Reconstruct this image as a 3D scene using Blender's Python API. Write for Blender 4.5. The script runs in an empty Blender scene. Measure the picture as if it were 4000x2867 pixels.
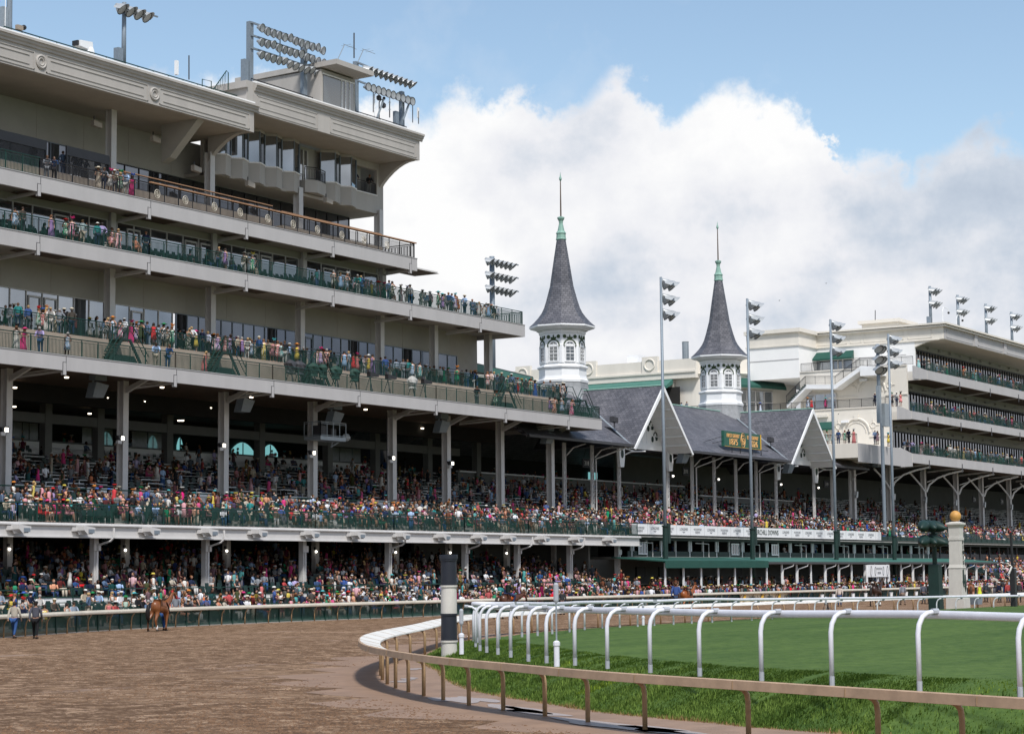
import bpy, bmesh, math, random
import numpy as np
from mathutils import Vector, Matrix
random.seed(7); RNG = random.Random(11)
S = bpy.context.scene
COL = S.collection
pi = math.pi
# ------------------------------------------------------------------ camera geometry
F = 7900.; CX, CY = 2000., 1433.5; H = 2.8
_v1 = np.array([7060-CX, 2200-CY, F]); _v2 = np.array([0, 2248.6-CY, F])
dX = _v1/np.linalg.norm(_v1); _n = np.cross(_v1, _v2); _n /= np.linalg.norm(_n)
if _n[1] > 0: _n = -_n
dZ = _n; dY = np.cross(dZ, dX); RM = np.array([dX, dY, dZ]); CAM = np.array([0, 0, H])
def ray(px, py): return RM @ np.array([px-CX, py-CY, F])
def P(px, py, Y=None, Z=None, X=None):
    """a point of the place: sight line through a reference pixel met with a known wall, floor or cross plane"""
    v = ray(px, py)
    t = Y/v[1] if Y is not None else ((Z-H)/v[2] if Z is not None else X/v[0])
    w = CAM+v*t
    return (float(w[0]), float(w[1]), float(w[2]))
def XA(px, Y, py=1700): return P(px, py, Y=Y)[0]
def proj(p):
    c = RM.T @ (np.array(p, float)-CAM)
    return (CX+F*c[0]/c[2], CY+F*c[1]/c[2], c[2])
# ------------------------------------------------------------------ mesh builder
class M:
    def __init__(s): s.v = []; s.f = []; s.mi = []; s.cur = 0
    def add(s, vs, fs):
        n = len(s.v); s.v.extend([tuple(map(float, q)) for q in vs])
        s.f.extend([tuple(n+i for i in f) for f in fs]); s.mi.extend([s.cur]*len(fs)); return s
    def box(s, x0, y0, z0, x1, y1, z1):
        x0, x1 = sorted((x0, x1)); y0, y1 = sorted((y0, y1)); z0, z1 = sorted((z0, z1))
        return s.add([(x0,y0,z0),(x1,y0,z0),(x1,y1,z0),(x0,y1,z0),(x0,y0,z1),(x1,y0,z1),(x1,y1,z1),(x0,y1,z1)],
                     [(0,3,2,1),(4,5,6,7),(0,1,5,4),(1,2,6,5),(2,3,7,6),(3,0,4,7)])
    def cbox(s, c, sx, sy, sz): return s.box(c[0]-sx/2, c[1]-sy/2, c[2]-sz/2, c[0]+sx/2, c[1]+sy/2, c[2]+sz/2)
    def bar(s, p, q, w, h, up=(0, 0, 1)):
        p = Vector(p); q = Vector(q); d = q-p
        if d.length < 1e-6: return s
        d.normalize(); u = Vector(up)
        if abs(d.dot(u)) > .97: u = Vector((1, 0, 0))
        sd = d.cross(u).normalized(); u = sd.cross(d).normalized(); a = sd*(w/2); b = u*(h/2)
        return s.add([p-a-b, p+a-b, p+a+b, p-a+b, q-a-b, q+a-b, q+a+b, q-a+b],
                     [(0,1,2,3),(7,6,5,4),(0,4,5,1),(1,5,6,2),(2,6,7,3),(3,7,4,0)])
    def tube(s, pts, r, n=8, cap=True):
        pts = [Vector(p) for p in pts]; m = len(pts); rs = r if isinstance(r, (list, tuple)) else [r]*m
        vs = []; prev = None
        for i, p in enumerate(pts):
            d = (pts[min(i+1, m-1)]-pts[max(i-1, 0)]).normalized()
            u = Vector((0, 0, 1)) if abs(d.z) < .95 else Vector((1, 0, 0))
            if prev is not None and (prev-d*prev.dot(d)).length > .1: u = prev
            a = (u-d*u.dot(d)).normalized(); b = d.cross(a); prev = a
            for k in range(n):
                t = 2*pi*k/n+pi/n; vs.append(p+(a*math.cos(t)+b*math.sin(t))*rs[i])
        fs = [(i*n+k, i*n+(k+1) % n, (i+1)*n+(k+1) % n, (i+1)*n+k) for i in range(m-1) for k in range(n)]
        if cap: fs += [tuple(range(n-1, -1, -1)), tuple((m-1)*n+k for k in range(n))]
        return s.add(vs, fs)
    def lathe(s, prof, n=16, c=(0, 0, 0), a0=0., sy=1.):
        vs = [(c[0]+r*math.cos(a0+2*pi*k/n), c[1]+sy*r*math.sin(a0+2*pi*k/n), c[2]+z) for r, z in prof for k in range(n)]
        m = len(prof)
        fs = [(i*n+k, i*n+(k+1) % n, (i+1)*n+(k+1) % n, (i+1)*n+k) for i in range(m-1) for k in range(n)]
        fs += [tuple(range(n-1, -1, -1)), tuple((m-1)*n+k for k in range(n))]
        return s.add(vs, fs)
    def poly(s, pts): return s.add(pts, [tuple(range(len(pts)))])
    def prism(s, pts, ext):
        e = Vector(ext); a = [Vector(p) for p in pts]; n = len(a)
        fs = [tuple(range(n-1, -1, -1)), tuple(range(n, 2*n))]+[(i, (i+1) % n, n+(i+1) % n, n+i) for i in range(n)]
        return s.add(a+[p+e for p in a], fs)
    def sphere(s, c, r, n=10, m=6, sc=(1, 1, 1)):
        prof = [(max(1e-3, math.sin(pi*i/m))*r, -math.cos(pi*i/m)*r*sc[2]) for i in range(m+1)]
        k = len(s.v); s.lathe(prof, n, (0, 0, 0))
        for i in range(k, len(s.v)):
            x, y, z = s.v[i]; s.v[i] = (x*sc[0]+c[0], y*sc[1]+c[1], z+c[2])
        return s
    def xf(s, mat):
        s.v = [tuple(mat @ Vector(q)) for q in s.v]; return s
    def join(s, o):
        n = len(s.v); s.v.extend(o.v); s.f.extend([tuple(n+i for i in f) for f in o.f]); s.mi.extend([s.cur]*len(o.f)); return s
ORG = {}
def props(o, label=None, cat=None, group=None, kind=None):
    if label: o['label'] = label
    if cat: o['category'] = cat
    if group: o['group'] = group
    if kind: o['kind'] = kind
    return o
def O(name, m, mat, parent=None, smooth=False, **kw):
    off = Vector(ORG.get(parent.name, (0, 0, 0))) if parent is not None else Vector((0, 0, 0))
    me = bpy.data.meshes.new(name)
    me.from_pydata([(q[0]-off.x, q[1]-off.y, q[2]-off.z) for q in m.v], [], m.f)
    for mm in (mat if isinstance(mat, (list, tuple)) else [mat]): me.materials.append(mm)
    if isinstance(mat, (list, tuple)): me.polygons.foreach_set('material_index', m.mi)
    if smooth: me.polygons.foreach_set('use_smooth', [True]*len(me.polygons))
    me.validate(); me.update()
    o = bpy.data.objects.new(name, me); COL.objects.link(o)
    if parent is not None:
        o.parent = parent; ORG[o.name] = tuple(off)
    else: ORG[o.name] = (0, 0, 0)
    return props(o, **kw)
def OM(name, me, parent=None, color=None, **kw):
    o = bpy.data.objects.new(name, me); COL.objects.link(o)
    if parent is not None: o.parent = parent
    if color: o.color = (*color, 1)
    return props(o, **kw)
def E(name, loc, label, cat, group=None, rot=0.):
    o = bpy.data.objects.new(name, None); COL.objects.link(o); o.location = loc; o.rotation_euler = (0, 0, rot)
    o.empty_display_size = .2; ORG[o.name] = tuple(loc); return props(o, label, cat, group)
def dup(root, loc, rot=None, label=None, group=None, sc=None):
    def cp(o, par):
        c = o.copy(); COL.objects.link(c)
        if par is not None: c.parent = par
        for ch in KIDS.get(o.name, [q for q in o.children]): cp(ch, c)
        return c
    r = cp(root, None); r.location = loc
    if rot is not None: r.rotation_euler = (0, 0, rot)
    if label: r['label'] = label
    if group: r['group'] = group
    if sc: r.scale = (sc, sc, sc)
    return r
KIDS = {}
def lerp(a, b, t): return tuple(a[i]+(b[i]-a[i])*t for i in range(len(a)))
def text_m(txt, size, depth=.02, sx=1.):
    cu = bpy.data.curves.new('t', 'FONT'); cu.body = txt; cu.size = size; cu.extrude = depth; cu.align_x = 'CENTER'; cu.align_y = 'CENTER'
    cu.resolution_u = 3
    ob = bpy.data.objects.new('t', cu); COL.objects.link(ob); bpy.context.view_layer.update()
    me = ob.to_mesh(); m = M(); m.add([(v.co.x*sx, v.co.y, v.co.z) for v in me.vertices], [tuple(p.vertices) for p in me.polygons])
    ob.to_mesh_clear(); bpy.data.objects.remove(ob); bpy.data.curves.remove(cu); return m
def wall_text(txt, size, c, right=(1, 0, 0), up=(0, 0, 1), depth=.015, sx=1.):
    """raised lettering standing on a surface, centred on c"""
    m = text_m(txt, size, depth, sx); r = Vector(right).normalized(); u = Vector(up).normalized(); n = r.cross(u)
    mt = Matrix(((r.x, u.x, n.x, c[0]), (r.y, u.y, n.y, c[1]), (r.z, u.z, n.z, c[2]), (0, 0, 0, 1)))
    return m.xf(mt)
# ------------------------------------------------------------------ materials
def lin(c): return tuple(((x/255.)/12.92 if x <= 10 else (((x/255.)+.055)/1.055)**2.4) for x in c)
def mat(name, col, rough=.6, var=.12, scale=1.5, bump=0., metal=0., spec=.4, streak=0., col2=None, coords='Object'):
    m = bpy.data.materials.new(name); m.use_nodes = True; nt = m.node_tree; N = nt.nodes; L = nt.links
    b = N['Principled BSDF']; b.inputs['Roughness'].default_value = rough; b.inputs['Metallic'].default_value = metal
    b.inputs['Specular IOR Level'].default_value = spec
    tc = N.new('ShaderNodeTexCoord'); mp = N.new('ShaderNodeMapping'); L.new(tc.outputs[coords], mp.inputs[0])
    nz = N.new('ShaderNodeTexNoise'); nz.inputs['Scale'].default_value = scale; nz.inputs['Detail'].default_value = 6
    nz.inputs['Roughness'].default_value = .65
    if streak: mp.inputs['Scale'].default_value = (1, 1, streak)
    L.new(mp.outputs[0], nz.inputs['Vector'])
    cr = N.new('ShaderNodeValToRGB'); cr.color_ramp.elements[0].position = .3; cr.color_ramp.elements[1].position = .72
    c2 = col2 or col
    cr.color_ramp.elements[0].color = (*[max(0, x*(1-var)) for x in c2], 1); cr.color_ramp.elements[1].color = (*[min(1, x*(1+var*.7)) for x in col], 1)
    L.new(nz.outputs['Fac'], cr.inputs[0]); L.new(cr.outputs[0], b.inputs['Base Color'])
    if bump:
        bp = N.new('ShaderNodeBump'); bp.inputs['Strength'].default_value = bump; bp.inputs['Distance'].default_value = .05
        n2 = N.new('ShaderNodeTexNoise'); n2.inputs['Scale'].default_value = scale*6; n2.inputs['Detail'].default_value = 5
        L.new(mp.outputs[0], n2.inputs['Vector']); L.new(n2.outputs['Fac'], bp.inputs['Height']); L.new(bp.outputs[0], b.inputs['Normal'])
    return m
def objmat(name, rough=.8, pattern=None, spec=.2):
    """cloth, skin or hair whose colour belongs to each single object"""
    m = bpy.data.materials.new(name); m.use_nodes = True; nt = m.node_tree; N = nt.nodes; L = nt.links
    b = N['Principled BSDF']; b.inputs['Roughness'].default_value = rough; b.inputs['Specular IOR Level'].default_value = spec
    oi = N.new('ShaderNodeObjectInfo'); tc = N.new('ShaderNodeTexCoord')
    nz = N.new('ShaderNodeTexNoise'); nz.inputs['Detail'].default_value = 3; L.new(tc.outputs['Object'], nz.inputs['Vector'])
    mx = N.new('ShaderNodeMix'); mx.data_type = 'RGBA'; L.new(oi.outputs['Color'], mx.inputs['A'])
    if pattern == 'floral':
        nz.inputs['Scale'].default_value = 13; rp = N.new('ShaderNodeValToRGB'); rp.color_ramp.interpolation = 'CONSTANT'
        rp.color_ramp.elements[0].color = (0, 0, 0, 1); rp.color_ramp.elements[1].position = .53; rp.color_ramp.elements[1].color = (1, 1, 1, 1)
        L.new(nz.outputs['Fac'], rp.inputs[0]); L.new(rp.outputs[0], mx.inputs['Factor']); mx.inputs['B'].default_value = (.72, .68, .66, 1)
    elif pattern == 'stripe':
        w = N.new('ShaderNodeTexWave'); w.inputs['Scale'].default_value = 5; L.new(tc.outputs['Object'], w.inputs['Vector'])
        L.new(w.outputs['Fac'], mx.inputs['Factor']); mx.inputs['B'].default_value = (.75, .75, .75, 1)
    else:
        nz.inputs['Scale'].default_value = 7; mt = N.new('ShaderNodeMath'); mt.operation = 'MULTIPLY'; mt.inputs[1].default_value = .45
        L.new(nz.outputs['Fac'], mt.inputs[0]); L.new(mt.outputs[0], mx.inputs['Factor'])
        hv = N.new('ShaderNodeHueSaturation'); hv.inputs['Value'].default_value = .55; L.new(oi.outputs['Color'], hv.inputs['Color']); L.new(hv.outputs[0], mx.inputs['B'])
    L.new(mx.outputs['Result'], b.inputs['Base Color']); return m
def slate(name, ux, uy, uz):
    """courses of grey slates; u runs along the wall, v up it"""
    m = bpy.data.materials.new(name); m.use_nodes = True; nt = m.node_tree; N = nt.nodes; L = nt.links
    b = N['Principled BSDF']; b.inputs['Roughness'].default_value = .55
    tc = N.new('ShaderNodeTexCoord'); sp = N.new('ShaderNodeSeparateXYZ'); L.new(tc.outputs['Object'], sp.inputs[0])
    def mul(s, k):
        n = N.new('ShaderNodeMath'); n.operation = 'MULTIPLY'; n.inputs[1].default_value = k; L.new(s, n.inputs[0]); return n.outputs[0]
    ad = N.new('ShaderNodeMath'); L.new(mul(sp.outputs['X'], ux), ad.inputs[0]); L.new(mul(sp.outputs['Y'], uy), ad.inputs[1])
    cb = N.new('ShaderNodeCombineXYZ'); L.new(ad.outputs[0], cb.inputs[0]); L.new(mul(sp.outputs['Z'], uz), cb.inputs[1])
    br = N.new('ShaderNodeTexBrick'); br.inputs['Scale'].default_value = 1.; br.inputs['Brick Width'].default_value = .42; br.inputs['Row Height'].default_value = .24
    br.inputs['Mortar Size'].default_value = .016; br.inputs['Color1'].default_value = (.088, .09, .105, 1); br.inputs['Color2'].default_value = (.15, .15, .168, 1)
    br.inputs['Mortar'].default_value = (.03, .03, .035, 1); br.inputs['Bias'].default_value = -.1
    L.new(cb.outputs[0], br.inputs['Vector'])
    nz = N.new('ShaderNodeTexNoise'); nz.inputs['Scale'].default_value = .5; nz.inputs['Detail'].default_value = 5; L.new(tc.outputs['Object'], nz.inputs['Vector'])
    mx = N.new('ShaderNodeMix'); mx.data_type = 'RGBA'; mx.blend_type = 'MULTIPLY'; mx.inputs['Factor'].default_value = .6
    L.new(br.outputs['Color'], mx.inputs['A']); rp = N.new('ShaderNodeValToRGB'); rp.color_ramp.elements[0].position = .3; rp.color_ramp.elements[0].color = (.55, .55, .58, 1); rp.color_ramp.elements[1].position = .7; rp.color_ramp.elements[1].color = (1.15, 1.12, 1.1, 1)
    L.new(nz.outputs['Fac'], rp.inputs[0]); L.new(rp.outputs[0], mx.inputs['B']); L.new(mx.outputs['Result'], b.inputs['Base Color'])
    bp = N.new('ShaderNodeBump'); bp.inputs['Strength'].default_value = .6; bp.inputs['Distance'].default_value = .04
    L.new(br.outputs['Fac'], bp.inputs['Height']); bp.invert = True; L.new(bp.outputs[0], b.inputs['Normal']); return m
def emis(name, col, s):
    m = bpy.data.materials.new(name); m.use_nodes = True; b = m.node_tree.nodes['Principled BSDF']
    b.inputs['Base Color'].default_value = (*col, 1); b.inputs['Emission Color'].default_value = (*col, 1); b.inputs['Emission Strength'].default_value = s; return m
def glassy(name, col, rough=.04, spec=1.):
    m = bpy.data.materials.new(name); m.use_nodes = True; nt = m.node_tree; N = nt.nodes; L = nt.links
    b = N['Principled BSDF']; b.inputs['Roughness'].default_value = rough; b.inputs['Specular IOR Level'].default_value = spec
    b.inputs['IOR'].default_value = 1.9
    tc = N.new('ShaderNodeTexCoord'); nz = N.new('ShaderNodeTexNoise'); nz.inputs['Scale'].default_value = .35; nz.inputs['Detail'].default_value = 2
    L.new(tc.outputs['Object'], nz.inputs['Vector']); cr = N.new('ShaderNodeValToRGB')
    cr.color_ramp.elements[0].color = (*[x*.6 for x in col], 1); cr.color_ramp.elements[1].color = (*[x*1.5 for x in col], 1)
    L.new(nz.outputs['Fac'], cr.inputs[0]); L.new(cr.outputs[0], b.inputs['Base Color'])
    bp = N.new('ShaderNodeBump'); bp.inputs['Strength'].default_value = .03; L.new(nz.outputs['Fac'], bp.inputs['Height']); L.new(bp.outputs[0], b.inputs['Normal'])
    return m
def veil(name, col, alpha, rough=.7):
    m = mat(name, col, rough, .15, 3); b = m.node_tree.nodes['Principled BSDF']; b.inputs['Alpha'].default_value = alpha; return m
T = {}
T['fascia'] = mat('painted_concrete', (.42, .41, .41), .7, .07, .8, .05, streak=.25)
T['precast'] = mat('precast_concrete', (.40, .38, .355), .8, .09, .9, .08, streak=.2)
T['wallb'] = mat('beige_wall', (.36, .345, .31), .8, .08, .6)
T['soffit'] = mat('soffit_board', (.36, .33, .29), .85, .1, .8)
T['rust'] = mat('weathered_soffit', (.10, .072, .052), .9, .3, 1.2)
T['cream'] = mat('cream_render', (.70, .66, .59), .8, .07, .5, .04, streak=.3)
T['white'] = mat('white_paint', (.78, .79, .80), .5, .05, 1.2)
T['whiteb'] = mat('white_siding', (.80, .80, .79), .6, .03, .6)
T['colm'] = mat('painted_steel_column', (.54, .53, .52), .55, .06, 1.5)
T['green'] = mat('dark_green_paint', (.008, .042, .033), .4, .2, 2)
T['greend'] = mat('dark_green_panel', (.007, .028, .023), .55, .25, 1.5)
T['greena'] = mat('green_awning_cloth', (.013, .072, .055), .75, .12, 1)
T['greenl'] = mat('green_metal_roof', (.05, .16, .13), .45, .12, .8)
T['copper'] = mat('verdigris_copper', (.22, .37, .31), .6, .18, 3)
T['black'] = mat('black_metal', (.018, .018, .020), .45, .2, 3)
T['darkp'] = mat('dark_grey_panel', (.045, .045, .05), .5, .15, 2)
T['galv'] = mat('galvanised_steel', (.30, .34, .37), .45, .12, 4, metal=.35)
T['galvd'] = mat('grey_blue_steel', (.20, .24, .28), .5, .12, 4, metal=.2)
T['lamp'] = mat('lamp_housing', (.42, .44, .45), .4, .1, 4, metal=.3)
T['reflect'] = mat('lamp_reflector', (.38, .39, .38), .3, .5, 5, metal=.7)
T['glassd'] = glassy('tinted_window_glass', (.16, .17, .19)); T['glassd'].node_tree.nodes['Principled BSDF'].inputs['Metallic'].default_value = .92; T['glass'] = glassy('window_glass', (.32, .345, .37)); T['glass'].node_tree.nodes['Principled BSDF'].inputs['Metallic'].default_value = .92
T['glassl'] = glassy('tower_glass', (.03, .04, .045), .08)
T['tan'] = mat('tan_riser', (.30, .25, .20), .85, .15, 1.2)
T['conc'] = mat('concrete_floor', (.30, .29, .27), .85, .2, 1.2)
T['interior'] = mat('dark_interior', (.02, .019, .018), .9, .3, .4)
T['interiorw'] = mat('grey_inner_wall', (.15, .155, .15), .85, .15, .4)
T['wood'] = mat('wooden_handrail', (.36, .20, .11), .5, .2, 3)
T['railtan'] = mat('muddy_rail_cover', (.42, .29, .19), .6, .22, 2.2, .05)
T['railwh'] = mat('rail_cover_top', (.70, .68, .63), .5, .14, 1.6, .03)
T['railp'] = mat('ochre_rail_post', (.33, .22, .12), .5, .2, 5)
T['fencer'] = mat('pale_fence_rail', (.52, .48, .40), .55, .18, 1.5)
T['mesh'] = veil('green_windscreen_mesh', (.018, .065, .05), .86)
T['netting'] = veil('black_screen', (.02, .02, .022), .78)
T['clearp'] = veil('clear_screen_panel', (.42, .45, .46), .55, .2)
T['wrail'] = mat('white_plastic_rail', (.66, .67, .72), .38, .12, 2, spec=.5)
T['wraild'] = mat('grey_rail_sleeve', (.35, .37, .40), .4, .1, 3)
T['slx'] = slate('slate_courses_along', 1, 0, 1.25)
T['sly'] = slate('slate_courses_across', 0, 1, 1.05)
T['slt'] = slate('slate_spire', .75, -.75, 1.)
T['slg'] = mat('pale_slate_skirt', (.26, .27, .28), .6, .2, 3)
T['trimg'] = mat('moss_green_trim', (.035, .06, .02), .7, .2, 5)
T['gold'] = mat('gilt_ball', (.52, .27, .07), .55, .12, 4)
T['stone'] = mat('cut_stone', (.53, .51, .47), .8, .1, 1.6, .1, streak=.5)
T['seat'] = mat('green_plastic_seat', (.010, .032, .028), .45, .2, 3)
T['board'] = mat('white_banner_board', (.74, .75, .76), .45, .03, 1)
T['ink'] = mat('grey_lettering', (.30, .31, .33), .6, .1, 5)
T['inkd'] = mat('dark_lettering', (.04, .055, .05), .6, .1, 5)
T['orange'] = mat('orange_lettering', (.75, .42, .16), .5, .08, 5)
T['yellow'] = mat('yellow_trim', (.72, .42, .04), .5, .1, 4)
T['signg'] = mat('sign_green', (.02, .10, .07), .5, .15, 2)
T['canvas'] = mat('canvas_banner', (.70, .62, .46), .8, .12, 4, .2)
T['navy'] = mat('navy_band', (.014, .017, .026), .5, .15, 4)
T['bulb'] = emis('lit_bulb', (1., .93, .8), 4.)
T['bulbs'] = emis('lit_downlight', (1., .85, .66), 3.5)
T['cyan'] = glassy('glowing_tinted_far_window', (.10, .3, .3)); 
_b = T['cyan'].node_tree.nodes['Principled BSDF']; _b.inputs['Emission Color'].default_value = (.25, .62, .64, 1); _b.inputs['Emission Strength'].default_value = .55  # emission paints the brightness of the far windows and openings; no lamp there
T['cloth'] = objmat('cloth'); T['floral'] = objmat('printed_cloth', pattern='floral'); T['stripe'] = objmat('striped_cloth', pattern='stripe')
T['skin'] = objmat('skin', .55, spec=.3); T['hair'] = objmat('hair', .6, spec=.3); T['coat'] = objmat('horse_coat', .38, spec=.5)
EXPO = .35; CLOUDK = 7.8
# ------------------------------------------------------------------ camera, sky, sun
cd = bpy.data.cameras.new('camera'); co = bpy.data.objects.new('camera', cd); COL.objects.link(co)
_r = RM @ np.array([1, 0, 0]); _u = RM @ np.array([0, -1, 0]); _b3 = RM @ np.array([0, 0, -1])
co.matrix_world = Matrix(((_r[0], _u[0], _b3[0], 0), (_r[1], _u[1], _b3[1], 0), (_r[2], _u[2], _b3[2], H), (0, 0, 0, 1)))
cd.sensor_width = 36; cd.lens = F/4000*36; cd.clip_start = .5; cd.clip_end = 9000; S.camera = co
SUN = Vector((-.40, -.42, .84)).normalized()
sl = bpy.data.lights.new('sun', 'SUN'); sl.energy = 3.4; sl.angle = math.radians(7); sl.color = (1, .965, .92)
so = bpy.data.objects.new('sun', sl); COL.objects.link(so); so.rotation_euler = SUN.to_track_quat('Z', 'Y').to_euler(); so.location = (0, 0, 90)
S.view_settings.view_transform = 'Standard'; S.view_settings.look = 'None'; S.view_settings.gamma = 1; S.view_settings.exposure = EXPO
S.cycles.max_bounces = 5; S.cycles.diffuse_bounces = 3; S.cycles.glossy_bounces = 2; S.cycles.transparent_max_bounces = 10
w = bpy.data.worlds.new('World'); S.world = w; w.use_nodes = True; nt = w.node_tree; N = nt.nodes; L = nt.links; N.clear()
out = N.new('ShaderNodeOutputWorld'); bg = N.new('ShaderNodeBackground'); bg.inputs['Strength'].default_value = .1; L.new(bg.outputs[0], out.inputs[0])
sky = N.new('ShaderNodeTexSky'); sky.sky_type = 'NISHITA'; sky.sun_disc = False; sky.sun_elevation = math.asin(SUN.z); sky.sun_rotation = math.atan2(SUN.x, SUN.y)
sky.air_density = 1.; sky.dust_density = .6; sky.ozone_density = 1.6
def mth(op, a, b=None, c=None):
    n = N.new('ShaderNodeMath'); n.operation = op
    for i, x in enumerate((a, b, c)):
        if x is None: continue
        if isinstance(x, (int, float)): n.inputs[i].default_value = x
        else: L.new(x, n.inputs[i])
    return n.outputs[0]
tc = N.new('ShaderNodeTexCoord'); sp = N.new('ShaderNodeSeparateXYZ'); L.new(tc.outputs['Generated'], sp.inputs[0])
az = mth('ARCTAN2', sp.outputs['Y'], sp.outputs['X']); el = mth('ARCSINE', sp.outputs['Z'])
def azel(px, py):
    v = ray(px, py); v = v/np.linalg.norm(v); return math.atan2(v[1], v[0]), math.asin(v[2])
edge = [azel(*q) for q in [(-900,-100),(-500,60),(-200,150),(100,250),(400,330),(700,330),(1000,300),(1400,370),(1600,415),(1750,370),(1900,345),(2050,385),(2180,425),(2280,390),(2360,315),(2470,345),(2560,395),(2650,425),(2750,385),(2900,335),(3050,345),(3160,385),(3225,450),(3215,530),(3160,600),(3290,612),(3400,590),(3500,570),(3600,600),(3740,545),(3900,520),(4100,520),(4500,420),(4900,600)]]
# clouds' upper outline as a curve over the compass direction
fc = N.new('ShaderNodeFloatCurve'); A0, A1 = -.15, 1.15; E1 = .6
cur = fc.mapping.curves[0]; pts = sorted([((a-A0)/(A1-A0), e/E1) for a, e in edge])
clean = []
for x, y in pts:
    if not clean or x-clean[-1][0] > .004: clean.append((x, y))
while len(cur.points) < len(clean)+2: cur.points.new(.5, .5)
cur.points[0].location = (0, clean[0][1]); cur.points[len(clean)+1].location = (1, clean[-1][1])
for i, q in enumerate(clean): cur.points[i+1].location = q
fc.mapping.update()
# warp of the direction by noise gives the billowing outline
nw = N.new('ShaderNodeTexNoise'); nw.inputs['Scale'].default_value = 26; nw.inputs['Detail'].default_value = 7; nw.inputs['Roughness'].default_value = .62; L.new(tc.outputs['Generated'], nw.inputs['Vector'])
nb = N.new('ShaderNodeTexNoise'); nb.inputs['Scale'].default_value = 7; nb.inputs['Detail'].default_value = 6; nb.inputs['Roughness'].default_value = .55; L.new(tc.outputs['Generated'], nb.inputs['Vector'])
azw = mth('ADD', az, mth('MULTIPLY', mth('SUBTRACT', nw.outputs['Fac'], .5), .05))
fin = mth('DIVIDE', mth('SUBTRACT', azw, A0), A1-A0); L.new(fin, fc.inputs['Value'])
ed = mth('MULTIPLY', fc.outputs[0], E1)
dd = mth('ADD', mth('SUBTRACT', ed, el), mth('MULTIPLY', mth('SUBTRACT', nw.outputs['Fac'], .5), .075))
mr = N.new('ShaderNodeMapRange'); mr.interpolation_type = 'SMOOTHSTEP'; mr.inputs['From Min'].default_value = -.003; mr.inputs['From Max'].default_value = .012; L.new(dd, mr.inputs['Value'])
# thin patches of cloud in the blue and a broken cover elsewhere in the sky
n3 = N.new('ShaderNodeTexNoise'); n3.inputs['Scale'].default_value = 4.2; n3.inputs['Detail'].default_value = 8; n3.inputs['Roughness'].default_value = .6; L.new(tc.outputs['Generated'], n3.inputs['Vector'])
m3 = N.new('ShaderNodeMapRange'); m3.inputs['From Min'].default_value = .56; m3.inputs['From Max'].default_value = .75; m3.inputs['To Max'].default_value = .4; L.new(n3.outputs['Fac'], m3.inputs['Value'])
mask = mth('MAXIMUM', mr.outputs[0], m3.outputs[0])
# body of the cloud: white billows with blue grey undersides
n4 = N.new('ShaderNodeTexNoise'); n4.inputs['Scale'].default_value = 6.5; n4.inputs['Detail'].default_value = 7; n4.inputs['Roughness'].default_value = .5
mp = N.new('ShaderNodeMapping'); mp.inputs['Scale'].default_value = (1, 1, 1.9); mp.inputs['Location'].default_value = (.35, .1, .22); L.new(tc.outputs['Generated'], mp.inputs[0]); L.new(mp.outputs[0], n4.inputs['Vector'])
dep = N.new('ShaderNodeMapRange'); dep.inputs['From Min'].default_value = .0; dep.inputs['From Max'].default_value = .16; dep.inputs['To Max'].default_value = .22; L.new(dd, dep.inputs['Value'])
sh = mth('ADD', mth('ADD', mth('MULTIPLY', mth('SUBTRACT', n4.outputs['Fac'], .5), 1.9), .20), dep.outputs[0])
sh = mth('ADD', sh, mth('MULTIPLY', mth('SUBTRACT', nw.outputs['Fac'], .5), .6))
cr = N.new('ShaderNodeValToRGB'); e = cr.color_ramp.elements; e[0].position = .05; e[0].color = (1., 1., 1., 1); e[1].position = .85; e[1].color = (.42, .50, .62, 1)
q = e.new(.32); q.color = (.86, .87, .91, 1); q = e.new(.58); q.color = (.58, .65, .75, 1)
L.new(sh, cr.inputs[0])
sc = N.new('ShaderNodeVectorMath'); sc.operation = 'SCALE'; sc.inputs['Scale'].default_value = CLOUDK; L.new(cr.outputs[0], sc.inputs[0])
mx = N.new('ShaderNodeMix'); mx.data_type = 'RGBA'; L.new(mask, mx.inputs['Factor']); sk2 = N.new('ShaderNodeVectorMath'); sk2.operation = 'MULTIPLY'; sk2.inputs[1].default_value = (1.42, 1.36, 1.24); L.new(sky.outputs[0], sk2.inputs[0]); L.new(sk2.outputs[0], mx.inputs['A']); L.new(sc.outputs[0], mx.inputs['B'])
L.new(mx.outputs['Result'], bg.inputs['Color'])
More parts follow.
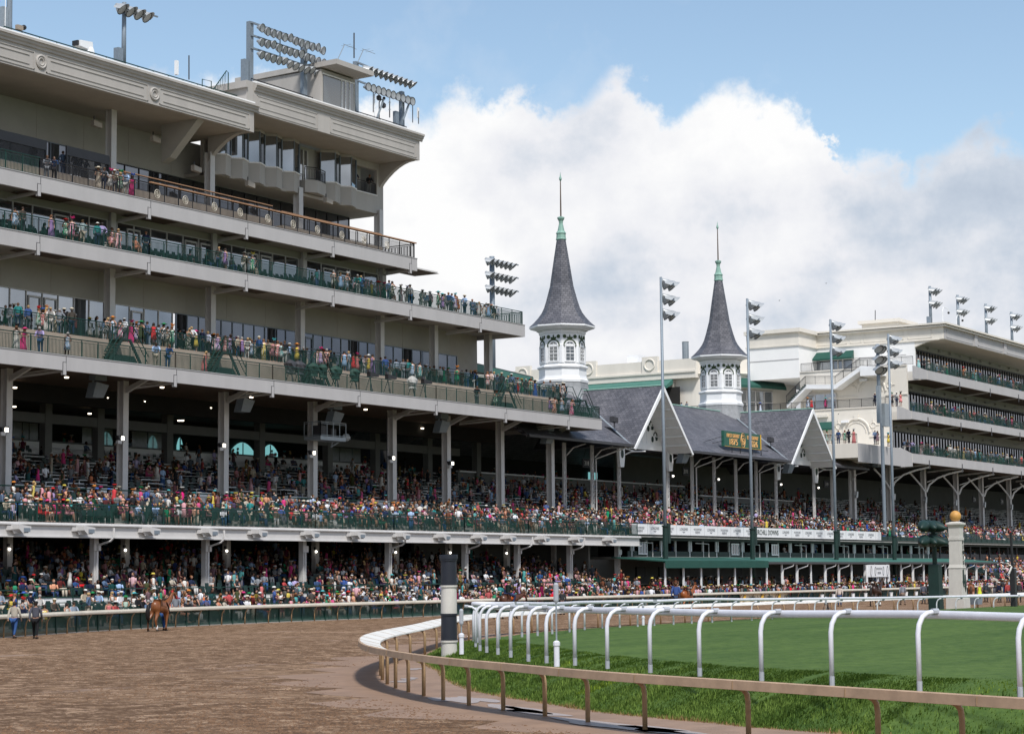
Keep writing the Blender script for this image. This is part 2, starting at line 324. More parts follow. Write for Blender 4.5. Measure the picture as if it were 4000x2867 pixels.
# ------------------------------------------------------------------ ground, dirt track, turf
def dirt_mat():
    m = bpy.data.materials.new('raked_dirt'); m.use_nodes = True; nt = m.node_tree; N = nt.nodes; L = nt.links; b = N['Principled BSDF']
    tc = N.new('ShaderNodeTexCoord')
    def noise(s, d, r, sc=(1, 1, 1), rot=0):
        mp = N.new('ShaderNodeMapping'); mp.inputs['Scale'].default_value = sc; mp.inputs['Rotation'].default_value = (0, 0, rot); L.new(tc.outputs['Object'], mp.inputs[0])
        n = N.new('ShaderNodeTexNoise'); n.inputs['Scale'].default_value = s; n.inputs['Detail'].default_value = d; n.inputs['Roughness'].default_value = r; L.new(mp.outputs[0], n.inputs['Vector']); return n.outputs['Fac']
    def rmp(s, a, bb, lo=0., hi=1.):
        n = N.new('ShaderNodeMapRange'); n.interpolation_type = 'SMOOTHSTEP'; n.inputs['From Min'].default_value = a; n.inputs['From Max'].default_value = bb
        n.inputs['To Min'].default_value = lo; n.inputs['To Max'].default_value = hi; L.new(s, n.inputs['Value']); return n.outputs[0]
    def ma(op, a, c):
        n = N.new('ShaderNodeMath'); n.operation = op
        for i, x in enumerate((a, c)):
            if isinstance(x, (int, float)): n.inputs[i].default_value = x
            else: L.new(x, n.inputs[i])
        return n.outputs[0]
    big = noise(.16, 4, .6, (1, .35, 1), .75); mid = noise(1.1, 5, .6, (1, .6, 1), .6); fine = noise(1.5, 10, .82, (1, .8, 1), .7); grit = noise(7, 5, .75)
    clod = rmp(ma('ADD', ma('MULTIPLY', fine, .75), ma('MULTIPLY', grit, .35)), .50, .555)
    where = rmp(ma('ADD', ma('MULTIPLY', big, .6), ma('MULTIPLY', mid, .5)), .42, .54)
    k = ma('MULTIPLY', clod, ma('ADD', ma('MULTIPLY', where, .6), .4))
    c1 = N.new('ShaderNodeValToRGB'); e = c1.color_ramp.elements; e[0].position = .35; e[0].color = (.25, .155, .088, 1); e[1].position = .65; e[1].color = (.45, .305, .20, 1)
    L.new(mid, c1.inputs[0])
    mx = N.new('ShaderNodeMix'); mx.data_type = 'RGBA'; L.new(k, mx.inputs['Factor']); L.new(c1.outputs[0], mx.inputs['A']); mx.inputs['B'].default_value = (.115, .062, .030, 1)
    # damp greyish mauve swathes where the harrow has smoothed the surface
    wet = ma('MULTIPLY', rmp(noise(.22, 5, .6, (.35, 1.4, 1), .55), .54, .64), ma('SUBTRACT', 1., where))
    m2 = N.new('ShaderNodeMix'); m2.data_type = 'RGBA'; L.new(ma('MULTIPLY', wet, .55), m2.inputs['Factor']); L.new(mx.outputs['Result'], m2.inputs['A']); m2.inputs['B'].default_value = (.30, .225, .19, 1)
    L.new(m2.outputs['Result'], b.inputs['Base Color']); L.new(ma('SUBTRACT', .9, ma('MULTIPLY', wet, .4)), b.inputs['Roughness']); b.inputs['Specular IOR Level'].default_value = .3
    bp = N.new('ShaderNodeBump'); bp.inputs['Strength'].default_value = .9; bp.inputs['Distance'].default_value = .12
    L.new(ma('ADD', ma('MULTIPLY', fine, 1.), ma('MULTIPLY', grit, .35)), bp.inputs['Height']); L.new(bp.outputs[0], b.inputs['Normal']); return m
T['dirt'] = dirt_mat()
T['dirt2'] = mat('compacted_wet_dirt', (.27, .175, .118), .6, .25, .9, .25, spec=.4)
T['puddle'] = mat('puddle_water', (.34, .29, .27), .45, .1, 1.5, spec=.4)
def grass_mat(name, a, c, s, y=False):
    m = bpy.data.materials.new(name); m.use_nodes = True; nt = m.node_tree; N = nt.nodes; L = nt.links; b = N['Principled BSDF']; b.inputs['Roughness'].default_value = .75; b.inputs['Specular IOR Level'].default_value = .15
    tc = N.new('ShaderNodeTexCoord'); n1 = N.new('ShaderNodeTexNoise'); n1.inputs['Scale'].default_value = s; n1.inputs['Detail'].default_value = 8; n1.inputs['Roughness'].default_value = .75; L.new(tc.outputs['Object'], n1.inputs['Vector'])
    n2 = N.new('ShaderNodeTexNoise'); n2.inputs['Scale'].default_value = .22; n2.inputs['Detail'].default_value = 4
    mp = N.new('ShaderNodeMapping'); mp.inputs['Rotation'].default_value = (0, 0, .5); mp.inputs['Scale'].default_value = (.5, 2.2, 1); L.new(tc.outputs['Object'], mp.inputs[0]); L.new(mp.outputs[0], n2.inputs['Vector'])
    ad = N.new('ShaderNodeMath'); ad.operation = 'MULTIPLY_ADD'; ad.inputs[1].default_value = .7; L.new(n1.outputs['Fac'], ad.inputs[0])
    m3 = N.new('ShaderNodeMath'); m3.operation = 'MULTIPLY'; m3.inputs[1].default_value = .35; L.new(n2.outputs['Fac'], m3.inputs[0]); L.new(m3.outputs[0], ad.inputs[2])
    cr = N.new('ShaderNodeValToRGB'); e = cr.color_ramp.elements; e[0].position = .36; e[0].color = (*a, 1); e[1].position = .68; e[1].color = (*c, 1); L.new(ad.outputs[0], cr.inputs[0])
    L.new(cr.outputs[0], b.inputs['Base Color']); bp = N.new('ShaderNodeBump'); bp.inputs['Strength'].default_value = .7; bp.inputs['Distance'].default_value = .05; L.new(n1.outputs['Fac'], bp.inputs['Height']); L.new(bp.outputs[0], b.inputs['Normal']); return m
T['turf'] = grass_mat('mown_turf', (.030, .066, .012), (.095, .150, .034), 3.2)
T['turfy'] = grass_mat('straw_fringe', (.10, .12, .03), (.28, .24, .09), 9)
T['blade'] = grass_mat('grass_blades', (.055, .115, .018), (.23, .33, .07), 1.6)
T['bladey'] = mat('yellow_green_blades', (.26, .36, .04), .7, .25, 2)
T['straw'] = mat('dry_straw', (.36, .24, .11), .85, .3, 4)
O('ground', M().poly([(-3000, -3000, -.35), (6000, -3000, -.35), (6000, 6000, -.35), (-3000, 6000, -.35)]), mat('far_ground', (.16, .17, .12), .9, .2, .02), kind='structure')
g = M(); nx, ny = 90, 60
xs = np.linspace(-30, 330, nx); ys = np.linspace(-40, 82.9, ny)
g.add([(x, y, 0) for y in ys for x in xs], [(j*nx+i, j*nx+i+1, (j+1)*nx+i+1, (j+1)*nx+i) for j in range(ny-1) for i in range(nx-1)])
O('dirt_track', g, T['dirt'], kind='structure')
BASE = [(16, -40), (26, -18), (30, -2), (32.4, 6)]+[P(a_, b_, Z=.03)[:2] for a_, b_ in [(3300, 2868), (2900, 2838), (2723, 2818), (2524, 2801), (2293, 2778), (2127, 2750), (1962, 2725), (1823, 2699), (1744, 2672), (1692, 2645), (1678, 2618)]]+[ (52.6, 37.0), (55, 39.0), (58.5, 41.2), (62.5, 43.2), (67, 45.2), (72, 46.9), (78, 48.5), (85, 49.3), (95, 49.4), (120, 49.2), (180, 49), (330, 49)]
def pl_dist(x, y, PL):
    best = 1e9; sgn = 1
    for (ax, ay), (bx, by) in zip(PL, PL[1:]):
        dx, dy = bx-ax, by-ay; t = max(0, min(1, ((x-ax)*dx+(y-ay)*dy)/(dx*dx+dy*dy)))
        qx, qy = ax+t*dx, ay+t*dy; d = math.hypot(x-qx, y-qy)
        if d < best: best = d; sgn = 1 if (dx*(y-ay)-dy*(x-ax)) < 0 else -1
    return best*sgn        # positive to the infield side
def sm(t): t = max(0, min(1, t)); return t*t*(3-2*t)
def zt(y): return .86-.50*sm((y-26)/19)
def turf_z(x, y):
    d = pl_dist(x, y, BASE); wd = 3.6-2.3*sm((y-32)/10)
    return -.06+(zt(y)+.06)*sm(d/wd)**.8 if d > 0 else -.06
xs = list(np.arange(14, 76, .5))+list(np.arange(76, 332, 4.)); ys = list(np.arange(-40, 6, 2.))+list(np.arange(6, 52, .5))
t = M(); nx = len(xs)
t.add([(x, y, turf_z(x, y)+.02*math.sin(x*3.1+y*2.3)*(x < 76)) for y in ys for x in xs], [(j*nx+i, j*nx+i+1, (j+1)*nx+i+1, (j+1)*nx+i) for j in range(len(ys)-1) for i in range(nx-1)])
O('turf_course', t, T['turf'], smooth=True, kind='structure')
def onturf(px, py):
    z = .7
    for _ in range(12): q = P(px, py, Z=z); z = zt(q[1])
    return (q[0], q[1], z)
# grass blades over the bank
rb = random.Random(5); gb = M(); gy = M(); st = M(); nb_ = 0
while nb_ < 100000:
    i = rb.randrange(3, 18); a, c = BASE[i], BASE[i+1]; s = rb.random(); d = rb.random()*3.5-.1
    x = a[0]+(c[0]-a[0])*s; y = a[1]+(c[1]-a[1])*s; L_ = math.hypot(c[0]-a[0], c[1]-a[1]); n = ((c[1]-a[1])/L_, -(c[0]-a[0])/L_)
    x += n[0]*d; y += n[1]*d; z = turf_z(x, y); nb_ += 1
    if z < -.04: continue
    h = (.045+.075*rb.random())*max(.3, 1.15-d*.24)*(.65+.7*abs(math.sin(x*1.3)*math.cos(y*1.7))); w_ = .010+.012*rb.random(); an = rb.random()*6.28; lx, ly = (rb.random()-.5)*h*1.1-.03, (rb.random()-.5)*h*1.1-.03
    ca, sa = math.cos(an)*w_, math.sin(an)*w_
    tgt = gb
    if math.sin(x*.9+1)*math.sin(y*.8+x*.3) > .93 and d > 1: tgt = gy
    if d < .3 and rb.random() < .75: tgt = st
    tgt.add([(x-ca, y-sa, z-.02), (x+ca, y+sa, z-.02), (x+lx, y+ly, z+h)], [(0, 1, 2)])
for m_, nm, mt_, lb in ((gb, 'grass', 'blade', 'long green grass covering the bank below the turf course'), (gy, 'grass', 'bladey', 'yellow green patches of grass on the bank'), (st, 'straw', 'straw', 'dry straw coloured roots along the foot of the grass bank')):
    O(nm, m_, T[mt_], label=lb, cat='grass' if nm == 'grass' else 'straw', kind='stuff')
# damp compacted strip beside the inner rail, and puddles in it
def nrm(PL, i, k=1):
    a = PL[max(i-k, 0)]; c = PL[min(i+k, len(PL)-1)]; L_ = math.hypot(c[0]-a[0], c[1]-a[1]); return (-(c[1]-a[1])/L_, (c[0]-a[0])/L_)
def strip(off0, off1, z, PL, mat_, name, **kw):
    m = M(); vs = []
    for i, p in enumerate(PL):
        a = PL[max(i-1, 0)]; c = PL[min(i+1, len(PL)-1)]; L_ = math.hypot(c[0]-a[0], c[1]-a[1]); n = (-(c[1]-a[1])/L_, (c[0]-a[0])/L_)
        w1 = off1*(1+.35*math.sin(i*2.1)+.2*math.sin(i*.7)); vs += [(p[0]+n[0]*off0, p[1]+n[1]*off0, z), (p[0]+n[0]*w1, p[1]+n[1]*w1, z)]
    m.add(vs, [(2*i, 2*i+1, 2*i+3, 2*i+2) for i in range(len(PL)-1)]); return O(name, m, mat_, **kw)
PR = [(19, -12), (24.6, 0), (26.4, 4.5), (28.2, 9), (29.8, 12.3), (31.2, 15.2), (32.5, 17.9), (33.7, 19.8), (34.9, 21.5), (36.0, 23.2), (37.1, 24.8), (38.3, 26.3), (39.6, 27.75), (40.8, 29.05), (42.0, 30.3), (43.5, 31.65), (45.2, 33.05), (47.1, 34.5), (49.2, 36.0), (51.4, 37.4), (54, 38.9), (57.0, 40.5), (60.3, 42.2), (63.8, 44.1), (67.6, 46.3), (71.7, 48.4), (76.6, 50.7), (82.6, 52.6), (88, 53.9), (94.3, 54.7), (101.9, 55), (110, 54.6), (120, 54.0), (140, 53.4), (180, 53), (300, 53)]
def resample(PL, step):
    out_ = [PL[0]]; acc = 0
    for (ax, ay), (bx, by) in zip(PL, PL[1:]):
        L_ = math.hypot(bx-ax, by-ay); d = step-acc
        while d <= L_: out_.append((ax+(bx-ax)*d/L_, ay+(by-ay)*d/L_)); d += step
        acc = (acc+L_) % step
    return out_
PRs = resample(PR, .7)
fine_ = [PRs[0]]
for _ in range(3): PRs = [PRs[0]]+[((a[0]+2*c[0]+e_[0])/4, (a[1]+2*c[1]+e_[1])/4) for a, c, e_ in zip(PRs, PRs[1:], PRs[2:])]+[PRs[-1]]
strip(-4.5, 2.3, .004, [p for p in PRs[:140:2]], T['dirt2'], 'track_edge', kind='structure')
pud = M()
for (px, py, rx, ry) in [(1570, 2660, .5, .25), (1760, 2733, 1.2, .3), (1850, 2731, 1.5, .28), (2010, 2768, 1.5, .3), (2080, 2777, 1.6, .32), (2420, 2835, 2.2, .4), (2560, 2848, 1.2, .3), (1620, 2612, .7, .2), (1600, 2650, .6, .2)]:
    c = P(px, py, Z=.01); r = random.Random(px); n = 26; ph = [r.random()*6 for _ in range(4)]
    ax = Vector(nrm(PRs, min(range(len(PRs)), key=lambda j: (PRs[j][0]-c[0])**2+(PRs[j][1]-c[1])**2), 2)); tx = Vector((-ax.y, ax.x))
    pts_ = []; zz_ = .010+.0015*(px % 7)
    for k in range(n):
        a_ = 2*pi*k/n; rr = .72+.2*math.sin(2*a_+ph[0])+.13*math.sin(3*a_+ph[1])+.1*math.sin(5*a_+ph[2]); q_ = Vector(c[:2])+tx*(rx*1.3*rr*math.cos(a_))+ax*(ry*1.6*rr*math.sin(a_)); pts_.append((q_.x, q_.y, zz_))
    pud.poly(pts_)
O('puddles', pud, T['puddle'], kind='structure')
# clods thrown up by the harrow
cl = M(); rc = random.Random(9)
for _ in range(30000):
    px = rc.uniform(-60, 2400); py = 2868-(rc.random()**1.35)*440; q = P(px, py, Z=0)
    if q[0] < 15 or q[1] > 82 or pl_dist(q[0], q[1], PR) > -1.2: continue
    if math.sin(q[0]*.33+q[1]*.12)*math.cos(q[1]*.5-q[0]*.2)+rc.random()*.9 < .35: continue
    s = .014+.036*rc.random()**2.5; x, y = q[0], q[1]; vs = [(x+s*1.3*math.cos(k*1.57+s*50)*(.7+.6*rc.random()), y+s*1.3*math.sin(k*1.57+s*50)*(.7+.6*rc.random()), -.005) for k in range(4)]+[(x+rc.uniform(-.4, .4)*s, y+rc.uniform(-.4, .4)*s, s*(.25+.45*rc.random()))]
    cl.add(vs, [(0, 1, 4), (1, 2, 4), (2, 3, 4), (3, 0, 4)])
O('dirt_clods', cl, mat('dirt_clods', (.15, .085, .046), .9, .35, 3), label='brown clods of earth scattered over the raked dirt track', cat='dirt', kind='stuff')
# ------------------------------------------------------------------ inner track rail
tr = E('track_rail', (45, 33, 0), 'curved inner rail of the dirt track with a broad slanted cover on tan posts', 'rail')
sec = [(.02, .88), (.03, .92), (.60, 1.06), (.65, 1.045), (.66, .90), (.58, .89)]
cv = M(); vs = []
for i, p in enumerate(PRs):
    n = nrm(PRs, i, 2); vs += [(p[0]+n[0]*o, p[1]+n[1]*o, z) for o, z in sec]
K = len(sec); m_ = len(PRs)
cv.add(vs, []); cv.f = []; cv.mi = []
for i in range(m_-1):
    for k in range(K):
        cv.f.append((i*K+k, i*K+(k+1) % K, (i+1)*K+(k+1) % K, (i+1)*K+k)); cv.mi.append(0 if k in (1, 0) else 1)
O('cover', cv, [T['railwh'], T['railtan']], tr, smooth=False)
for i in range(2, m_-2, 4):
    n = nrm(PRs, i, 2); p = PRs[i]; sm_ = M()
    if i//4 > 96: break
    sm_.bar((p[0]+n[0]*.04, p[1]+n[1]*.04, .926), (p[0]+n[0]*.60, p[1]+n[1]*.60, 1.064), .014, .006)
    sm_.bar((p[0]+n[0]*.664, p[1]+n[1]*.664, .91), (p[0]+n[0]*.656, p[1]+n[1]*.656, 1.04), .016, .006, up=(n[0], n[1], 0))
    O('joint', sm_, T['railp'], tr)
PP = [q for q in PR if q[1] < 60]
posts = []
for a, c in zip(PR, PR[1:]):
    L_ = math.hypot(c[0]-a[0], c[1]-a[1]); k = max(1, round(L_/(2.25 if a[0] < 46 else 3.2)))
    posts += [(a[0]+(c[0]-a[0])*j/k, a[1]+(c[1]-a[1])*j/k) for j in range(k)]
for q in posts[:100]:
    i = min(range(m_), key=lambda j: (PRs[j][0]-q[0])**2+(PRs[j][1]-q[1])**2); n = nrm(PRs, i, 2)
    pm = M().tube([(q[0], q[1], -.05), (q[0], q[1], .66), (q[0]+n[0]*.02, q[1]+n[1]*.02, .78), (q[0]+n[0]*.09, q[1]+n[1]*.09, .86), (q[0]+n[0]*.22, q[1]+n[1]*.22, .91), (q[0]+n[0]*.5, q[1]+n[1]*.5, .94)], .047, 10)
    O('post', pm, T['railp'], tr, smooth=True)
# ------------------------------------------------------------------ white turf rail
wr = E('turf_rail', onturf(2246, 2581), 'white plastic rail on hooked posts round the edge of the green turf course', 'rail')
near = [(4420, 2728, 2398), (3985, 2698, 2394), (3592, 2676, 2380), (3250, 2655, 2380), (2975, 2638, 2381), (2733, 2621, 2378), (2540, 2608, 2373), (2373, 2593, 2371), (2246, 2581, 2368), (2135, 2572, 2366), (2064, 2566, 2364), (1995, 2551, 2361), (1945, 2541, 2361), (1901, 2534, 2362), (1875, 2528, 2360), (1858, 2520, 2358), (1850, 2508, 2360)]
far = [(1868, 2498, 2362), (1900, 2490, 2366), (1950, 2484, 2368), (1992, 2480, 2370), (2039, 2477, 2370), (2100, 2473, 2365), (2157, 2466, 2363), (2225, 2462, 2358), (2284, 2455, 2357), (2353, 2452, 2355), (2421, 2447, 2354), (2491, 2445, 2352), (2556, 2441, 2352), (2631, 2434, 2350), (2702, 2430, 2348), (2782, 2428, 2347), (2858, 2428, 2346), (2937, 2426, 2345), (3017, 2425, 2344), (3104, 2425, 2342), (3183, 2424, 2342), (3264, 2421, 2340), (3350, 2419, 2340), (3428, 2416, 2339), (3507, 2414, 2337), (3586, 2412, 2336), (3660, 2410, 2334), (3735, 2409, 2333), (3808, 2408, 2332), (3883, 2407, 2331), (3955, 2406, 2330), (4030, 2405, 2329)]
beam = []; allp = []
for q in near: b_ = onturf(q[0], q[1]); allp.append((b_, q, True))
for q in far:
    # far run: posts stand on a level line behind the turf
    Yf = 46.8 if q[0] > 2350 else 38.5+8.3*sm((q[0]-1868)/480.)
    b_ = P(q[0], q[1], Y=Yf); allp.append(((b_[0], b_[1], min(b_[2], zt(Yf)+.25)), q, False))
PW = [a[0][:2] for a in allp]
for i, (b_, q, isn) in enumerate(allp):
    n = nrm(PW, i, 1); n = (-n[0], -n[1]); pp = proj(b_)[2]; h = (q[1]-q[2])*pp/F
    h = min(max(h, 1.08), 1.4); x, y, z = b_
    pm = M().tube([(x, y, z-.1), (x, y, z+h-.42), (x+n[0]*.03, y+n[1]*.03, z+h-.27), (x+n[0]*.11, y+n[1]*.11, z+h-.14), (x+n[0]*.22, y+n[1]*.22, z+h-.075), (x+n[0]*.42, y+n[1]*.42, z+h-.05)], .046 if isn else .042, 10)
    o = O('post', pm, T['wrail'], wr, smooth=True)
    sl_ = M().tube([(x+n[0]*.34, y+n[1]*.34, z+h-.055), (x+n[0]*.47, y+n[1]*.47, z+h-.05)], .06, 8); O('sleeve', sl_, T['wraild'], o)
    o2 = M().tube([(x, y, z-.1), (x, y, z+.07)], .049, 8); O('foot', o2, T['wraild'], o)
    beam.append((x+n[0]*.47, y+n[1]*.47, z+h-(.10 if isn else -.05)))
bs = [beam[0]]
for a, c in zip(beam, beam[1:]):
    for k in range(1, 5): bs.append(lerp(a, c, k/4))
for _ in range(4): bs = [bs[0]]+[tuple((a[j]+2*c[j]+e_[j])/4 for j in range(3)) for a, c, e_ in zip(bs, bs[1:], bs[2:])]+[bs[-1]]
bm_ = M(); vs = []; sec = [(.04*math.cos(t_), .074*math.sin(t_)) for t_ in [2*pi*k/12 for k in range(12)]]
for i, p in enumerate(bs):
    n = nrm(bs, i, 2); vs += [(p[0]+n[0]*o_, p[1]+n[1]*o_, p[2]+z_) for o_, z_ in sec]
bm_.add(vs, [(i*12+k, i*12+(k+1) % 12, (i+1)*12+(k+1) % 12, (i+1)*12+k) for i in range(len(bs)-1) for k in range(12)])
O('beam', bm_, T['wrail'], wr, smooth=True)
for i in range(40, len(bs), 37):
    a, c = Vector(bs[i]), Vector(bs[i+1]); d_ = (c-a).normalized(); O('joint_band', M().bar(a-d_*.18, a+d_*.18, .09, .156), T['wraild'], wr)
# ------------------------------------------------------------------ outer fence with green mesh
OF = [(48, 66), (56, 69.2), (64, 72.3), (72, 75.6), (80, 78.6), (88, 80.8), (96, 82.0), (104, 82.5), (120, 82.6), (160, 82.4), (236, 82.2)]
of = E('track_fence', (96, 82, 0), 'pale railed track fence with dark green mesh in front of the crowd', 'fence')
OFs = resample(OF, 1.25)
for _ in range(4): OFs = [OFs[0]]+[((a[0]+2*c[0]+e_[0])/4, (a[1]+2*c[1]+e_[1])/4) for a, c, e_ in zip(OFs, OFs[1:], OFs[2:])]+[OFs[-1]]
def ribbon(PL, sec, close=True):
    m = M(); vs = []; K = len(sec)
    for i, p in enumerate(PL):
        n = nrm(PL, i, 1); vs += [(p[0]-n[0]*o_, p[1]-n[1]*o_, z_) for o_, z_ in sec]
    m.add(vs, [(i*K+k, i*K+(k+1) % K, (i+1)*K+(k+1) % K, (i+1)*K+k) for i in range(len(PL)-1) for k in range(K if close else K-1)]); return m
O('top_rail', ribbon(OFs, [(.05, .96), (.33, .93), (.36, .97), (.36, 1.05), (.30, 1.12), (.05, 1.15)]), T['fencer'], of)
O('mesh_panel', ribbon(OFs, [(0, .03), (0, 1.0)], False), T['mesh'], of)
O('kerb', ribbon(OFs, [(.06, 0), (.06, .05), (-.1, .05), (-.1, 0)]), T['conc'], of)
for i in range(1, len(OFs)-1, 2):
    p = OFs[i]; n = nrm(OFs, i, 1)
    if i < 200: O('post', M().box(p[0]-.035-n[0]*.04, p[1]-.035-n[1]*.04, 0, p[0]+.035-n[0]*.04, p[1]+.035-n[1]*.04, 1.0), T['green'], of)
gn = 0
for i in range(2, len(OFs)-1, 2):
    p = OFs[i]; n = nrm(OFs, i, 1); n = (-n[0], -n[1]); gn += 1
    if gn > 99: break
    O('bent_strut', M().tube([(p[0]+n[0]*.10, p[1]+n[1]*.10, 0), (p[0]+n[0]*.10, p[1]+n[1]*.10, .45), (p[0]+n[0]*.14, p[1]+n[1]*.14, .7), (p[0]+n[0]*.3, p[1]+n[1]*.3, .94)], .04, 6), T['railp'], of, smooth=True)
# ------------------------------------------------------------------ railings, windows, people levels helpers
def railing(p, q, h=1.07, post=1.5, pick=.13, top='green', pcol='green', parent=None, mid=True, r=.04, name='railing', plinth=True, both=None):
    p = Vector(p); q = Vector(q); L_ = (q-p).length; m = M(); d = (q-p)/L_
    up = Vector((0, 0, 1)); m.tube([p+up*h, q+up*h], r, 6)
    if mid: m.bar(p+up*(h-.14), q+up*(h-.14), .03, .03)
    m.bar(p+up*.08, q+up*.08, .03, .035)
    n = max(1, round(L_/post))
    for i in range(n+1):
        c = p+(q-p)*i/n; m.bar(c, c+up*h, .05, .05, up=(d.x, d.y, 0))
    if pick:
        n = int(L_/pick)
        for i in range(1, n):
            c = p+(q-p)*i/n; m.bar(c+up*.08, c+up*(h-.14), .03, .022, up=(d.x, d.y, 0))
    if parent is not None: return O(name, m, T[top], parent)
    return m
def window_wall(p, q, z0, z1, pane=1.5, parent=None, trans=None, frame='colm', depth=.06, name='window', out=-1, doors=()):
    """a glazed run: panes of reflecting glass between raised mullions"""
    p = Vector((p[0], p[1], 0)); q = Vector((q[0], q[1], 0)); L_ = (q-p).length; d = (q-p)/L_; nn = Vector((-d.y, d.x, 0))*out
    g = M(); g.add([p+Vector((0, 0, z0)), q+Vector((0, 0, z0)), q+Vector((0, 0, z1)), p+Vector((0, 0, z1))], [(0, 1, 2, 3)])
    w_ = O(name, g, T['glassd' if frame in ('darkp', 'black', 'galvd') else 'glass'], parent)
    f = M(); n = max(1, round(L_/pane)); off = nn*.03
    for i in range(n+1):
        c = p+(q-p)*i/n+off; f.bar(c+Vector((0, 0, z0)), c+Vector((0, 0, z1)), depth, .07, up=(d.x, d.y, 0))
    for z in ([z0, z1] + ([trans] if trans else [])): f.bar(p+off*1.1+Vector((0, 0, z)), q+off*1.1+Vector((0, 0, z)), .07, depth*1.1)
    for i in doors:
        c = p+(q-p)*(i+.5)/n+off*1.4; wd = L_/n
        f.bar(c-d*wd*.36+Vector((0, 0, z0)), c-d*wd*.36+Vector((0, 0, z1-.3)), .12, .07, up=(d.x, d.y, 0)); f.bar(c+d*wd*.36+Vector((0, 0, z0)), c+d*wd*.36+Vector((0, 0, z1-.3)), .12, .07, up=(d.x, d.y, 0))
        f.bar(c-d*wd*.36+Vector((0, 0, z1-.35)), c+d*wd*.36+Vector((0, 0, z1-.35)), .07, .12)
    O('frame', f, T[frame], w_); return w_
XJ = [103.55+10.43*k for k in range(-2, 6)]
# ================================================================== CLUBHOUSE
ch = E('clubhouse', (110, 95, 0), 'grey multi storey grandstand with stacked balconies filling the left side', 'building')
X0 = 76.
def part(name, m, mt_, **k): return O(name, m, T[mt_], ch, **k)
E3, E4, E5, ER = 161.4, 152.2, 135.5, 136.0
def level(z0, z1, ya, xe, yb, nm='balcony', sof='soffit', cut=()):
    b = part(nm, M().box(X0, ya+.25, z1-.35, xe-.02, yb, z1-.004), 'conc')
    O('fascia', M().box(X0, ya, z0, xe, ya+.25, z1), T['fascia'], b)
    O('end_fascia', M().box(xe-.02, ya+.004, z0+.003, xe+.15, yb, z1-.003), T['fascia'], b)
    O('cap', M().box(X0, ya-.035, z1+.003, xe+.18, ya+.28, z1+.05), T['fascia'], b)
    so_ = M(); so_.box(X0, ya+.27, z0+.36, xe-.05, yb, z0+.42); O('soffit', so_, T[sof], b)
    for x in XJ:
        if x < xe-.5:
            e_ = O('expansion_joint', M().box(x-.025, ya-.004, z0+.5, x+.025, ya+.01, z1-.02).box(x-.31, ya-.008, z0-.3, x+.04, ya+.01, z0+.54), T['darkp'], b)
            O('joint_plate', M().box(x-.26, ya-.02, z0-.28, x+.0, ya+.2, z0+.5), T['fascia'], b)
    
    return b
def cantilever(b, x, ya, yb, z, dz=.9, w=.22):
    m = M().prism([(x-w/2, ya+.2, z+.1), (x-w/2, yb, z-dz), (x-w/2, yb, z+.36), (x-w/2, ya+.2, z+.36)], (w, 0, 0)); return O('bracket', m, T['colm'], b)
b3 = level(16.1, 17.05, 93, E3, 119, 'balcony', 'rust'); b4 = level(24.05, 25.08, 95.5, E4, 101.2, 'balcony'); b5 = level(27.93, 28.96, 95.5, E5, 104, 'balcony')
for x in XJ:
    for (b, ya, yb, z, xe) in ((b3, 93, 97.8, 16.18, E3), (b4, 95.5, 99.2, 24.12, E4), (b5, 95.5, 99.2, 27.98, E5)):
        if x > xe: continue
        rst = M().bar((x-.12, ya+.3, z-.1), (x-.12, yb, z-.28), .12, .14); rst.bar((x+.9, ya+.35, z+.3), (x-.05, yb, z-.1), .08, .1); rst.box(x+.15, ya+.3, z+.22, x+4.2, yb-1.2, z+.34)
        O('bracket', rst, T['colm'], b)
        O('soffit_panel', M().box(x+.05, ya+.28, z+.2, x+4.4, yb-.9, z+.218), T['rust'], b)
# level 3: front promenade and raised walk with stairs
part('terrace_step', M().box(X0, 96.0, 17.0, 159.6, 96.3, 18.95), 'tan'); part('upper_terrace', M().box(X0, 96.3, 18.7, 159.2, 100.6, 18.97), 'conc')
rp = []
for a, c in zip([X0]+XJ, XJ+[E3]):
    a2, c2 = max(a, X0), min(c, E3-.1)
    if c2-a2 > .5:
        railing((a2, 93.12, 17.05), (c2, 93.12, 17.05), 1.15, 1.5, .12, parent=b3)
        if a2 < 159: railing((a2, 96.15, 18.97), (min(c2, 159.2), 96.15, 18.97), 1.12, 1.6, .12, parent=b3)
    c2 = min(c, E4-.1)
    if c2-a2 > .5: railing((a2, 95.62, 25.1), (c2, 95.62, 25.1), 1.18, 1.6, .12, parent=b4)
    c2 = min(c, E5-.1)
    if c2-a2 > .5: railing((a2, 95.62, 28.98), (c2, 95.62, 28.98), 1.22, 1.6, .12, top='green' if c2 < 93.5 else 'black', parent=b5)
railing((E3-.1, 93.12, 17.05), (E3-.1, 99, 17.05), 1.15, 1.5, .12, parent=b3); railing((159.2, 96.2, 18.97), (159.2, 100, 18.97), 1.12, 1.5, .12, parent=b3)
railing((E4-.1, 95.7, 25.1), (E4-.1, 99.5, 25.1), 1.15, 1.5, .12, parent=b4); railing((E5-.1, 95.7, 28.98), (E5-.1, 100, 28.98), 1.2, 1.5, .12, top='black', parent=b5)
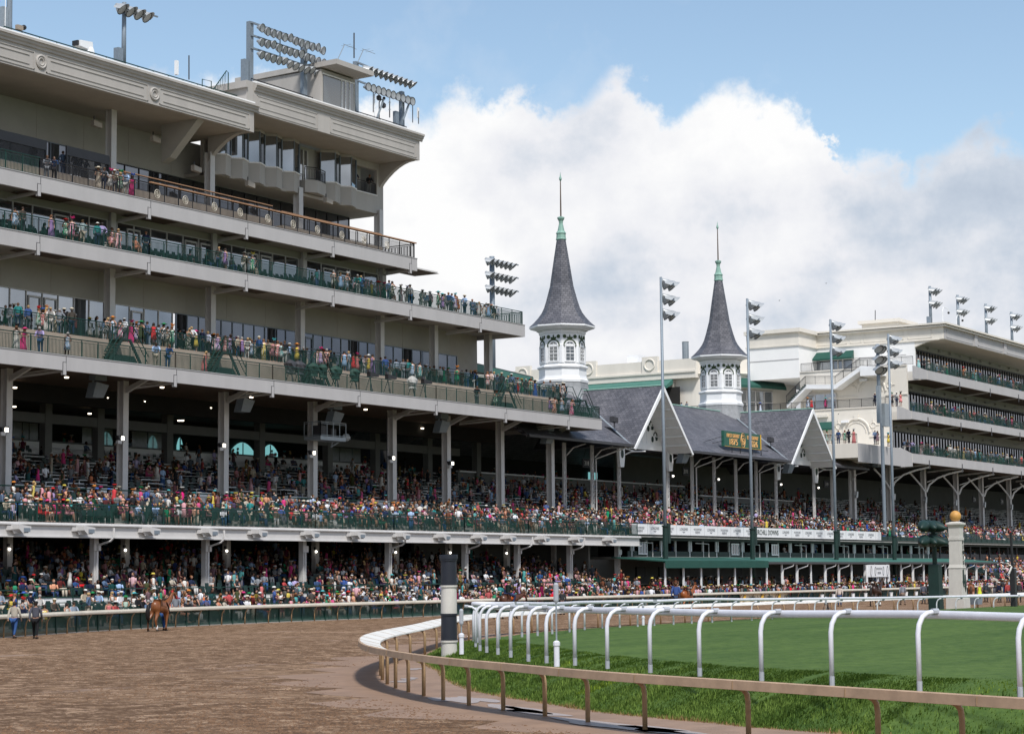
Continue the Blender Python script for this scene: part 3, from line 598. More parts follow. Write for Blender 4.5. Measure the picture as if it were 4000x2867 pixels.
# wooden handrail and round crests on the fifth level rail
xw = P(585, 715, Y=95.6)[0]; xw0 = xw
O('handrail', M().bar((xw, 95.58, 30.27), (E5+.1, 95.58, 30.27), .16, .09), T['wood'], b5)
for px in (614, 724, 838, 938, 1046, 1145, 1240, 1335, 1421, 1511):
    x = P(px, 760, Y=95.55)[0]
    cm = M(); 
    for rr, ww in ((.27, .045), (.15, .03)): cm.tube([(x+rr*math.cos(t_), 95.54, 29.55+rr*1.1*math.sin(t_)) for t_ in [2*pi*k/14 for k in range(15)]], ww*.6, 5)
    cm.box(x-.02, 95.52, 29.35, x+.02, 95.56, 29.75); O('crest', cm, T['fencer'], b5)
# stairs between promenade and raised walk
for px in (430, 830, 1195, 1945, 2190, 2245):
    x = P(px, 1400, Y=94.8)[0]; s_ = M(); 
    sx = part('stair', M().prism([(x+.1, 94.9, 17.06), (x+.7, 94.9, 17.85), (x+2.4, 94.9, 17.85), (x+3.1, 94.9, 17.06)], (0, 1.0, 0)).bar((x-.2, 94.85, 17.1), (x+1.2, 94.85, 18.95), .08, .2).bar((x+3.2, 94.85, 17.1), (x+1.9, 94.85, 18.95), .08, .2).box(x+1.1, 94.8, 18.85, x+2.0, 96, 18.96), 'greend')
    for k in range(9): s_.box(x+.02+k*.12, 94.9, 17.1+k*.2, x+.3+k*.12, 95.9, 17.15+k*.2)
    O('step', s_, T['green'], sx)
    O('stair_rail', M().tube([(x-.6, 94.75, 17.9), (x+1.1, 94.75, 20.0), (x+2.0, 94.75, 20.0), (x+3.7, 94.75, 17.9)], .035, 6).tube([(x-.5, 94.75, 17.5), (x+1.15, 94.75, 19.5), (x+1.95, 94.75, 19.5), (x+3.6, 94.75, 17.5)], .03, 6), T['green'], sx)
for (xa_, xc_, y_, z_) in ((P(445, 700, Y=97.3)[0], 119, 97.3, 30.0), (120.5, 133.5, 97.6, 29.85)):
    ir = railing((xa_, y_, z_), (xc_, y_, z_), 1.05, 1.7, None, top='black', parent=ch, name='inner_rail'); O('handrail', M().bar((xa_, y_, z_+1.09), (xc_, y_, z_+1.09), .1, .06), T['wood'], ir); part('inner_step', M().box(xa_, y_-.1, 28.97, xc_, 101.8, z_), 'tan')
cn = part('terrace_canopy', M().prism([(150.5, 101, 21.9), (150.5, 108, 23.2), (162.5, 108, 22.3), (162.5, 101, 21.3)], (0, 0, .3)), 'darkp'); O('fascia', M().prism([(150.5, 100.96, 21.4), (162.5, 100.96, 20.95), (162.5, 100.96, 21.5), (150.5, 100.96, 22.1)], (0, .035, 0)), T['greenl'], cn)
part('stair_tower', M().box(147.62, 100.43, 19.0, 152.0, 106, 24.7), 'soffit')
# walls behind the balconies
for (z0, z1, yw, xe, ztop) in ((25.06, 27.75, 98.6, 134.2, 28.35), (18.97, 22.3, 100.4, 147.6, 24.46), (28.94, 33.0, 102.0, 135.0, 35.9)):
    part('rear_wall', M().box(X0, yw+.03, z1+.02, xe, yw+.33, ztop), 'wallb'); part('wall_base', M().box(X0, yw+.03, z0, xe, yw+.33, z0+.18), 'wallb')
    vs = M()
    for k in range(int((xe-X0)/4.6)): vs.box(X0+k*4.6, yw+.012, z1+.05, X0+k*4.6+.03, yw+.028, ztop)
    part('panel_joint', vs, 'soffit')
def glaze(z0, z1, yw, spans, pane, fr, tr_=None, doors=()):
    for a, c in spans: window_wall((P(a, 1, Y=yw)[0] if a is not None else X0, yw), (P(c, 1, Y=yw)[0], yw), z0, z1, pane, ch, tr_, fr, doors=doors)
pxs = lambda px, yw, py: P(px, py, Y=yw)[0]
for a, c, dr in ((-30, 418, (3, 7)), (455, 835, (4, 5)), (848, 1165, (2, 3)), (1195, 1475, (1, 2))):
    window_wall((pxs(a, 98.6, 800+.26*a), 98.6), (pxs(c, 98.6, 800+.26*a), 98.6), 25.2, 27.75, 1.75, ch, None, 'colm', doors=dr)
for a, c, fr, dr in ((-30, 405, 'colm', (2, 3)), (446, 672, 'colm', (1,)), (683, 1155, 'darkp', ()), (1186, 1470, 'darkp', (0,)), (1500, 1680, 'darkp', ()), (1712, 1785, 'darkp', ())):
    window_wall((pxs(a, 100.4, 1250+.2*a), 100.4), (pxs(c, 100.4, 1250+.2*a), 100.4), 19.1, 22.3, 1.6 if fr == 'colm' else 1.25, ch, None if fr == 'colm' else 21.1, 'colm' if fr == 'colm' else 'galvd', doors=dr)
window_wall((X0, 102), (pxs(272, 102, 560), 102), 30.5, 33.3, 1.9, ch, None, 'galvd', doors=(5,)); window_wall((pxs(430, 102, 620), 102), (134.9, 102), 29.1, 32.95, 1.5, ch, None, 'black')
# upper level five: raised tier with dark screens
part('raised_tier', M().box(X0, 98.3, 28.95, pxs(430, 98.4, 600), 101.9, 30.3), 'tan')
for a, c in ((-30, 178), (256, 424)):
    xa, xc = pxs(a, 98.4, 600), pxs(c, 98.4, 600); sc_ = part('wind_screen', M().box(xa, 98.35, 30.35, xc, 98.38, 31.75), 'netting'); O('band', M().box(xa, 98.28, 31.6, xc, 98.42, 32.25), T['darkp'], sc_)
    O('post', M().box(xa, 98.29, 30.3, xa+.08, 98.41, 31.6).box(xc-.08, 98.29, 30.3, xc, 98.41, 31.6), T['darkp'], sc_)
# columns: one object each
for n_, (pxL, py, yc, za, zb) in enumerate([(p_, 560+.3*p_, 99.2, 28.95, 35.8) for p_ in (431,)]+[(817, 900, 99.2, 28.95, 34.6), (1164, 950, 99.2, 28.95, 33.6), (1479, 970, 99.2, 28.95, 33.4)]+
    [(426, 1250, 99.0, 18.97, 24.5), (821, 1300, 99.0, 18.97, 24.5), (1171, 1330, 99.0, 18.97, 24.5), (1483, 1400, 99.0, 18.97, 24.5), (1694, 1420, 99.0, 18.97, 24.5), (1907, 1440, 99.0, 18.97, 24.5)]+
    [(22, 1700, 97.6, 7.6, 16.5), (478, 1700, 97.6, 7.6, 16.5), (872, 1700, 97.6, 7.6, 16.5), (1220, 1700, 97.6, 7.6, 16.5), (1530, 1700, 97.6, 7.6, 16.5), (1742, 1700, 97.6, 7.6, 16.5), (1952, 1700, 97.6, 7.6, 16.5), (2148, 1700, 97.6, 7.6, 16.5)]+
    [(p_, 900, 98.55, 25.06, 28.3) for p_ in (431, 828, 1180, 1490)]):
    x = P(pxL, py, Y=yc)[0]; w_ = .22 if za > 24 and zb < 29 else .24; big = zb < 17
    c = M().box(x-w_, yc-.3, za, x+w_+.04, yc-.24, zb).box(x-w_, yc+.24, za, x+w_+.04, yc+.3, zb).box(x-.06, yc-.24, za, x+.1, yc+.24, zb)
    co_ = part('column', c, 'colm')
    if big:
        O('bracket', M().prism([(x-.1, yc-.4, zb-.9), (x-.1, yc-.4, zb-.5), (x-.1, yc-2.2, zb+.1), (x-.1, yc-2.4, zb-.1)], (.2, 0, 0)), T['colm'], co_)
part('downpipe', M().tube([(P(1512, 1800, Y=97.2)[0], 97.2, 7.5), (P(1512, 1600, Y=97.2)[0], 97.2, 16.2)], .05, 6), 'darkp')
# inner columns and far interior of the dining tiers
for px in (180, 385, 650+5, 1015, 1250+30, 1465, 1670, 1860):
    x = P(px, 1600, Y=108)[0]; part('inner_column', M().box(x-.35, 107.7, 11, x+.35, 108.3, 16.6), 'interiorw')
part('inner_beam', M().box(X0, 103.5, 15.2, 160, 104.1, 16.55), 'interior'); part('inner_beam', M().box(X0, 107.75, 14.2, 160, 108.25, 14.9), 'interiorw')
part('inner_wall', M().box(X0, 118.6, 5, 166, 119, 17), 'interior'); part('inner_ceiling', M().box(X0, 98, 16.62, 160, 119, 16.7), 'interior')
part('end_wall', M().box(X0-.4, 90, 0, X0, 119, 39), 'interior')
part('counter', M().box(X0, 111.4, 12.2, 150, 111.7, 13.15), 'whiteb'); part('counter_shelf', M().box(X0, 111.1, 13.16, 150, 111.8, 13.24), 'interiorw')
for px0, px1 in ((392, 440), (578, 615), (690, 715), (905, 990), (1025, 1085)):
    xa, xc = P(px0, 1700, Y=118.4)[0], P(px1, 1700, Y=118.4)[0]; m = M(); n = 8; z0, z1 = 12.9, 15.0
    m.poly([(xa, 118.4, z0), (xc, 118.4, z0)]+[(xc-(xc-xa)*k/n, 118.4, z1-.7*(abs(k/n-.5)*2)**2) for k in range(n+1)]); pn = part('far_window', m, 'cyan')
    O('frame', M().box((xa+xc)/2-.05, 118.33, z0, (xa+xc)/2+.05, 118.38, z1-.05).box(xa, 118.33, 13.7, xc, 118.38, 13.8), T['darkp'], pn)
for a, c in ((48, 85), (88, 112), (114, 148), (320, 358), (395, 440), (515, 575), (578, 655), (1278, 1325), (1326, 1375), (1376, 1408)):
    xa, xc = P(a, 1700, Y=112)[0], P(c, 1700, Y=112)[0]; part('glass_screen', M().box(xa, 111.95, 13.1, xc-.05, 112, 14.55), 'clearp')
for a, c in ((1278, 1390), (1395, 1440), (240, 500), (505, 640)):
    xa, xc = P(a, 1700, Y=110.2)[0], P(c, 1700, Y=110.2)[0]
dl = 0
for (px, py) in [(260, 1477), (58, 1517), (124, 1543), (262, 1543), (340, 1550), (416, 1557), (56, 1591), (633, 1516), (561, 1571), (820, 1596), (982, 1554), (981, 1612), (1075, 1621), (1135, 1627), (1428, 1602), (1352, 1648), (1505, 1663), (1608, 1674), (1650, 1675), (350, 1618), (712, 1645), (700, 1645)]:
    Yd = 101.5+(py-1450-.1*px)*.06; q = P(px, py, Z=16.1) if py < 1400 else None
    v = ray(px, py); t_ = (15.9-H)/v[2]; q = (v[0]*t_, v[1]*t_)
    if q[1] > 117: q = (P(px, py, Y=112)[0], 112); zz = P(px, py, Y=112)[2]
    else: zz = 15.9
    O('downlight', M().lathe([(.13, 0), (.16, .08), (.05, .1)], 10, (q[0], q[1], zz)), T['bulbs'], ch)
# ceiling fans
for px, py in ((815, 1600), (1140, 1625), (1362, 1640), (1590, 1665)):
    v = ray(px, py); t_ = 105/v[1]; x = v[0]*t_; z = H+v[2]*t_
    fn = E('ceiling_fan', (x, 105, z), 'dark ceiling fan hanging on a rod under the lower balcony', 'ceiling fan', 'ceiling fans under the lower balcony')
    O('rod', M().tube([(x, 105, z), (x, 105, 16.6)], .03, 5), T['interiorw'], fn); O('hub', M().lathe([(.05, -.1), (.16, -.05), (.16, .1), (.05, .14)], 8, (x, 105, z)), T['darkp'], fn)
    for k in range(4): O('blade', M().bar((x+.15*math.cos(k*1.57+.4), 105+.15*math.sin(k*1.57+.4), z), (x+.95*math.cos(k*1.57+.4), 105+.95*math.sin(k*1.57+.4), z), .16, .02), T['darkp'], fn)
# ---- roof: cornice, panels, roundels
def cornice(m, xa, xb, y, zt_, prof=((0, 0), (-.34, 0), (-.34, -.16), (-.25, -.2), (-.22, -.34), (-.12, -.42), (-.1, -.56), (0, -.6))):
    m.prism([(xa, y+a, zt_+b) for a, b in prof], (xb-xa, 0, 0)); return m
def band(name, xa, xb, y, zb, zt_, panels, endcap=True):
    f = part(name, M().box(xa, y, zb, xb, y+.3, zt_), 'precast')
    O('cornice', cornice(M(), xa, xb+.3, y-.002, zt_-.1), T['precast'], f)
    O('flashing', M().box(xa, y-.1, zt_-.06, xb+.02, y+.5, zt_+.08), T['whiteb'], f)
    pm = M()
    for a, c in panels:
        z0, z1 = zb+.12, zt_-.95
        for (u0, v0, u1, v1) in ((a, z0, c, z0+.05), (a, z1-.05, c, z1), (a, z0, a+.06, z1), (c-.06, z0, c, z1), (a+.3, z0+.33, c-.3, z0+.36), (a+.3, z1-.36, c-.3, z1-.33)): pm.box(u0, y-.035, v0, u1, y-.002, v1)
    O('panel_moulding', pm, T['precast'], f); return f
r1x = P(992, 520, Y=95.5)[0]
rb1 = band('roof_band', X0, r1x, 95.5, 35.79, 37.99, [])
rx = [P(p_, 1, Y=95.5)[0] for p_ in ()]
mo = [pxs(160, 95.5, 240), pxs(603, 95.5, 365)]
pm = M()
for a, c in ((X0, pxs(134, 95.5, 230)), (pxs(180, 95.5, 250), pxs(578, 95.5, 350)), (pxs(622, 95.5, 370), pxs(974, 95.5, 460))):
    z0, z1 = 35.93, 37.05
    for (u0, v0, u1, v1) in ((a, z0, c, z0+.05), (a, z1, c, z1+.05), (a, z0, a+.07, z1), (c-.07, z0, c, z1), (a+.4, z0+.25, c-.45, z0+.29), (a+.4, z1-.27, c-.45, z1-.23)): pm.box(u0, 95.455, v0, u1, 95.497, v1)
O('panel_moulding', pm, T['precast'], rb1)
for x in mo:
    rm = M(); rr = .42
    for rr, ww in ((.40, .09), (.24, .06)): rm.tube([(x+rr*math.cos(t_), 95.47, 36.55+rr*math.sin(t_)) for t_ in [2*pi*k/20 for k in range(21)]], ww, 6)
    O('roundel', rm, T['precast'], rb1)
part('roof_slab', M().box(X0, 95.8, 37.3, r1x, 106, 37.6), 'soffit'); part('roof_soffit', M().box(X0, 95.8, 35.8, r1x-.02, 102.2, 35.95), 'soffit')
so_x = pxs(635, 99.3, 480)
part('roof_bracket', M().prism([(so_x, 95.9, 35.8), (so_x, 99.4, 35.8), (so_x, 99.4, 33.0), (so_x, 98.6, 33.3)], (.7, 0, 0)), 'wallb')
def curve_bracket(x, ya, yb, zt_, drop, w=.4, name='roof_bracket', mt_='precast'):
    pts = [(x, ya, zt_), (x, yb, zt_), (x, yb, zt_-drop)]+[(x, yb-(yb-ya)*s_, zt_-drop*(1-math.sin(s_*pi/2)**.8)-.04) for s_ in (.12, .25, .4, .55, .7, .85, 1.)]
    return part(name, M().prism(pts, (w, 0, 0)), mt_)
curve_bracket(P(985, 525, Y=95.5)[0]-.6, 95.9, 99.3, 35.79, 1.9)
# press box block
YB = 99.2; xb0 = P(830, 560, Y=YB)[0]; xb1 = P(1497, 750, Y=YB)[0]
zbot, zs, zw = 33.05, 34.55, 37.1
pr = band('press_roof_band', P(992, 400, Y=95.45)[0], ER, 95.45, 37.3, 39.6, [(P(994, 400, Y=95.45)[0]+.3, P(1240, 400, Y=95.45)[0]), (P(1290, 400, Y=95.45)[0], ER-.5)])
O('return', M().box(P(974, 289, Y=95.5)[0]-.35, 95.452, 37.99, P(992, 400, Y=95.45)[0]-.01, 106, 39.59), T['precast'], pr)
O('return_cornice', M().box(P(974, 289, Y=95.5)[0]-.6, 95.3, 39.0, P(974, 289, Y=95.5)[0]-.36, 106, 39.5), T['precast'], pr)
part('press_soffit', M().box(r1x+.01, 95.75, 37.31, ER-.02, YB+.2, 37.4), 'soffit'); part('press_roof', M().box(r1x-1, 95.8, 39.3, ER-.1, 108, 39.45), 'conc')
part('press_end', M().box(ER-.4, 95.76, 37.32, ER-.1, 106, 39.4), 'precast')
curve_bracket(xb1-.55, 95.8, YB+.1, 37.3, 2.1)
part('press_wall', M().box(xb0, YB+.9, zbot, xb1-2.0, YB+1.2, 37.3), 'precast'); part('press_floor', M().box(xb0, YB+.02, zbot-.004, xb1-.02, 103, zbot+.25), 'soffit')
part('press_corner', M().box(xb1-.9, YB, zbot+.01, xb1, YB+.3, 37.3), 'precast'); part('press_side', M().box(xb1-.3, YB+.3, zbot+.012, xb1-.001, 103, 37.29), 'precast')
part('press_sill_wall', M().box(P(1390, 720, Y=YB)[0], YB+.003, zbot+.01, xb1-.9, YB+.3, zs), 'precast'); part('press_sill', M().box(P(1390, 720, Y=YB)[0], YB-.06, zs+.003, xb1-.9, YB+.33, zs+.08), 'whiteb')
part('press_head', M().box(P(1390, 720, Y=YB)[0], YB+.003, 36.75, xb1-.9, YB+.3, 37.3), 'precast'); part('loggia_wall', M().box(P(1390, 700, Y=YB)[0], YB+2.8, zs-.5, xb1-1.6, YB+2.9, 37.2), 'wallb')
railing((P(1390, 700, Y=YB)[0], YB+.12, zs+.08), (xb1-.95, YB+.12, zs+.08), .95, 1.2, .12, top='black', parent=ch)
bays = [(900, 967), (968, 1032), (1034, 1099), (1103, 1167), (1265, 1326), (1328, 1389)]
for i, (a, c) in enumerate([(835, 899)]+bays):
    xa, xc = P(a, 640, Y=YB)[0], P(c, 640, Y=YB)[0]; w_ = xc-xa; pl = [(xa, YB+.88), (xa+.02, YB+.35), (xa+.75*w_*.6, YB-.45), (xc-.02, YB-.10), (xc-.02, YB+.88)]
    base = O('window_bay', M().prism([(x, y, zbot+.05-.15*(i % 2)*0) for x, y in pl], (0, 0, zs-zbot)), T['precast'], ch)
    O('sill', M().prism([(xa+(x-xa)*1.02, YB+.3+(y-YB-.3)*1.1, zs+.055) for x, y in pl], (0, 0, .1)), T['whiteb'], base)
    O('head', M().prism([(x, y, zw) for x, y in pl], (0, 0, .2)), T['precast'], base)
    if i > 0 or True:
        gl = M(); gl.add([(pl[1][0], pl[1][1]+.02, zs+.15), (pl[2][0], pl[2][1]+.04, zs+.15), (pl[2][0], pl[2][1]+.04, zw), (pl[1][0], pl[1][1]+.02, zw), (pl[3][0], pl[3][1]+.04, zs+.15), (pl[3][0], pl[3][1]+.04, zw)], [(0, 1, 2, 3), (1, 4, 5, 2)]); gl.add([(pl[3][0], pl[3][1]+.04, zs+.15), (pl[4][0], pl[4][1], zs+.15), (pl[4][0], pl[4][1], zw), (pl[3][0], pl[3][1]+.04, zw)], [(0, 1, 2, 3)])
        O('pane', gl, T['glass'], base)
        fm = M()
        for q in (pl[1], pl[2], pl[3]): fm.box(q[0]-.035, q[1]-.035, zs+.15, q[0]+.035, q[1]+.035, zw)
        O('mullion', fm, T['galvd'], base)
xa, xc = P(1184, 640, Y=YB)[0], P(1262, 640, Y=YB)[0]
dw = part('balcony_door', M().box(xa+.1, YB+.8, zs-.2, xc-1.0, YB+.88, 37.0), 'glass'); O('frame', M().box(xa+.02, YB+.76, zs-.2, xa+.14, YB+.9, 37.05).box(xa+.95, YB+.76, zs-.2, xa+1.1, YB+.9, 37.05).box(xc-1.1, YB+.76, zs-.2, xc-.95, YB+.9, 37.05), T['colm'], dw)
part('small_balcony', M().prism([(xa, YB+.85, zbot+.3), (xa, YB-.2, zbot+.3), (xa+.9, YB-.75, zbot+.3), (xc, YB-.3, zbot+.3), (xc, YB+.85, zbot+.3)], (0, 0, 1.0)), 'precast')
for a, c in (((xa+.02, YB-.15), (xa+.85, YB-.65)), ((xa+.85, YB-.65), (xc-.05, YB-.25))): railing((*a, zbot+1.32), (*c, zbot+1.32), 1.0, 1.3, .13, top='black', parent=ch)
# rooftop penthouse with announcer's booth
ph0 = P(1035, 200, Y=102)[0]; bx0, bx1 = P(1258, 380, Y=96.2)[0], P(1392, 420, Y=96.2)[0]
part('penthouse', M().prism([(P(985, 300, Y=104)[0], 104.2, 39.4), (P(985, 300, Y=104)[0], 104.2, 41.2), (P(1240, 300, Y=104)[0], 104.2, 42.5), (bx1, 104.2, 42.5), (bx1, 104.2, 39.4)], (0, 6, 0)), 'precast')
bx0, bx1 = 123.3, 127.7
bt = part('booth', M().box(bx0, 95.92, 38.9, bx1, 104.3, 42.5), 'precast')
O('window', M().box(bx0+.2, 95.86, 39.5, bx1-.3, 95.91, 42.1), T['glassl'], bt)
O('window_frame', M().box(bx0+.15, 95.82, 42.1, bx1-.2, 95.91, 42.2).box(bx0+.1, 95.78, 39.38, bx1-.1, 95.91, 39.52).box(bx0+2.5, 95.82, 39.52, bx0+2.6, 95.85, 42.1).box(bx0+3.0, 95.82, 39.52, bx0+3.1, 95.85, 42.1).box(bx1-.85, 95.82, 39.52, bx1-.77, 95.85, 42.1), T['white'], bt)
O('roof', M().prism([(bx0-.15, 94.3, 42.65), (bx0-.15, 94.3, 43.05), (bx0-.15, 104.6, 42.95), (bx0-.15, 104.6, 42.5)], (bx1-bx0+.5, 0, 0)), T['precast'], bt)

dn = part('penthouse_door', M().box(P(1063, 310, Y=104.1)[0], 104.1, 39.3, P(1115, 310, Y=104.1)[0], 104.18, 41.0), 'whiteb')
# roof edge rails
for a, c, y, z in ((P(20, 130, Y=96.3)[0], r1x-.6, 96.4, 38.1), (P(985, 280, Y=96.2)[0], bx0-.6, 96.3, 39.7), (bx1+.3, ER-.7, 96.3, 39.7)):
    m = M().tube([(a, y, z+.42), (c, y, z+.42)], .04, 6); n = int((c-a)/1.55)
    for k in range(n+1): m.tube([(a+(c-a)*k/n, y, z-.2), (a+(c-a)*k/n, y, z+.42)], .035, 5)
    part('roof_rail', m, 'green' if z < 39 else 'black')
x = P(790, 330, Y=97)[0]
stp = M()
for k, (u, v) in enumerate(((0, 0), (2.6, 1.6))):
    pass
stp.tube([(x, 97, 38.1), (x, 97, 39.2), (x+1.0, 97, 39.25), (x+1.0, 97, 38.2)], .04, 6).tube([(x+.9, 97, 38.3), (x+2.7, 97, 40.4), (x+2.9, 97, 40.3), (x+2.9, 97, 39.0)], .04, 6)
for k in range(9): stp.tube([(x+1.1+k*.19, 97, 38.2+k*.16), (x+1.1+k*.19, 97, 38.5+k*.215)], .018, 4)
part('roof_stair_rail', stp, 'green')
# ---- lower deck girder and ground storey
GD = part('lower_deck', M().box(X0, 89.35, 5.95, 161.2, 92, 6.3), 'conc')
O('girder', M().box(X0, 89.05, 5.42, 161.2, 89.35, 6.05).box(X0, 88.86, 5.36, 161.25, 89.3, 5.42), T['colm'], GD); O('gutter', M().tube([(X0, 88.98, 6.14), (161.3, 88.98, 6.14)], .09, 8).box(X0, 88.95, 6.2, 161.3, 89.4, 6.26), T['colm'], GD)
for k in range(9):
    a, c = X0+k*9.5, min(X0+(k+1)*9.5, 161.1); railing((a, 89.2, 6.3), (c, 89.2, 6.3), 1.1, 1.55, .115, parent=GD)
for i_, px in enumerate((367, 802, 1182, 1517, 1816, 2020, 2225, 2412)):
    x = P(px, 2200, Y=90)[0]; c = part('ground_column', M().box(x-.19, 89.8, .2, x+.19, 90.2, 5.4), 'colm'); O('capital', M().box(x-.3, 89.7, 4.6, x+.3, 89.796, 5.05).box(x-.08, 89.69, .2, x+.03, 89.796, 4.6), T['colm'], c)
    if i_ not in (2, 7): O('downpipe', M().tube([(x+.38, 88.7, 6.0), (x+.38, 88.7, 5.4), (x+.3, 88.9, 5.2), (x+.02, 89.62, 4.95), (x+.02, 89.62, 4.6)], .075, 6), T['colm'], c)
for px in (30, 488, 885, 1232, 1545, 1753, 1980, 2165):
    x = P(px, 2200, Y=95)[0]; part('ground_column', M().box(x-.22, 94.8, 1.5, x+.22, 95.2, 6.6), 'colm')
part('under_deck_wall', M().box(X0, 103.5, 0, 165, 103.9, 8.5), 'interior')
wx = P(1790, 2200, Y=98)[0]
part('brick_wall', M().prism([(wx-6, 98.4, 1.5), (156.5, 98.4, 1.5), (156.5, 98.4, 5.9), (wx-6, 98.4, 5.9)], (0, .3, 0)), 'interiorw'); part('brick_wall', M().box(156.2, 91.5, 1.4, 156.5, 98.4, 5.9), 'interiorw')
m = M()
for rr in (1.9, 2.35): m.tube([(149.6+rr*math.cos(t_), 98.36, 2.6+rr*math.sin(t_)) for t_ in [pi*k/14 for k in range(15)]], .07, 5)
part('arch_moulding', m, 'interiorw')
sr = M().tube([(P(1750, 2205, Y=93)[0], 93, 4.0), (P(2360, 2290, Y=93)[0], 93, 2.4)], .05, 6).tube([(P(1750, 2205, Y=93)[0], 93, 3.5), (P(2360, 2290, Y=93)[0], 93, 1.9)], .04, 6); part('ramp_rail', sr, 'black')
# ================================================================== GRANDSTAND WITH TWIN SPIRES
gs = E('spire_grandstand', (190, 98, 0), 'low slate roofed grandstand carrying two tall white spires', 'building')
def gp(name, m, mt_, par=None, **k): return O(name, m, T[mt_] if isinstance(mt_, str) else mt_, par or gs, **k)
YE, ZE, YR2, ZR = 95.2, 15.35, 105.5, 21.55
XL, XR = 152., 229.5
kk = (ZR-ZE)/(YR2-YE); YM = 98.3; ZM = ZE+kk*(YM-YE)
for a, c in ((XL, 171.1), (183.0, 207.15), (219.05, XR)):
    c2 = c if c < XR else XR-2.7
    gp('main_roof', M().prism([(a, YE, ZE), (c, YE, ZE), (c2, YM, ZM), (a, YM, ZM)], (0, .12, -.25)), 'slx')
gp('main_roof', M().prism([(XL, YM, ZM), (XR-2.7, YM, ZM), (XR-9, YR2, ZR), (XL, YR2, ZR)], (0, .12, -.25)), 'slx')
gp('roof_hip', M().prism([(XR, YE, ZE), (XR, 116, ZE), (XR-9, YR2, ZR)], (-.2, 0, -.2)), 'sly'); gp('rear_roof', M().prism([(XL, YR2+.05, ZR), (XR-9, YR2+.05, ZR), (XR, 116, ZE), (XL, 116, ZE)], (0, 0, -.2)), 'slx')
gp('eaves_gutter', M().box(XL, YE-.28, ZE-.28, 171.2, YE-.02, ZE-.06).box(182.9, YE-.28, ZE-.28, 207.2, YE-.02, ZE-.06).box(219.0, YE-.28, ZE-.28, XR, YE-.02, ZE-.06), 'darkp'); gp('ridge_cap', M().tube([(XL, YR2, ZR+.04), (XR-9, YR2, ZR+.04)], .09, 6), 'copper')
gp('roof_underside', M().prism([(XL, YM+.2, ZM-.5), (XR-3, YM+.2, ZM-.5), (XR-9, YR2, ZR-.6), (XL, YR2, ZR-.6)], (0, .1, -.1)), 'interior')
GX = (177.05, 213.1)
gables = []
for gx in GX:
    y0, y1, hw, zb, za = 94.9, 106.4, 6.05, 15.25, 21.45
    g_ = gp('gable_roof', M().prism([(gx-hw, y0, zb), (gx, y0, za), (gx, y0, za-.35), (gx-hw+.3, y0, zb-.05)], (0, y1-y0, 0)).prism([(gx+hw, y0, zb), (gx, y0, za), (gx, y0, za-.35), (gx+hw-.3, y0, zb-.05)], (0, y1-y0, 0)), 'sly')
    O('barge_board', M().prism([(gx-hw-.12, y0-.16, zb-.35), (gx, y0-.16, za+.02), (gx+hw+.12, y0-.16, zb-.35), (gx+hw-.12, y0-.16, zb-.45), (gx, y0-.16, za-.52), (gx-hw+.12, y0-.16, zb-.45)], (0, .14, 0)), T['white'], g_)
    O('ridge_cap', M().tube([(gx, y0-.1, za+.05), (gx, y1, za+.05)], .09, 6), T['copper'], g_)
    for sg in (-1, 1):
        O('soffit', M().prism([(gx+sg*(hw-.25), y0, zb-.16), (gx, y0, za-.38), (gx, y0, za-.44), (gx+sg*(hw-.25), y0, zb-.24)], (0, 3.0, 0)), T['white'], g_)
        for k in range(1, 7):
            t_ = k/7; x_ = gx+sg*(hw-.25)*(1-t_); z_ = zb-.2+(za-.42-zb+.2)*t_; O('purlin', M().bar((x_, y0+.02, z_-.12), (x_, y0+2.95, z_-.12), .09, .16), T['white'], g_)
        O('valley_flashing', M().bar((gx+sg*(hw+.1), y0+.4, zb+.12), (gx+sg*.9, 104.2, za-.55), .22, .05), T['galv'], g_)
    pw = gp('pediment', M().prism([(gx-hw+.9, 97.8, 15.3), (gx+hw-.9, 97.8, 15.3), (gx+hw-.9, 97.8, 15.75), (gx, 97.8, za-.5), (gx-hw+.9, 97.8, 15.75)], (0, .2, 0)), 'white')
    bt_ = M()
    for k in range(-5, 6): bt_.box(gx+k*.9-.03, 97.76, 15.9, gx+k*.9+.03, 97.798, 15.95+(5.1-abs(k)*.9)*.95)
    O('batten', bt_, T['white'], pw); O('base_beam', M().box(gx-hw+.7, 97.6, 15.25, gx+hw-.7, 97.79, 15.8), T['white'], pw)
    for k, (dx_, dz_) in enumerate([(-3.9, .3), (-3.05, 1.35), (-2.2, 2.45), (3.9, .3), (3.05, 1.35), (2.2, 2.45)]):
        sg = 1 if dx_ < 0 else -1; c = (gx+dx_, 97.77, 15.9+dz_)
        om = M().tube([(c[0]+sg*(.34*math.cos(a_)+.3), c[1], c[2]+.55+.38*math.sin(a_)) for a_ in [pi*q/8 for q in range(9)]], .06, 5)
        om.prism([(c[0]-.35, c[1]-.03, c[2]+.45), (c[0]+.2, c[1]-.03, c[2]+.45), (c[0]+.1, c[1]-.03, c[2]+.1), (c[0]-.25, c[1]-.03, c[2]+.1)], (0, .05, 0))
        om.prism([(c[0]+sg*.9+.22*math.cos(a_), c[1]-.03, c[2]+.2+.3*math.sin(a_)) for a_ in [2*pi*q/10 for q in range(10)]], (0, .05, 0)); O('ornament', om, T['greend'], pw)
    om = M().prism([(gx+.26*math.cos(a_), 97.74, za-1.7+.26*math.sin(a_)) for a_ in [2*pi*q/12 for q in range(12)]], (0, .05, 0)); O('ornament', om, T['greend'], pw)
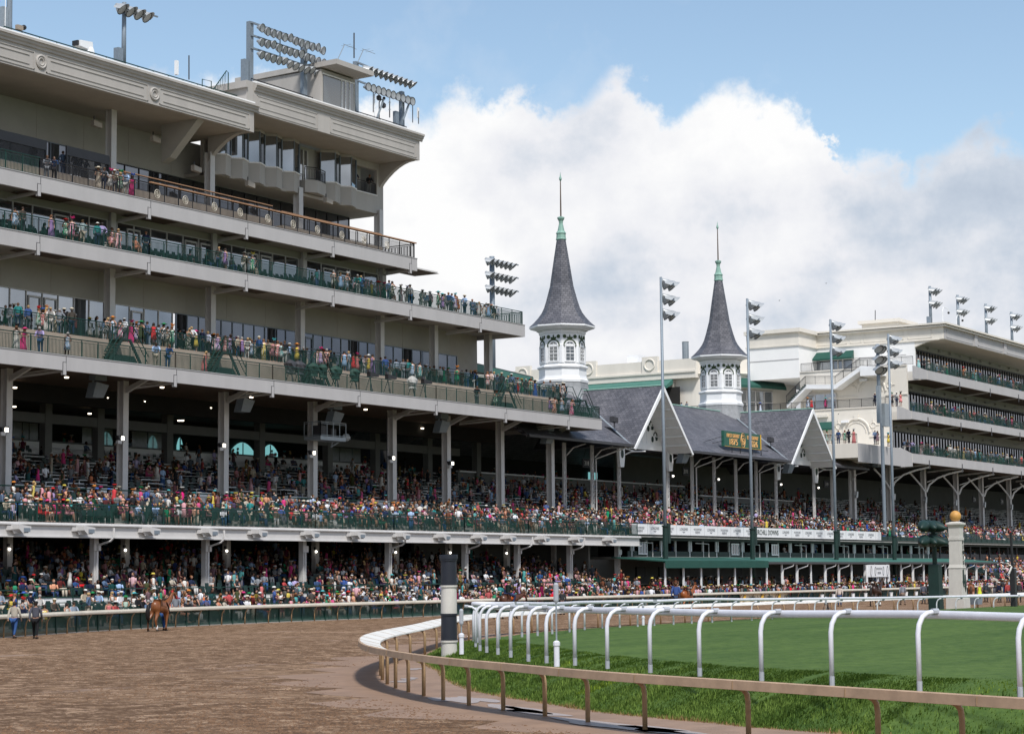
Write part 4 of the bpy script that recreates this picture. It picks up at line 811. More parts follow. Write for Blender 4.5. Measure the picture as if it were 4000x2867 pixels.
# lattice columns
for i, X_ in enumerate([162.7, 167.9, 173.1, 183.2, 188.6, 193.7, 198.9, 204., 209.1, 219.5, 224.7, 230.2]):
    m = M(); y = 97.8; z0, z1 = 7.6, 15.2
    for dx_ in (-.17, .17): m.box(X_+dx_-.035, y-.1, z0, X_+dx_+.035, y+.1, z1)
    n = 15
    for k in range(n):
        a_, b_ = (-.16, .16) if k % 2 else (.16, -.16); m.bar((X_+a_, y-.06, z0+(z1-z0)*k/n), (X_+b_, y-.06, z0+(z1-z0)*(k+1)/n), .05, .05, up=(0, 1, 0))
    c = gp('lattice_column', m, 'colm')
    if i in (3, 9, 2, 8):
        bm = M().prism([(X_-.35, 97.4, 13.3), (X_+.35, 97.4, 13.3), (X_+.55, 97.4, 14.3), (X_+.55, 97.4, 15.3), (X_-.55, 97.4, 15.3), (X_-.55, 97.4, 14.3)], (0, .3, 0)); O('capital', bm, T['white'], c)
        O('green_roundel', M().prism([(X_+.26*math.cos(a_), 97.36, 14.6+.42*math.sin(a_)) for a_ in [2*pi*q/12 for q in range(12)]], (0, .05, 0)), T['greend'], c)
        O('brace', M().tube([(X_+.4, 97.5, 13.7), (X_+.55, 97.5, 14.5), (X_+1.1, 97.0, 14.85), (X_+2.2, 96.0, 14.9)], .07, 6).tube([(X_+.4, 97.5, 15.2), (X_+1.4, 96.8, 14.9)], .06, 6), T['white'], c)
    else: O('brace', M().tube([(X_, 97.5, 14.0), (X_+.2, 96.9, 14.7), (X_+.2, 95.6, 15.0)], .06, 5), T['colm'], c)
for px in (1148, 1712, 262): pass
for X_ in (169.2, 190.1, 205.4): gp('downpipe', M().tube([(X_-.9, 97.6, 7.6), (X_-.9, 97.6, 13.9), (X_+1.2, 95.8, 14.9), (X_+1.2, 95.3, 15.2)], .08, 6), 'colm')
# the spires
def spire(cx, cy, nm):
    A = math.radians(29); t = gp('spire', M().lathe([(3.5, 19.2), (2.95, 20.6), (2.62, 21.9), (2.55, 22.4)], 8, (cx, cy, 0), A), 'slg')
    def sp(name, m, mt_): return O(name, m, T[mt_], t)
    sp('base', M().lathe([(2.62, 22.35), (2.66, 22.6), (2.5, 22.75), (2.44, 23.0), (2.44, 23.75), (2.6, 23.85), (2.62, 23.98), (2.45, 24.1), (2.36, 24.15)], 8, (cx, cy, 0), A), 'white')
    sp('lantern', M().lathe([(2.3, 24.1), (2.3, 27.95)], 8, (cx, cy, 0), A), 'white')
    sp('frieze', M().lathe([(2.36, 26.05), (2.40, 26.1), (2.36, 26.16), (2.33, 26.2), (2.33, 27.3), (2.42, 27.4), (2.42, 27.55), (2.5, 27.7)], 8, (cx, cy, 0), A), 'white')
    sp('brim', M().lathe([(2.4, 27.55), (2.75, 27.8), (3.25, 27.92), (3.42, 28.05), (3.40, 28.2), (3.3, 28.2)], 8, (cx, cy, 0), A), 'white')
    rp_ = [(3.42, 28.2), (2.92, 28.65), (2.46, 29.15), (2.1, 29.65), (1.86, 30.15), (1.62, 30.9), (1.22, 32.4), (.87, 34.7), (.46, 37.3)]
    sp('roof', M().lathe(rp_, 8, (cx, cy, 0), A), 'slt')
    sp('dentils', M().lathe([(2.62, 27.68), (2.62, 27.8)], 8, (cx, cy, 0), A), 'trimg')
    sp('copper_cap', M().lathe([(.48, 37.2), (.56, 37.3), (.50, 37.42), (.47, 37.85), (.54, 37.92), (.50, 38.0), (.36, 38.2), (.20, 38.95), (.22, 39.2), (.36, 39.45), (.38, 39.6), (.2, 39.68)], 8, (cx, cy, 0), A), 'copper')
    sp('finial', M().lathe([(.085, 39.6), (.075, 41), (.05, 43.55)], 8, (cx, cy, 0)), 'rust')
    sp('tip', M().lathe([(.05, 43.4), (.15, 43.6), (.13, 43.75), (.06, 43.95), (.01, 44.35)], 8, (cx, cy, 0)), 'copper')
    ap = 2.3*math.cos(pi/8)
    for k in range(8):
        th = A+pi/8+k*pi/4
        nv = Vector((math.cos(th), math.sin(th), 0)); tv = Vector((-nv.y, nv.x, 0)); o_ = Vector((cx, cy, 0))
        if nv.dot(Vector((-.85, -.5, 0))) < -.3: continue
        W = lambda u, z, d: o_+nv*(ap+d)+tv*u+Vector((0, 0, z))
        def plate(pts, d0, d1):
            a = [W(u, z, d0) for u, z in pts]; return M().prism(a, nv*(d1-d0))
        hw = .44; arch = [(hw*math.cos(a_), 26.0+hw*math.sin(a_)) for a_ in [pi*q/10 for q in range(11)]]
        wn = sp('window', plate([(-hw, 24.55), (hw, 24.55)]+arch, .005, .03), 'glassl')
        f = M()
        def fb(u0, z0, u1, z1, w_=.06, d=.06): f.bar(W(u0, z0, d), W(u1, z1, d), w_, .07, up=nv)
        fb(-hw-.04, 24.45, -hw-.04, 26.0, .1); fb(hw+.04, 24.45, hw+.04, 26.0, .1); fb(-hw-.14, 24.45, hw+.14, 24.45, .12, .1); fb(-hw, 25.25, hw, 25.25, .07); fb(-hw, 26.0, hw, 26.0, .09); fb(0, 24.5, 0, 26.4, .035); fb(-hw, 24.88, hw, 24.88, .03); fb(-hw, 25.6, hw, 25.6, .03)
        f.tube([W(.5*math.cos(a_), 26.0+.5*math.sin(a_), .06) for a_ in [pi*q/10 for q in range(11)]], .07, 5); O('frame', f, T['white'], t)
        for u in (-.78, .78): sp('pilaster', M().bar(W(u, 24.3, .05), W(u, 26.05, .05), .26, .08, up=nv), 'white')
        g2 = M().tube([W(.66*math.cos(a_), 26.05+.62*math.sin(a_), .07) for a_ in [pi*(q-.5)/11 for q in range(13)]], .065, 5)
        g2.join(plate([(-.1, 26.6), (-.3, 26.8), (-.28, 26.95), (-.1, 26.9), (0, 27.2), (.1, 26.9), (.28, 26.95), (.3, 26.8), (.1, 26.6)], .04, .09)); sp('arch_trim', g2, 'trimg')
        for u in (-.56, .56): sp('medallion', plate([(u+.19*math.cos(a_), 26.98+.19*math.sin(a_)) for a_ in [2*pi*q/12 for q in range(12)]], .04, .09), 'trimg')
    return t
spire(177.1, 106.5, 0); spire(213.1, 106.5, 1)
# anniversary board on the roof
xs0, xs1, zs0, zs1, ys = 192.5, 201.3, 16.25, 17.9, 95.9
bd = E('roof_sign', (197, 95.9, 16.2), 'green signboard with orange lettering and monogram on the slate roof', 'sign')
O('panel', M().box(xs0, ys, zs0, xs1, ys+.35, zs1), T['signg'], bd)
O('frame', M().box(xs0+.05, ys-.06, zs0-.04, xs1+.05, ys-.003, zs0+.03).box(xs1-.02, ys-.06, zs0, xs1+.1, ys+.3, zs1), T['yellow'], bd)
for tx, sz, cx_, cz_, sx_ in (('FIRST DERBY', .56, 194.55, 17.42, .95), ('1875', .95, 194.6, 16.75, 1.15), ('152   DERBY', .56, 199.3, 17.42, .95), ('nd', .26, 198.62, 17.52, .9), ('2026', .95, 199.5, 16.75, 1.15), ('C', 1.15, 196.78, 17.18, .85), ('D', 1.05, 197.06, 16.9, .85)):
    O('lettering', wall_text(tx, sz, (cx_, ys-.03, cz_), depth=.03, sx=sx_), T['orange'], bd)
O('monogram_ring', M().tube([(196.93+.55*math.cos(a_), ys-.04, 17.07+.76*math.sin(a_)) for a_ in [2*pi*q/18 for q in range(19)]], .03, 5), T['orange'], bd)
O('stand', M().tube([(xs0-1.0, 95.5, 16.15), (xs1+1.0, 95.5, 16.15)], .05, 5).bar((193.5, 95.5, 15.6), (193.5, 95.5, 16.2), .07, .07).bar((195.5, 95.5, 15.6), (195.5, 95.5, 16.2), .07, .07).bar((198.5, 95.5, 15.6), (198.5, 95.5, 16.2), .07, .07).bar((200.6, 95.5, 15.6), (200.6, 95.5, 16.2), .07, .07).bar((xs0, 96.1, 17.3), (xs0-2.6, 97, 16.6), .05, .05).bar((xs0, 96.1, 16.8), (xs0-1.4, 96.6, 16.5), .05, .05), T['black'], bd)
# upper deck behind the banner board, suites storey, awning and bar
XB = 161.4; XE_ = 232.
gp('deck_front', M().box(XB, 90.0, 5.95, 345, 90.5, 6.42), 'greend')
ban = gp('banner_board', M().box(XB, 89.86, 6.48, 220.2, 89.95, 7.42), 'board')
words = []
x = XB+1.4; k = 0
while x < 219.5:
    if abs(x-189.3) < 3.4: x += 2.86; k += 1; continue
    if k % 2 == 0:
        O('lettering', wall_text('WOODFORD', .30, (x, 89.84, 7.06), depth=.006, sx=.9), T['ink'], ban); O('lettering', wall_text('RESERVE', .30, (x, 89.84, 6.78), depth=.006, sx=.9), T['ink'], ban)
    else:
        O('lettering', wall_text('LONGINES', .36, (x, 89.84, 7.05), depth=.006, sx=.95), T['ink'], ban); O('emblem', M().prism([(x-.32, 89.84, 6.84), (x+.32, 89.84, 6.84), (x, 89.84, 6.68)], (0, .01, 0)), T['ink'], ban)
    O('seam', M().box(x+1.42, 89.845, 6.5, x+1.44, 89.858, 7.4), T['ink'], ban); x += 2.86; k += 1
O('lettering', wall_text('CHURCHILL DOWNS', .72, (189.3, 89.84, 6.95), depth=.008, sx=.92), T['inkd'], ban)
m = M()
railing((220.5, 89.9, 6.45), (300, 89.9, 6.45), 1.1, 2.0, None, parent=gs); gp('deck_rail_panel', M().box(220.4, 89.96, 6.45, 300, 89.99, 6.95), 'greend')
gp('suite_floor', M().box(XB-.4, 90.2, 4.2, 238, 96, 4.45), 'conc'); gp('suite_parapet', M().box(XB-.2, 90.3, 4.45, 238, 90.42, 4.95), 'greend'); gp('suite_rear_wall', M().box(XB-.4, 95.6, .0, 345, 95.9, 6.0), 'interiorw'); gp('suite_ceiling', M().box(XB-.4, 90.5, 5.92, 300, 96, 5.96), 'interior')
for k in range(27):
    X_ = XB+.6+k*2.85
    if X_ > 237: break
    gp('suite_post', M().box(X_-.07, 90.28, 4.45, X_+.07, 90.45, 5.95) if k % 2 else M().box(X_-.07, 90.28, 4.45, X_+.05, 90.45, 5.95).box(X_+.35, 90.3, 4.45, X_+.45, 90.42, 5.95), 'white' if k % 2 == 0 else 'colm')
    if k % 3 == 1: gp('partition', M().box(X_-.05, 90.5, 4.45, X_+.05, 95.5, 5.9), 'interior')
    if k % 4 == 0: gp('downpipe', M().tube([(X_+.8, 90.1, 5.75), (X_+3.6, 90.1, 5.7), (X_+3.6, 90.1, 4.4)], .045, 6), 'colm')
for X_ in (163.2, 182.3, 191.6):
    wn = gp('suite_window', M().box(X_, 90.24, 4.75, X_+1.5, 90.27, 5.7), 'glassl'); O('frame', M().box(X_-.1, 90.2, 4.65, X_+1.6, 90.235, 4.75).box(X_-.1, 90.2, 5.7, X_+1.6, 90.235, 5.8).box(X_-.1, 90.2, 4.75, X_, 90.235, 5.7).box(X_+1.5, 90.2, 4.75, X_+1.6, 90.235, 5.7).box(X_+.47, 90.2, 4.75, X_+.53, 90.235, 5.7).box(X_+.97, 90.2, 4.75, X_+1.03, 90.235, 5.7), T['white'], wn)
aw = gp('awning_roof', M().prism([(178.5, 89.9, 4.42), (178.5, 84.6, 3.98), (178.5, 84.6, 3.86), (178.5, 89.9, 4.25)], (66, 0, 0)), 'greenl')
O('gutter', M().box(178.5, 84.44, 3.7, 244.5, 84.6, 3.9), T['darkp'], aw); O('ceiling', M().box(178.6, 84.7, 3.66, 244.4, 89.8, 3.72), T['interiorw'], aw)
aw2 = gp('cloth_awning', M().prism([(157.5, 89.9, 4.4), (157.5, 84.4, 4.0), (157.5, 84.4, 3.35), (157.5, 84.46, 3.35), (157.5, 84.5, 3.9), (157.5, 89.9, 4.3)], (20.9, 0, 0)), 'greena')
for k in range(25):
    X_ = 158.2+k*3.45
    if X_ > 243: break
    p_ = gp('awning_post', M().box(X_-.07, 84.8, .3, X_+.07, 84.94, 3.8), 'white')
    if k % 3 != 0 and X_ > 178: O('downpipe', M().tube([(X_+2.0, 84.5, 3.7), (X_+1.9, 84.55, 3.5), (X_+.15, 84.75, 3.2), (X_+.1, 84.78, 2.9), (X_+.1, 84.78, .4)], .06, 6), T['colm'], p_)
bc = gp('bar_counter', M().box(157.5, 88.2, .9, 205, 88.6, 1.9), 'greend'); O('top', M().box(157.4, 88.0, 1.9, 205, 88.65, 1.98), T['conc'], bc)
gp('bar_rear_wall', M().box(157, 92.2, 0, 240, 92.5, 4.2), 'interiorw'); gp('floor_slab', M().box(157, 84.7, 0, 240, 92, .8), 'conc')
for X_ in (166, 170.5, 175, 186.5): gp('television', M().box(X_, 92.05, 2.6, X_+1.7, 92.18, 3.5), 'black')
for k, X_ in enumerate((208, 214, 222, 229)): gp('ramp_wall', M().box(X_, 88.5, 1.2, X_+4.4, 88.6, 2.4), 'whiteb')
# far ledge, rear wall, doors at the back of the deck
gp('mezzanine_front', M().box(160, 108, 11.4, 206, 108.2, 12.7), 'interiorw'); gp('mezzanine_ledge', M().box(160, 107.8, 12.72, 206, 108.25, 12.84), 'white')
gp('mezzanine_front', M().box(203, 104.5, 10.9, 228, 104.7, 11.5), 'interiorw'); gp('mezzanine_ledge', M().box(203, 104.3, 11.52, 228, 104.7, 11.62), 'white')
gp('rear_wall', M().box(160, 116, 5, 206, 116.3, 15.3), 'interior'); gp('rear_wall', M().box(200, 113.4, 5, 345, 113.7, 16.4), 'interiorw')
for a, c, mt_ in ((2478, 2500, 'board'), (2478+60, 2572, 'board'), (2300, 2330, 'cyan'), (2640, 2668, 'cyan'), (2672, 2700, 'greenl'), (2548, 2560, 'board')):
    xa, xc = P(a, 1830, Y=115.8)[0], P(c, 1830, Y=115.8)[0]; gp('far_opening', M().box(xa, 115.7, 13.0, xc, 115.9, 14.4), 'cyan' if mt_ == 'board' else mt_)
# hanging section numbers
def num(px, py, Y, tx):
    q = P(px, py, Y=Y); s = E('section_sign', q, 'hanging dark sign with white section number '+tx, 'sign', 'section number signs')
    O('panel', M().box(q[0]-.75, q[1], q[2]-.45, q[0]+.75, q[1]+.08, q[2]+.45), T['navy'], s); O('lettering', wall_text(tx, .62, (q[0], q[1]-.02, q[2]-.02), depth=.01), T['board'], s); O('hanger', M().tube([(q[0]-.5, q[1]+.04, q[2]+.45), (q[0]-.1, q[1]+.04, q[2]+1.4)], .02, 4), T['black'], s)
num(2291, 1809, 103, '318'); num(2679, 1841, 103, '318 '); num(3229, 1891, 104, '319'); num(3447, 1920, 104, '320'); num(3807, 1950, 104, '321'); num(3914, 1959, 104, '322')
num(1289-15, 1580, 103, '316')
# ================================================================== EASTERN STAND AND WING
es = E('eastern_stand', (260, 97, 0), 'cream stand with stepped terraces and long balconies on the right', 'building')
def ep(name, m, mt_, par=None, **k): return O(name, m, T[mt_] if isinstance(mt_, str) else mt_, par or es, **k)
XX = 345.
# upper block
ub = ep('upper_block', M().box(250.95, 98.3, 22.7, XX, 112, 32.95).box(250.95, 97.0, 28.5, 251.3, 98.3, 32.94), 'whiteb'); bnd = ep('roof_band', M().box(250.9, 93.0, 32.95, XX, 112.2, 35.0), 'cream')
O('front_band', M().box(251.1, 92.96, 33.0, XX, 93.0-.001, 34.9), T['fascia'], bnd)
O('cornice', M().prism([(250.5, 92.6, 34.55), (XX, 92.6, 34.55), (XX, 112, 34.55), (250.5, 112, 34.55)], (0, 0, .2)).prism([(250.3, 92.4, 34.85), (XX, 92.4, 34.85), (XX, 112.2, 34.85), (250.3, 112.2, 34.85)], (0, 0, .22)), T['cream'], bnd)
O('base_moulding', M().box(250.8, 93.5, 32.86, 250.89, 112, 33.0), T['cream'], bnd)
pm = M()
for a, c in ((94.6, 97.9), (98.5, 104), (104.4, 106), (106.5, 111.8)):
    for (u0, v0, u1, v1) in ((a, 33.2, c, 33.26), (a, 34.2, c, 34.26), (a, 33.2, a+.08, 34.26), (c-.08, 33.2, c, 34.26)): pm.box(250.86, u0, v0, 250.897, u1, v1)
O('panel_moulding', pm, T['cream'], bnd)
pm = M()
for k in range(8):
    a = 252+k*11.9; c = a+9.8
    for (u0, v0, u1, v1) in ((a, 33.2, c, 33.27), (a, 34.2, c, 34.27), (a, 33.2, a+.1, 34.27), (c-.1, 33.2, c, 34.27)): pm.box(u0, 92.92, v0, u1, 92.958, v1)
    pm.box(c+.5, 92.8, 33.0, c+1.6, 92.958, 35.2)
O('panel_moulding', pm, T['fascia'], bnd)
for y in (0,):
    pts = [(250.97, 93.3, 32.94), (250.97, 98.2, 32.94), (250.97, 98.2, 31.6)]+[(250.97, 98.2-4.6*s_, 31.6+1.3*math.sin(s_*pi/2)) for s_ in (.2, .4, .6, .8, 1.)]
    ep('overhang_bracket', M().prism(pts, (.5, 0, 0)), 'cream')
ep('siding_joint', M().box(250.9, 98.2, 31.2, 250.94, 112, 31.24).box(250.9, 98.2, 30.0, 250.94, 112, 30.04), 'fascia')
lb = ep('left_block', M().box(245.1, 110.9, 28.5, 262, 118.5, 32.9), 'whiteb'); O('band', M().box(245.05, 110.85, 32.9, 262, 118.5, 35.0), T['cream'], lb); O('cornice', M().box(244.7, 110.5, 34.6, 262, 118.7, 35.1).box(244.95, 110.7, 32.8, 262, 118.6, 32.99), T['cream'], lb); O('joint', M().box(245.04, 110.86, 31.0, 245.09, 118.4, 31.05), T['fascia'], lb)
ep('roof_house', M().box(262, 103.6, 35.0, 268, 108.9, 37.1).box(261.5, 103.2, 37.1, 268.5, 109.3, 37.55), 'cream')
# mid blocks
mb = ep('terrace_block', M().box(240.2, 98.3, 22.7, XX, 108.6, 28.55).box(240.2, 94.0, 22.71, 240.55, 98.3, 28.3), 'cream'); m2 = ep('terrace_block', M().box(234.6, 98.3, 17.6, XX, 121, 22.65).box(234.6, 94.0, 17.61, 234.95, 98.3, 22.6), 'cream')
for b_, x_, z_, y1 in ((mb, 240.2, 28.5, 108.6), (m2, 234.6, 23.0, 121)):
    O('coping', M().box(x_-.12, 94, z_+.1, x_+.35, y1, z_+.22), T['cream'], b_); O('parapet', M().box(x_-.004, 94.002, z_-.6, x_+.3, y1, z_+.1), T['cream'], b_)
def yrail(x, ya, yb, z, h=1.05): railing((x, ya, z), (x, yb, z), h, 1.6, .14, top='black', parent=es)
yrail(240.4, 93.2, 108.5, 28.72); yrail(234.8, 93.2, 120, 23.22); yrail(221.8, 93.2, 97.5, 17.95); yrail(221.8, 97.5, 110, 17.95)
# front balconies
def rb(z0, z1, xa, nm='balcony', step=True):
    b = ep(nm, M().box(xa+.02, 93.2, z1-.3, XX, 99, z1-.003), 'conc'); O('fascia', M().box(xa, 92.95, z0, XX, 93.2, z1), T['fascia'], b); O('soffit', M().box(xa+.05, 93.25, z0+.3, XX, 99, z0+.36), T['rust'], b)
    O('end_fascia', M().box(xa-.02, 92.952, z0+.003, xa+.2, 98.0, z1-.003), T['cream'], b)
    k = 0; x = 257.2-.0
    for i in range(-2, 8):
        xj = 244.4+i*11.9
        if xj > xa+.5: O('joint_plate', M().box(xj-.2, 92.9, z0-.55, xj, 92.94, z0+.55), T['darkp'], b); O('bracket', M().bar((xj, 93.3, z0), (xj, 97.8, z0-.35), .15, .2), T['colm'], b)
    for i in range(int((XX-xa)/12)+1):
        a = xa+i*12
        if a < 300: railing((a, 93.05, z1+.02), (min(a+12, XX), 93.05, z1+.02), 1.1, 1.7, .14, parent=b)
    return b
r5 = rb(27.15, 28.3, 244.6); r4 = rb(21.75, 22.75, 238.7); r3 = rb(16.3, 17.45, 238.7)
for (b, xa, xc, za, zc, z1) in ((r5, 240.2, 244.6, 27.2, 28.55, 28.3), (r4, 234.6, 238.7, 21.75, 23.1, 22.75), (r3, 234.8, 238.7, 15.9, 18.0, 17.45)):
    O('stepped_fascia', M().prism([(xa, 92.97, za-.3), (xc, 92.97, za-.05), (xc, 92.97, z1), (xa, 92.97, zc)], (0, .25, 0)), T['fascia'], b)
t3 = ep('low_terrace', M().box(221.5, 93.0, 16.2, 234.8, 112, 17.9), 'cream'); O('front', M().box(221.52, 92.96, 15.7, 234.8, 92.998, 17.88), T['fascia'], t3)
for z0, z1, xa, zt_ in ((29.0, 32.1, 251.2, 32.95), (23.6, 26.3, 240.6, 27.4), (18.2, 20.8, 234.9, 21.9)):
    window_wall((xa+1.5, 98.0), (305, 98.0), z0, z1, 1.05, es, None, 'darkp', depth=.16); ep('glazing_wall', M().box(xa, 98.05, z0-.8, XX, 98.3, z0).box(xa, 98.05, z1, XX, 98.3, zt_+.3), 'wallb')
    for i in range(12): 
        x = xa+3+i*4.1
        if x < 305: ep('wall_speaker', M().cbox((x, 97.85, z1+.55), .35, .3, .25).bar((x, 98.04, z1+.5), (x, 97.9, z1+.5), .06, .06), 'precast')
# arches and crosses on the end walls
def endarch(x, yc, zc, r, z0):
    a = ep('wall_arch', M().tube([(x-.02, yc+r*math.cos(t_), zc+r*math.sin(t_)) for t_ in [pi*k/16 for k in range(17)]], .14, 6).tube([(x-.02, yc+(r-.45)*math.cos(t_), zc+(r-.45)*math.sin(t_)) for t_ in [pi*k/16 for k in range(17)]], .06, 6), 'cream')
    O('keystone', M().prism([(x-.12, yc-.25, zc+r-.2), (x-.12, yc+.25, zc+r-.2), (x-.12, yc+.32, zc+r+.5), (x-.12, yc-.32, zc+r+.5)], (.11, 0, 0)), T['cream'], a); O('string_course', M().box(x-.1, yc+r, z0, x-.004, yc+r+4, z0+.14).box(x-.1, yc-r-3, z0, x-.004, yc-r, z0+.14), T['cream'], a)
def cross(x, y, z):
    m = M().tube([(x-.02, y+.35*math.cos(t_), z+.35*math.sin(t_)) for t_ in [2*pi*k/14 for k in range(15)]], .07, 5)
    for k in range(4): m.bar((x-.02, y+.4*math.cos(k*pi/2), z+.4*math.sin(k*pi/2)), (x-.02, y+.8*math.cos(k*pi/2), z+.8*math.sin(k*pi/2)), .1, .1)
    ep('wall_cross', m, 'cream')
q = P(3405, 1530, X=240.2); endarch(240.19, q[1], q[2], 1.9, q[2]-.6); q = P(3346, 1690, X=234.6); endarch(234.59, q[1], q[2], 1.75, q[2]-.6)
for px, py, x in ((3347, 1507, 240.2), (3473, 1503, 240.2), (3275, 1664, 234.6), (3411, 1660, 234.6)): q = P(px, py, X=x); cross(x, q[1], q[2])
for px, py, x in ((3375, 1485, 240.2), (3304, 1647, 234.6)): q = P(px, py, X=x); ep('wall_lamp', M().cbox((x-.2, q[1], q[2]), .35, 1.0, .3), 'white')
# door, awning and windows on the terraces
def awn(x, ya, yb, z, d=1.5, h=1.0):
    ep('awning', M().prism([(x, ya, z), (x-d, ya-.3, z-h), (x-d, ya-.3, z-h-.22), (x, ya, z-h-.1)], (0, yb-ya+.6, 0)), 'greena')
qa, qb = P(3335, 1365, X=250.9), P(3175, 1370, X=250.9); awn(250.88, qa[1], qb[1], 32.3)
w_ = ep('terrace_doors', M().box(250.84, qa[1]+.2, 28.6, 250.88, qb[1]-.4, 31.1), 'glass'); O('frame', M().box(250.78, qa[1]+.15, 31.1, 250.9, qb[1]-.35, 31.2).box(250.78, qa[1]+1.5, 28.6, 250.83, qa[1]+1.7, 31.1).box(250.78, qa[1]+.1, 28.6, 250.83, qa[1]+.25, 31.1).box(250.78, qa[1]+3.0, 28.6, 250.83, qa[1]+3.1, 31.1).box(250.78, qa[1]+2.2, 28.6, 250.83, qa[1]+2.35, 31.1), T['colm'], w_)
qa, qb = P(3268, 1545, X=240.2), P(3160, 1545, X=240.2); w_ = ep('terrace_doors', M().box(240.1, qa[1], 23.3, 240.16, qb[1]+.4, 25.6), 'glass'); O('frame', M().box(240.04, qa[1], 25.6, 240.18, qb[1]+.4, 25.75).box(240.04, qa[1]+1.5, 23.3, 240.09, qa[1]+1.65, 25.6).box(240.04, qa[1]-.05, 23.3, 240.09, qa[1]+.1, 25.6).box(240.04, qa[1]+2.9, 23.3, 240.09, qa[1]+3.0, 25.6), T['colm'], w_)
qa, qb = P(3255, 1645, X=234.6), P(3190, 1640, X=234.6); awn(234.58, qa[1], qb[1], 21.6, 1.3, .9)
ep('terrace_cornice', M().box(234.3, P(3235, 1600, X=234.6)[1], 22.2, 234.59, 121, 22.55), 'cream')
# outside stair across the end wall
qs = [P(3078, 1578, X=238.4), P(3152, 1503, X=238.4), P(3268, 1503, X=238.4), P(3365, 1432, X=238.4), P(3430, 1432, X=238.4)]
st_ = ep('outside_stair', M().prism([(238.0, q[1], q[2]) for q in qs]+[(238.0, q[1], q[2]-.55) for q in reversed(qs)], (2.1, 0, 0)), 'white')
for a, c in zip(qs, qs[1:]): O('rail', railing((237.95, a[1], a[2]+.05), (237.95, c[1], c[2]+.05), 1.0, 1.5, .15, parent=None), T['black'], st_)
sp_ = M()
for k in range(12):
    y_ = qs[0][1]+(qs[1][1]-qs[0][1])*k/12; z_ = qs[0][2]+(qs[1][2]-qs[0][2])*k/12; sp_.box(237.9, y_-.02, z_+.02, 240.0, y_-.3, z_+.17)
O('treads', sp_, T['greend'], st_); ep('landing_box', M().box(237.9, qs[4][1]-.4, qs[4][2]-1.1, 240.1, qs[3][1], qs[4][2]-.02), 'white')
# curved bay
N_ = 26; cy_, R_ = 124.0, 13.4
arc = [(255.5+R_*1.13*math.cos(pi+a_)*.98, 124.5+R_*math.sin(pi+a_)*.62) for a_ in [pi/2*k/N_ for k in range(N_+1)]]
arc = [(240.7, 132)]+arc
def curved(zs, offs, m):
    n = len(arc); vs = []
    for x, y in arc: vs += [(x-o_*.8, y-o_*.6, z) for z, o_ in zip(zs, offs)]
    K = len(zs); m.add(vs, [(i*K+k, i*K+k+1, (i+1)*K+k+1, (i+1)*K+k) for i in range(n-1) for k in range(K-1)]); return m
cb = ep('curved_bay', curved((22.8, 29.2, 29.25, 29.45, 29.5, 31.55), (0, 0, .3, .45, .15, .15), M()), 'cream'); O('top', M().poly([(x, y, 31.5) for x, y in arc]+[(262, 124, 31.5), (262, 132, 31.5)]), T['conc'], cb)
gw = curved((23.3, 27.2), (.06, .06), M()); keep = range(8, 20); gw.f = [gw.f[k] for k in keep]; gw.mi = gw.mi[:len(gw.f)]; O('glazing', gw, T['glass'], cb)
fm = M()
for k in range(8, 21, 2): x, y = arc[k]; fm.box(x-.14, y-.14, 23.2, x, y, 27.3)
for z in (23.3, 25.7, 27.2):
    for k in range(8, 20): fm.bar((arc[k][0]-.08, arc[k][1]-.06, z), (arc[k+1][0]-.08, arc[k+1][1]-.06, z), .12, .1)
O('mullion', fm, T['colm'], cb)
aw_ = M(); vs = []
for k in range(5, 24): x, y = arc[k]; vs += [(x-.05, y-.04, 28.9), (x-1.3, y-1.1, 27.8), (x-1.3, y-1.1, 27.45)]
aw_.add(vs, [(i*3+k, i*3+k+1, i*3+k+4, i*3+k+3) for i in range(18) for k in range(2)]); O('awning', aw_, T['greena'], cb)
# long wing with roundels
wg = ep('long_wing', M().box(240.0, 127, 15, 262, 185, 28.9), 'wallb'); O('parapet', M().box(239.9, 123.5, 29.9, 262, 185, 31.5), T['cream'], wg); O('cornice', M().box(239.6, 123.5, 29.65, 262, 185, 29.9).box(239.75, 123.5, 28.9, 262, 185, 29.65), T['cream'], wg)
for px in (2044, 2300, 2540):
    q = P(px, 1430, X=239.9); O('roundel_pier', M().box(239.7, q[1]-1.2, 29.92, 240.3, q[1]+1.2, 32.1), T['cream'], wg); O('roundel', M().tube([(239.66, q[1]+.75*math.cos(t_), 31.0+.75*math.sin(t_)) for t_ in [2*pi*k/20 for k in range(21)]], .11, 6), T['cream'], wg)
O('awning', M().prism([(239.9, 127, 28.9), (238.0, 127, 27.9), (238.0, 127, 27.5), (239.9, 127, 28.2)], (0, 60, 0)), T['greenl'], wg)
O('loggia', M().box(239.94, 126, 23.2, 239.99, 185, 27.8), T['interior'], wg); O('balcony_front', M().box(239.2, 121, 22.9, 240.0, 185, 23.9), T['cream'], wg)  # flat near-black loggia sheet puts the shade of deep openings into colour
yrail(239.3, 121.5, 140, 24.0, 1.0)
for y in (128.5, 131.5, 134.8): O('post', M().box(239.4, y-.12, 23.9, 239.7, y+.12, 27.9), T['white'], wg)
O('television', M().box(239.86, 129.0, 25.2, 239.93, 130.8, 26.3), T['black'], wg)
q = P(2485, 1395, X=244); O('rooftop_unit', M().box(243, q[1]-.9, 31.4, 245, q[1]+.9, 32.9), T['white'], wg); q = P(2678, 1390, X=244); O('flue', M().lathe([(.45, 31.4), (.45, 34.2), (.48, 34.3)], 12, (244, q[1], 0)), T['galv'], wg)
